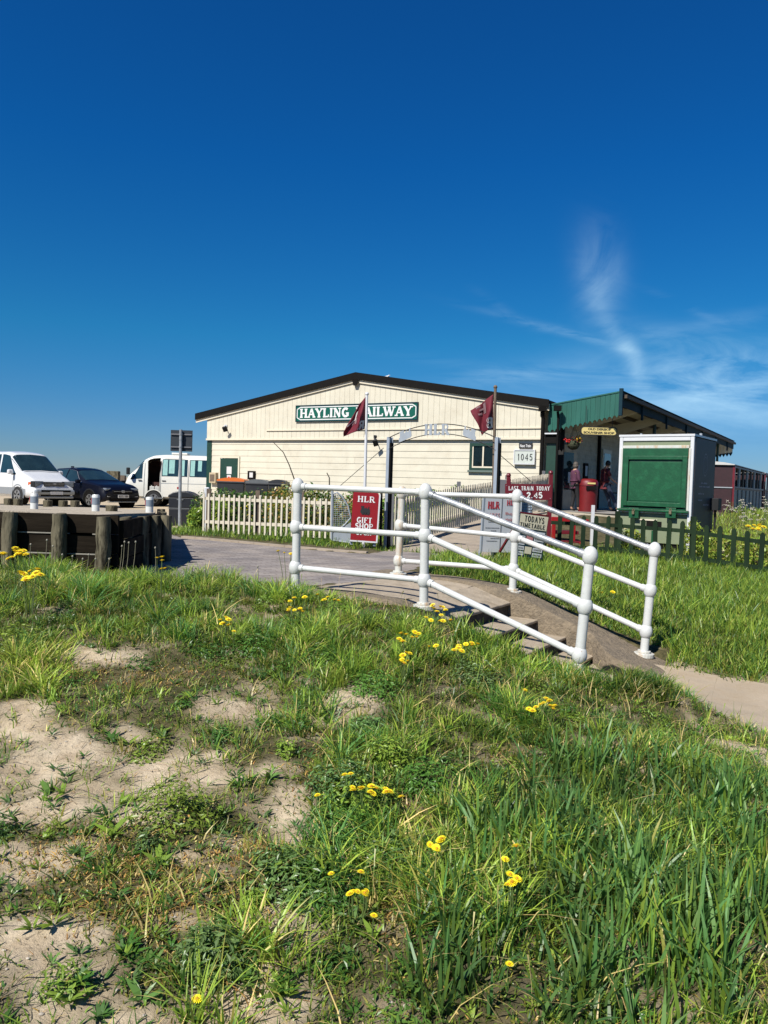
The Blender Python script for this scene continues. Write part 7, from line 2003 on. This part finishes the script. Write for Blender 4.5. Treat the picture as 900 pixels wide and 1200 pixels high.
# broad blue green blades, lower right
tx, ty = scatter(5700, (-.6, 4.8), (1.6, 5.2), .2, 3.0)
z, px, py, n1, n2, sand, dry, lush, wheat = fields(tx, ty)
k = RNG.random(len(tx)) < np.clip(wheat * 1.15 - .12, 0, 1) * (1 - sand)
tx, ty, wheat = tx[k], ty[k], wheat[k]
per = RNG.integers(3, 8, len(tx)); idx = np.repeat(np.arange(len(tx)), per); n = len(idx)
a = RNG.uniform(0, 2 * PI, n); r = RNG.gamma(2, .012, n); x = tx[idx] + np.cos(a) * r; y = ty[idx] + np.sin(a) * r; z = H(x, y)
cf, ct_ = clump(x * 1.2 + 5, y * 1.2); hh = (.10 + .12 * wheat)[idx] * tk(x, y) * (.45 + .55 * cf) * RNG.uniform(.6, 1.2, n)
col = palette(n, [BLUE, (.09, .17, .04), GREEN, (.12, .22, .05), OLIVE], [5, 5, 3, 2, .4], .15) * ct_[:, None] * .86
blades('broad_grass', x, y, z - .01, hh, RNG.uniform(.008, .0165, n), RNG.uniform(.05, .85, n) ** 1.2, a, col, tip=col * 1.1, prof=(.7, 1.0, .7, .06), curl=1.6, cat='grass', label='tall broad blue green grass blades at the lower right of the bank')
print('wheat', n)
# curled yellowed blades among them
n = 420; x, y = scatter(n * 3, (-.8, 3.2), (1.9, 5.5), .3); z, px, py, n1, n2, sand, dry, lush, wheat = fields(x, y)
k = (sand < .5); x, y, z = x[k], y[k], z[k]; n = len(x)
blades('dry_grass', x, y, z, RNG.uniform(.06, .2, n), RNG.uniform(.003, .007, n), RNG.uniform(.6, 1.6, n), RNG.uniform(0, 6.3, n), palette(n, [STRAW, (.45, .36, .14)], [1, 1]), curl=1.5, cat='grass', label='scattered straw coloured dry blades among the green grass')
# broad-leaved rosettes and weeds
def rosettes(name, cx, cy, nleaf, ln, wd_, cols, wts, lean=(1.2, 2.6), lab=None):
    idx = np.repeat(np.arange(len(cx)), nleaf); n = len(idx)
    a = RNG.uniform(0, 2 * PI, n); x = cx[idx] + np.cos(a) * .006; y = cy[idx] + np.sin(a) * .006; z = H(x, y)
    L_ = RNG.uniform(.6, 1.2, n) * (ln if np.isscalar(ln) else ln[idx])
    le = RNG.uniform(lean[0], lean[1], n)
    hh = L_ / np.sqrt(1 + le * le)
    tone = palette(len(cx), cols, wts, .12)[idx] * (1 + RNG.uniform(-.2, .2, (n, 1)))
    blades(name, x, y, z + .004, hh, wd_ * RNG.uniform(.7, 1.2, n) * L_ / .08, le, a, tone, m=M_leaf, prof=(.35, 1.0, .85, .12), curl=.35, cat='weeds', label=lab)
    return n
cx, cy = scatter(9000, (-4.2, 4.2), (1.8, 7.7), .6); z, px, py, n1, n2, sand, dry, lush, wheat = fields(cx, cy)
k = RNG.random(len(cx)) < np.clip(.55 - .45 * sand - .35 * wheat, .05, 1) * (.3 + n1); cx, cy = cx[k], cy[k]
rosettes('leafy_weeds', cx, cy, 9, .05, .016, [DEEP, GREEN, (.075, .13, .035), (.06, .115, .03)], [3, 3, 2, 2], lab='low broad leaved weeds spread through the grass')
print('ros', len(cx))
# low leafy mounds: clouds of small upturned leaves
def mounds(name, cen, rad, hgt, nl, size, lab):
    idx = np.repeat(np.arange(len(cen)), nl); n = len(idx)
    u = RNG.normal(0, 1, (n, 3)); u /= np.linalg.norm(u, axis=1)[:, None]; u[:, 2] = np.abs(u[:, 2]); rr = RNG.uniform(.2, 1, n) ** .5
    P = u * rr[:, None] * np.stack([rad[idx], rad[idx] * .9, hgt[idx]], 1)
    X = cen[idx, 0] + P[:, 0]; Y = cen[idx, 1] + P[:, 1]; Z = H(X, Y) + P[:, 2]
    kk = ~blocked(X, Y); X, Y, Z, idx, u = X[kk], Y[kk], Z[kk], idx[kk], u[kk]; n = len(X)
    nrm = u * .7 + np.array([0, 0, .8]) + RNG.normal(0, .45, (n, 3)); nrm /= np.linalg.norm(nrm, axis=1)[:, None]
    t1 = np.cross(nrm, RNG.normal(0, 1, (n, 3))); t1 /= np.linalg.norm(t1, axis=1)[:, None]; t2 = np.cross(nrm, t1)
    s = (size * RNG.uniform(.5, 1.4, n))[:, None]; p = np.stack([X, Y, Z], 1)
    V = np.stack([p - t1 * s, p + t2 * s * .36 + nrm * s * .15, p + t1 * s, p - t2 * s * .36 + nrm * s * .15], 1).reshape(-1, 3)
    Fq = (np.arange(n) * 4)[:, None] + np.array([0, 1, 2, 3])[None]
    tone = palette(len(cen), [DEEP, (.075, .16, .025), GREEN, (.10, .17, .05)], [3, 4, 2.5, 2], .15)[idx] * (1 + RNG.uniform(-.25, .3, (n, 1)))
    o = np_mesh(name, V, Fq, M_leaf, smooth=False, colors=np.repeat(tone, 4, 0), kind='stuff'); tag(o, lab, 'weeds'); return o
mx_, my_ = scatter(1500, (-4, 4), (1.9, 7.6), .5); z, px, py, n1, n2, sand, dry, lush, wheat = fields(mx_, my_)
k = RNG.random(len(mx_)) < np.clip(.10 + .5 * (n1 > .52), 0, 1) * (1 - sand) * (1 - .7 * wheat) * (1 - .5 * dry); mx_, my_ = mx_[k], my_[k]
cen = np.stack([mx_, my_], 1)
mounds('leafy_mounds', cen, RNG.uniform(.05, .14, len(cen)), RNG.uniform(.03, .10, len(cen)), 190, .012, 'low dark leafy weed clumps among the grass')
hx = [hit(a_, b_) for a_, b_ in ((378, 775), (330, 700), (440, 810), (250, 765), (425, 960), (392, 1050), (345, 1035), (462, 1010), (455, 900), (430, 865), (400, 935), (500, 930), (250, 1140), (205, 960), (350, 740), (395, 720), (20, 760), (560, 800), (300, 760), (410, 985))]
cen = np.array([[v.x, v.y] for v in hx]); mounds('leafy_clumps', cen, RNG.uniform(.13, .24, len(cen)), RNG.uniform(.09, .17, len(cen)), 900, .014, 'bushy dark green weed clumps with upturned leaves')
print('mounds', len(mx_))
def at_px(L): 
    q = [hit(a, b, 0.0) for a, b in L]; return np.array([v.x for v in q]), np.array([v.y for v in q])
bx, by = at_px([(128, 872), (185, 872), (160, 880), (30, 1000), (60, 935), (92, 1000), (205, 1010), (255, 960), (330, 1025), (345, 1010), (350, 1040), (360, 1060), (310, 1135), (150, 1130), (245, 1165), (205, 1150), (270, 1180), (15, 960), (60, 1185), (130, 1165), (420, 1100), (455, 1075), (395, 1080), (95, 765), (60, 745), (235, 820), (550, 905), (330, 1165), (20, 750), (190, 1110), (140, 960), (265, 1020), (300, 930), (560, 960), (60, 1080), (385, 960)])
nx_ = RNG.normal(0, .05, len(bx) * 3); ny_ = RNG.normal(0, .07, len(bx) * 3)
rosettes('plantain_rosettes', np.repeat(bx, 3) + nx_, np.repeat(by, 3) + ny_, 9, RNG.uniform(.035, .085, len(bx) * 3), .021, [DEEP, GREEN, (.10, .18, .04)], [2, 3, 2], lean=(.7, 2.4), lab='larger leafy rosettes dotted over the bare sand')
x, y = scatter(70000, (-3.4, 1.6), (1.7, 5.2), .8); z, px, py, n1, n2, sand, dry, lush, wheat = fields(x, y)
k = RNG.random(len(x)) < ell(px, py, [(190, 1050, 110, 50), (100, 1010, 70, 22), (270, 1090, 60, 40), (380, 905, 30, 40), (300, 1000, 60, 18), (430, 1050, 40, 30), (250, 1125, 70, 20), (150, 975, 70, 12)], .7) * (.3 + n2)
x, y, z = x[k], y[k], z[k]; n = len(x)
blades('dry_moss', x, y, z, RNG.uniform(.006, .022, n), RNG.uniform(.003, .007, n), RNG.uniform(.3, 2, n), RNG.uniform(0, 6.3, n), palette(n, [(.48, .30, .08), STRAW, (.30, .16, .05), (.35, .30, .08)], [3, 2, 2, 1.5]), prof=(.8, 1, .8, .2), cat='moss', label='golden brown dry moss patches on the sand')
print('moss', n)
# tiny ground cover, moss and debris
x, y = scatter(310000, (-5.9, 5.9), (1.6, 7.6), 1.3, 2.4); z, px, py, n1, n2, sand, dry, lush, wheat = fields(x, y)
k = RNG.random(len(x)) < np.clip((1 - sand) * .6 + .10 * n2 + .35 * (dry > .45), 0, 1); x, y, z, dry = x[k], y[k], z[k], dry[k]; n = len(x)
c = np.where((RNG.random(n) < dry * .8 + .1)[:, None], palette(n, [BROWN, STRAW, (.42, .26, .07), OLIVE], [3, 2, 3, 1]), palette(n, [DEEP, GREEN, OLIVE], [3, 2, 2]))
blades('ground_cover', x, y, z - .001, RNG.uniform(.006, .02, n), RNG.uniform(.004, .009, n), RNG.uniform(.3, 2.2, n), RNG.uniform(0, 6.3, n), c, m=M_leaf, prof=(.6, 1, .8, .2), cat='ground cover', label='tiny moss and clover leaves close to the sand')
print('cover', n)
x, y = scatter(9000, (-3.4, 2.4), (1.7, 5.6), .8); z, px, py, n1, n2, sand, dry, lush, wheat = fields(x, y)
k = sand > .25; x, y, z = x[k], y[k], z[k]; n = len(x)
blades('dead_stalks', x, y, z + .003, RNG.uniform(.003, .012, n), RNG.uniform(.0012, .003, n), RNG.uniform(3, 9, n), RNG.uniform(0, 6.3, n), palette(n, [BROWN, (.07, .05, .03), STRAW, (.3, .25, .18)], [3, 4, 2, 2]), prof=(1, 1, .8, .4), curl=0, cat='litter', label='dark dead stalks and bits lying on bare sand')
# grass ears on thin stalks
x, y = scatter(2600, (-3.6, 4), (1.9, 7.4), .5); z, px, py, n1, n2, sand, dry, lush, wheat = fields(x, y)
k = RNG.random(len(x)) < (lush * .5 + .12) * (1 - sand); x, y, z = x[k], y[k], z[k]; n = len(x)
blades('seeding_grass', x, y, z, RNG.uniform(.10, .25, n), np.full(n, .006), RNG.uniform(.1, .5, n), RNG.uniform(0, 6.3, n), palette(n, [LIME, OLIVE, STRAW, (.22, .16, .09)], [3, 2, 2, 1.5]), prof=(.25, .25, .28, 1.0), cat='grass', label='thin grass stalks with seed ears standing above the turf')
# pebbles and shells on the sand
pb_ = MB(); x, y = scatter(1500, (-3.2, 2.2), (1.7, 5.2), .8); z, px, py, n1, n2, sand, dry, lush, wheat = fields(x, y)
for xx, yy, zz in list(zip(x[sand > .4], y[sand > .4], z[sand > .4]))[:260]:
    r = random.uniform(.003, .009); pb_.ball((xx, yy, zz + r * .2), r, r * random.uniform(.6, 1), r * .55, 7, 5)
o = pb_.build('pebbles', mat('pale_pebble', (.42, .37, .30), .8, var=.4, scale=30), kind='stuff', smooth=True); tag(o, 'small pale pebbles and shell bits on bare sand', 'pebbles')

# lawn beyond the stairs and other grass further off
def lawn(name, n0, xr, yr, cond, hmu, wmu, cols, wts, lab, fall=1.0, yref=8.0):
    x = RNG.uniform(*xr, n0); y = RNG.uniform(*yr, n0)
    kk = (RNG.random(n0) < np.minimum(1, (yref / y) ** fall)) & ((np.abs(x) < .58 * y + .3) | (RNG.random(n0) < .4)) & ~blocked(x, y)
    kk &= cond(x, y)
    x, y = x[kk], y[kk]; z = H(x, y); n = len(x)
    q = fbm(x * 1.3, y * 1.3, 61); q = .5 * q + .5 * sstep(.3, .7, fbm(x * 3.1, y * 3.1, 62, 4))
    h = hmu * RNG.gamma(5, .2, n) * (.3 + 1.3 * q)
    c = palette(n, cols, wts, .15) * (.62 + .7 * q)[:, None]
    print(name, n)
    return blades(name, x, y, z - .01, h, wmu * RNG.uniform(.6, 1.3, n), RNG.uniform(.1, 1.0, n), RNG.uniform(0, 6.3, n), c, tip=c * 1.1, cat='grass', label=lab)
def lawn_cond(x, y):
    px, py = project(x, y, H0(x, y))
    right = (x > .55) & (py < 800)
    d = np.where(inpoly(x, y, LOWPATH), 0, polydist(x, y, LOWPATH))
    return right & (y > 5.6) & ((d > .10) | (RNG.random(len(x)) < .25)) & ~inpoly(x, y, GATEPATH)
lawn('lawn_grass', 400000, (.5, 12), (5.2, 15.5), lawn_cond, .10, .0095, [GREEN, LIME, DEEP, OLIVE], [5, 3.4, 4, 1], 'bright green lawn sloping down beside the stairs to the lower path')
lawn('rough_grass', 60000, (5.5, 22), (15.5, 36), lambda x, y: ((x - S0.x) * PN.x + (y - S0.y) * PN.y > 4.4) , .16, .022, [GREEN, LIME, (.17, .22, .05), OLIVE], [3, 4, 3, 2], 'tall rough grass between the green fence and the train', .8, 16)
lawn('verge_grass', 22000, (-4.6, 1.6), (12.4, 17.5), lambda x, y: (y > 12.9 - (x + .2) * .36 + .15), .10, .012, [GREEN, DEEP, LIME], [3, 3, 2], 'narrow grass verge along the foot of the cream fence', .8, 14)
lawn('verge_grass', 30000, (.8, 6), (13.5, 24), lambda x, y: (x < .9 + (y - 16.2) * .355 + 0) & (x > -.1 + (y - 13.6) * .2) , .22, .018, [GREEN, DEEP, LIME], [3, 3, 2], 'weedy green strip behind the long cream fence', .8, 16)

# shrubs: clouds of leaves on a few stems
def shrub(label, c, rx, ry, rz, n, size, cols, wts, group=None, name='shrub', stems=5):
    t = thing(name, label, 'shrub' if name == 'shrub' else 'plant', c, group)
    u = RNG.normal(0, 1, (n, 3)); u /= np.linalg.norm(u, axis=1)[:, None]; rad = RNG.uniform(.25, 1, n) ** .5
    lump = 1 + .35 * (fbm(u[:, 0] * 2.5 + 9, u[:, 1] * 2.5 + u[:, 2] * 2, int(abs(c[0] * 10)) + 3) - .5) * 2
    p = u * (rad * lump)[:, None] * np.array([rx, ry, rz]); p[:, 2] = p[:, 2] + rz * .85
    p = p[p[:, 2] > 0]; n = len(p)
    q = RNG.normal(0, 1, (n, 3)); q /= np.linalg.norm(q, axis=1)[:, None]; w = np.cross(q, RNG.normal(0, 1, (n, 3))); w /= np.linalg.norm(w, axis=1)[:, None]
    s = size * RNG.uniform(.5, 1.3, n)[:, None]
    V = np.stack([p - q * s, p + w * s * .38, p + q * s, p - w * s * .38], 1).reshape(-1, 3)
    Fq = (np.arange(n) * 4)[:, None] + np.array([0, 1, 2, 3])[None]
    cl = palette(n, cols, wts, .2)
    o = np_mesh('foliage', V, Fq, M_leaf, smooth=False, colors=np.repeat(cl, 4, 0), parent=t)
    b = MB(); cc = Vector(c)
    for k in range(stems):
        a = random.uniform(0, 6.3); e = Vector((math.cos(a) * rx * .6, math.sin(a) * ry * .6, rz * 1.2)); b.tube([cc - Vector((0, 0, .05)), cc + e * .5 + Vector((0, 0, rz * .15)), cc + e], [.018, .012, .005], 6)
    b.build('stems', M_twig, t)
    return t
def G(px, py, Y): p = at(px, py, Y); return (p.x, p.y, Hs(p.x, p.y))
grp = 'shrubs behind the low cream fence'
for px, Y, rx, rz, lab, cols in ((232, 16.0, .20, .27, 'leafy green bush between the litter bin and the white post', [GREEN, LIME, DEEP]), (262, 17.5, .7, .50, 'dark spiky shrub below the orange lidded bin', [DEEP, (.03, .055, .02), OLIVE]), (300, 17.8, .8, .46, 'low dark shrub below the grey lidded bin', [DEEP, (.035, .06, .02), OLIVE]),
                                  (338, 17.0, .6, .52, 'brown green shrub behind the top of the tallest left railing post', [OLIVE, DEEP, BROWN]), (372, 16.8, .6, .5, 'dark thorny shrub under the bare arching twig, left of the gate leaf', [DEEP, OLIVE, (.05, .05, .025)]), (418, 16.2, .6, .45, 'shrub seen above the red gift shop sign', [DEEP, OLIVE, BROWN]), (252, 16.2, .4, .34, 'small bright green plant behind the left end of the cream fence', [GREEN, LIME])):
    shrub(lab, G(px, 600, Y), rx, .45, rz, 2600, .045, cols, [3, 2, 1][:len(cols)], grp)
grp = 'shrubs behind the long cream fence'
for px, Y, rx, rz, lab in ((466, 17, .45, .42, 'green shrub behind the fence just right of the gate post'), (500, 18.5, .6, .42, 'green shrub behind the fence, left of the second railing post'), (535, 20.5, .7, .42, 'green shrub behind the middle of the long cream fence')):
    shrub(lab, G(px, 600, Y), rx, .4, rz, 2000, .05, [GREEN, DEEP, LIME], [3, 2, 2], grp)
for px, py, Y, rx, rz, lab in ((741, 650, 14.9, .26, .30, 'pale leafy weed clump behind the green fence under the kiosk shutter'), (842, 655, 14.3, .3, .36, 'leafy weed clump behind the green fence right of the kiosk'), (884, 660, 13.9, .3, .34, 'leafy weed clump at the right end of the green fence'), (812, 640, 15.0, .2, .4, 'white flowering weed at the right corner of the kiosk')):
    shrub(lab, G(px, py, Y), rx, .25, rz, 900, .04, [GREEN, LIME, OLIVE], [2, 3, 2], 'weed clumps behind the green fence')
# flowering hedge parsley in front of the train
n = 26
for k in range(12):
    px = 856 + k * 4.4 + random.uniform(-2, 2); Y = random.uniform(19, 23); g = Vector(G(px, 610, Y)); h = random.uniform(.5, .85)
    t = thing('cow_parsley', ['tallest', 'short', 'middle sized', 'leaning', 'slender', 'wide headed', 'sparse', 'full headed', 'bushy', 'thin', 'pale', 'last'][k] + ' white flowering cow parsley, number ' + ['one', 'two', 'three', 'four', 'five', 'six', 'seven', 'eight', 'nine', 'ten', 'eleven', 'twelve'][k] + ' rightwards from the maroon train corner post', 'plant', g, 'cow parsley in front of the train')
    b = MB(); tp0 = g + Vector((random.uniform(-.1, .1), 0, h)); b.tube([g, g.lerp(tp0, .6), tp0], [.012, .009, .005], 6)
    hs_ = []
    for j in range(5):
        e = tp0 + Vector((random.uniform(-.16, .16), random.uniform(-.1, .1), random.uniform(-.3, .08))); b.tube([g.lerp(tp0, .65), e], [.006, .004], 5); hs_.append(e)
    b.build('stem', M_stem, t)
    b = MB()
    for e in hs_:
        for q in range(7): b.ball(e + Vector((random.uniform(-.05, .05), random.uniform(-.05, .05), random.uniform(-.01, .02))), .014, .014, .008, 6, 4)
    b.build('flower_heads', mat('white_umbel', (.6, .55, .45), .8), t)
# bare arching twigs
for pts_, lab in (([(346, 590), (345, 562), (339, 545), (332, 530), (320, 518)], 'tall bare arching twig above the shrub, in front of the cream wall'), ([(384, 590), (386, 570), (386, 560), (383, 554)], 'short bare twig left of the gate leaf')):
    b = MB(); b.tube([at(x, y, 17.0) for x, y in pts_], [.016, .014, .012, .010, .006][:len(pts_)], 6); b.build('bare_twig', M_twig, label=lab, cat='twig')

# yellow flowers: each plant is stem(s) and heads
def petal_mesh():
    b = MB()
    for ring, (n, r, zz, tl_) in enumerate(((15, 1.0, .0, .12), (13, .75, .12, .35), (9, .45, .22, .6))):
        for k in range(n):
            a = 2 * PI * (k + ring * .4) / n; w = 1.25 * PI * r / n * .8; ca, sa = math.cos(a), math.sin(a)
            def P3(u, v, z): return (ca * u - sa * v, sa * u + ca * v, z)
            b.add([P3(.1, -.03, zz), P3(.1, .03, zz), P3(r * .8, w / 2, zz + tl_ * r * .8), P3(r, 0, zz + tl_ * r * .85), P3(r * .8, -w / 2, zz + tl_ * r * .8)], [(0, 1, 2, 3, 4)][::1])
    me = bpy.data.meshes.new('flower_head'); me.from_pydata([tuple(v) for v in b.v], [], b.f); me.materials.append(M_rustpetal); return me
FLM = petal_mesh()
cb = MB(); cb.ball((0, 0, .12), .34, .34, .28, 10, 6); cme = bpy.data.meshes.new('centre'); cme.from_pydata([tuple(v) for v in cb.v], [], cb.f); cme.materials.append(M_petalcore)
def flower_plant(label, heads, hgt, r=.016, m_st=M_stem, name='yellow_flower', group=None):
    r *= 1.5; hgt = hgt * 1.15 + .02
    extra = [(a_ + random.uniform(-7, 7), b_ + random.uniform(-4, 4)) for a_, b_ in heads if len(heads) > 2 and random.random() < .75]; heads = list(heads) + extra
    """heads: pixel positions; hgt: how far the heads stand above the ground"""
    gnd = []
    for px, py in heads:
        g = hit(px, py, hgt); gnd.append(g)
    c = sum(gnd, Vector((0, 0, 0))) / len(gnd); c.z = Hs(c.x, c.y)
    t = thing(name, label, 'flower', c, group)
    sprd = max((g - c).length for g in gnd)
    for g in gnd:
        top = Vector((g.x, g.y, g.z + hgt)); ft = c.lerp(Vector((g.x, g.y, c.z)), .35 if sprd < .25 else .85); ft.z = Hs(ft.x, ft.y) - .01
        mid = ft.lerp(top, .55) + Vector((random.uniform(-.01, .01), random.uniform(-.01, .01), .01))
        b = MB(); b.tube([ft, mid, top], [.0028, .0024, .0018], 6); s = b.build('stem', m_st, t)
        h = bpy.data.objects.new('flower_head', FLM); COL.objects.link(h); h.parent = t
        rr = r * random.uniform(.85, 1.2)
        h.scale = (rr,) * 3; h.rotation_euler = (random.uniform(-.2, .5), random.uniform(-.35, .35), random.uniform(0, 6.3)); h.location = top - c
        h2 = bpy.data.objects.new('centre', cme); COL.objects.link(h2); h2.parent = h
    return t
FG = 'yellow flowers on the grassy bank'
FL_ = [
 ('tall ragwort with several yellow heads at the left photo edge below the timber wall', [(10, 655), (17, 646), (24, 645), (30, 650), (20, 650), (5, 650)], .33, .022),
 ('cluster of yellow heads just below the ragwort, in front of the timber wall', [(28, 673), (35, 670), (42, 672), (38, 676), (30, 678), (47, 674), (44, 668)], .27, .022),
 ('small yellow flowers against the right end of the timber wall', [(184, 654), (190, 657), (189, 667)], .3, .016),
 ('yellow flowers beside the foot of the leftmost white railing post', [(333, 648), (341, 650), (348, 652), (326, 646)], .28, .016),
 ('yellow heads directly below the leftmost railing post', [(345, 701), (357, 700), (351, 714), (340, 712)], .17, .015),
 ('yellow heads under the first bay of the railing', [(372, 697), (384, 700), (392, 703)], .16, .015),
 ('pair of yellow heads in the grass left of the railing foot', [(258, 727), (265, 724), (262, 731)], .14, .015),
 ('single yellow head in the grass below the pair', [(274, 740)], .12, .014),
 ('flat yellow heads scattered left of centre under the railing', [(345, 715), (352, 713), (338, 716)], .12, .014),
 ('yellow heads beside the second railing post base', [(508, 713), (516, 711), (522, 715), (512, 717)], .16, .016),
 ('trio of yellow heads under the bottom rail', [(505, 727), (515, 728), (528, 727)], .16, .015),
 ('big yellow cluster on the bank left of the stairs', [(468, 749), (476, 744), (483, 747), (490, 743), (472, 752)], .15, .016),
 ('yellow heads below the big cluster', [(472, 768), (480, 766), (478, 775), (471, 776)], .13, .015),
 ('two yellow heads between the clusters near the stairs', [(503, 758), (511, 757)], .13, .015),
 ('long flat group of yellow heads beside the lowest step', [(538, 757), (546, 755), (553, 754), (560, 755), (541, 763), (532, 762)], .14, .015),
 ('dense yellow cluster in the middle of the lush slope', [(628, 829), (637, 824), (644, 822), (650, 827), (640, 819), (648, 831), (624, 833)], .12, .0135),
 ('lone yellow head just above the dense cluster', [(615, 809)], .12, .013),
 ('small yellow group at the top of the central patch', [(404, 908), (411, 907)], .13, .012),
 ('row of bright yellow heads at the centre of the bank', [(414, 926), (424, 924), (434, 928), (441, 924), (452, 925), (457, 928), (437, 930)], .13, .0125),
 ('yellow head right of the bright row', [(470, 934)], .12, .012),
 ('small yellow head left of the bright row', [(372, 932)], .11, .010),
 ('pair of yellow heads at the edge of the broad grass', [(504, 990), (516, 985), (511, 993)], .14, .012),
 ('upper yellow head among the broad grass blades', [(605, 992)], .17, .012), ('small half open yellow head left of the broad grass', [(592, 1007)], .15, .010),
 ('two large yellow heads low in the broad grass', [(598, 1025), (606, 1030), (600, 1035)], .15, .0125),
 ('small yellow head on bare sand edge, left of the lower pair', [(388, 1024)], .11, .010), ('round yellow head above the flat one, lower centre', [(423, 1022)], .12, .011),
 ('flat yellow head in the lower centre of the bank', [(412, 1046), (419, 1045), (427, 1047)], .11, .010), ('yellow head standing alone right of the flat one', [(438, 1073)], .10, .010),
 ('large dandelion at the bottom left of the photo', [(231, 1171)], .06, .0135), ('pale yellow fallen head at the lower right', [(597, 1130)], .06, .009),
 ('yellow flower in the lawn behind the sloping handrails', [(697, 675)], .08, .02), ('yellow flower in the lawn between the two lower posts', [(705, 695), (718, 694)], .08, .02), ('yellow flowers in front of the left panel of the fares board', [(577, 631), (573, 634), (580, 634)], .2, .03), ('yellow flowers in front of the right panel of the fares board', [(592, 629), (598, 631), (605, 632), (589, 632)], .2, .03),
 ('yellow gorse like flowers in the rough grass right of the train post', [(877, 617), (884, 616), (889, 619), (895, 618)], .3, .05),
]
for lab, heads, hg, r in FL_: flower_plant(lab, heads, hg, r, group=None)
# more blossoms behind the low cream fence and long fence
for k, (px, py, Y, lab) in enumerate(((284, 594, 15.6, 'yellow flowers behind the middle of the low cream fence'), (299, 601, 15.6, 'lower yellow flowers behind the low cream fence'), (321, 595, 15.4, 'yellow flowers behind the right part of the low cream fence'), (486, 600, 15.6, 'yellow flowers behind the long fence right of the gate'), (508, 594, 16.6, 'yellow flowers behind the middle of the long fence'))):
    p = at(px, py, Y); g = Vector((p.x, p.y, Hs(p.x, p.y)))
    t = thing('yellow_flower', lab, 'flower', g)
    for j in range(5):
        e = p + Vector((random.uniform(-.14, .14), random.uniform(-.08, .08), random.uniform(-.08, .06)))
        b = MB(); b.tube([g, e], [.006, .004], 5); b.build('stem', M_stem, t)
        h = bpy.data.objects.new('flower_head', FLM); COL.objects.link(h); h.parent = t; h.scale = (.028,) * 3; h.location = e - g; h.rotation_euler = (.3, 0, random.uniform(0, 6))
# seed heads and dry stalks in front of the timber wall
sd_ = MB(); hd_ = MB()
for px, py0, py1 in ((36, 668, 638), (55, 672, 633), (62, 665, 640), (97, 660, 655), (104, 668, 650), (112, 665, 655), (143, 668, 640), (146, 665, 635), (151, 668, 636), (159, 662, 635), (182, 680, 642), (128, 670, 655), (85, 668, 652), (73, 664, 650), (214, 690, 672), (240, 688, 668), (302, 690, 664), (228, 694, 676)):
    Y = 7.35; a = at(px - 4 if px < 160 else px, py0, Y); a.z = Hs(a.x, a.y); e = at(px, py1, Y)
    sd_.tube([a, a.lerp(e, .6) + Vector((.005, 0, 0)), e], [.0035, .003, .002], 5); hd_.ball(e, .009, .009, .012, 7, 5)
o = sd_.build('dry_stalks', mat('dry_stalk', (.24, .22, .14), .8), kind='stuff'); tag(o, 'dry seed stalks rising in front of the timber wall', 'stalks')
o = hd_.build('seed_heads', mat('grey_seed_head', (.30, .28, .22), .9), kind='stuff', smooth=True); tag(o, 'grey seed heads on dry stalks before the timber wall', 'seed heads')
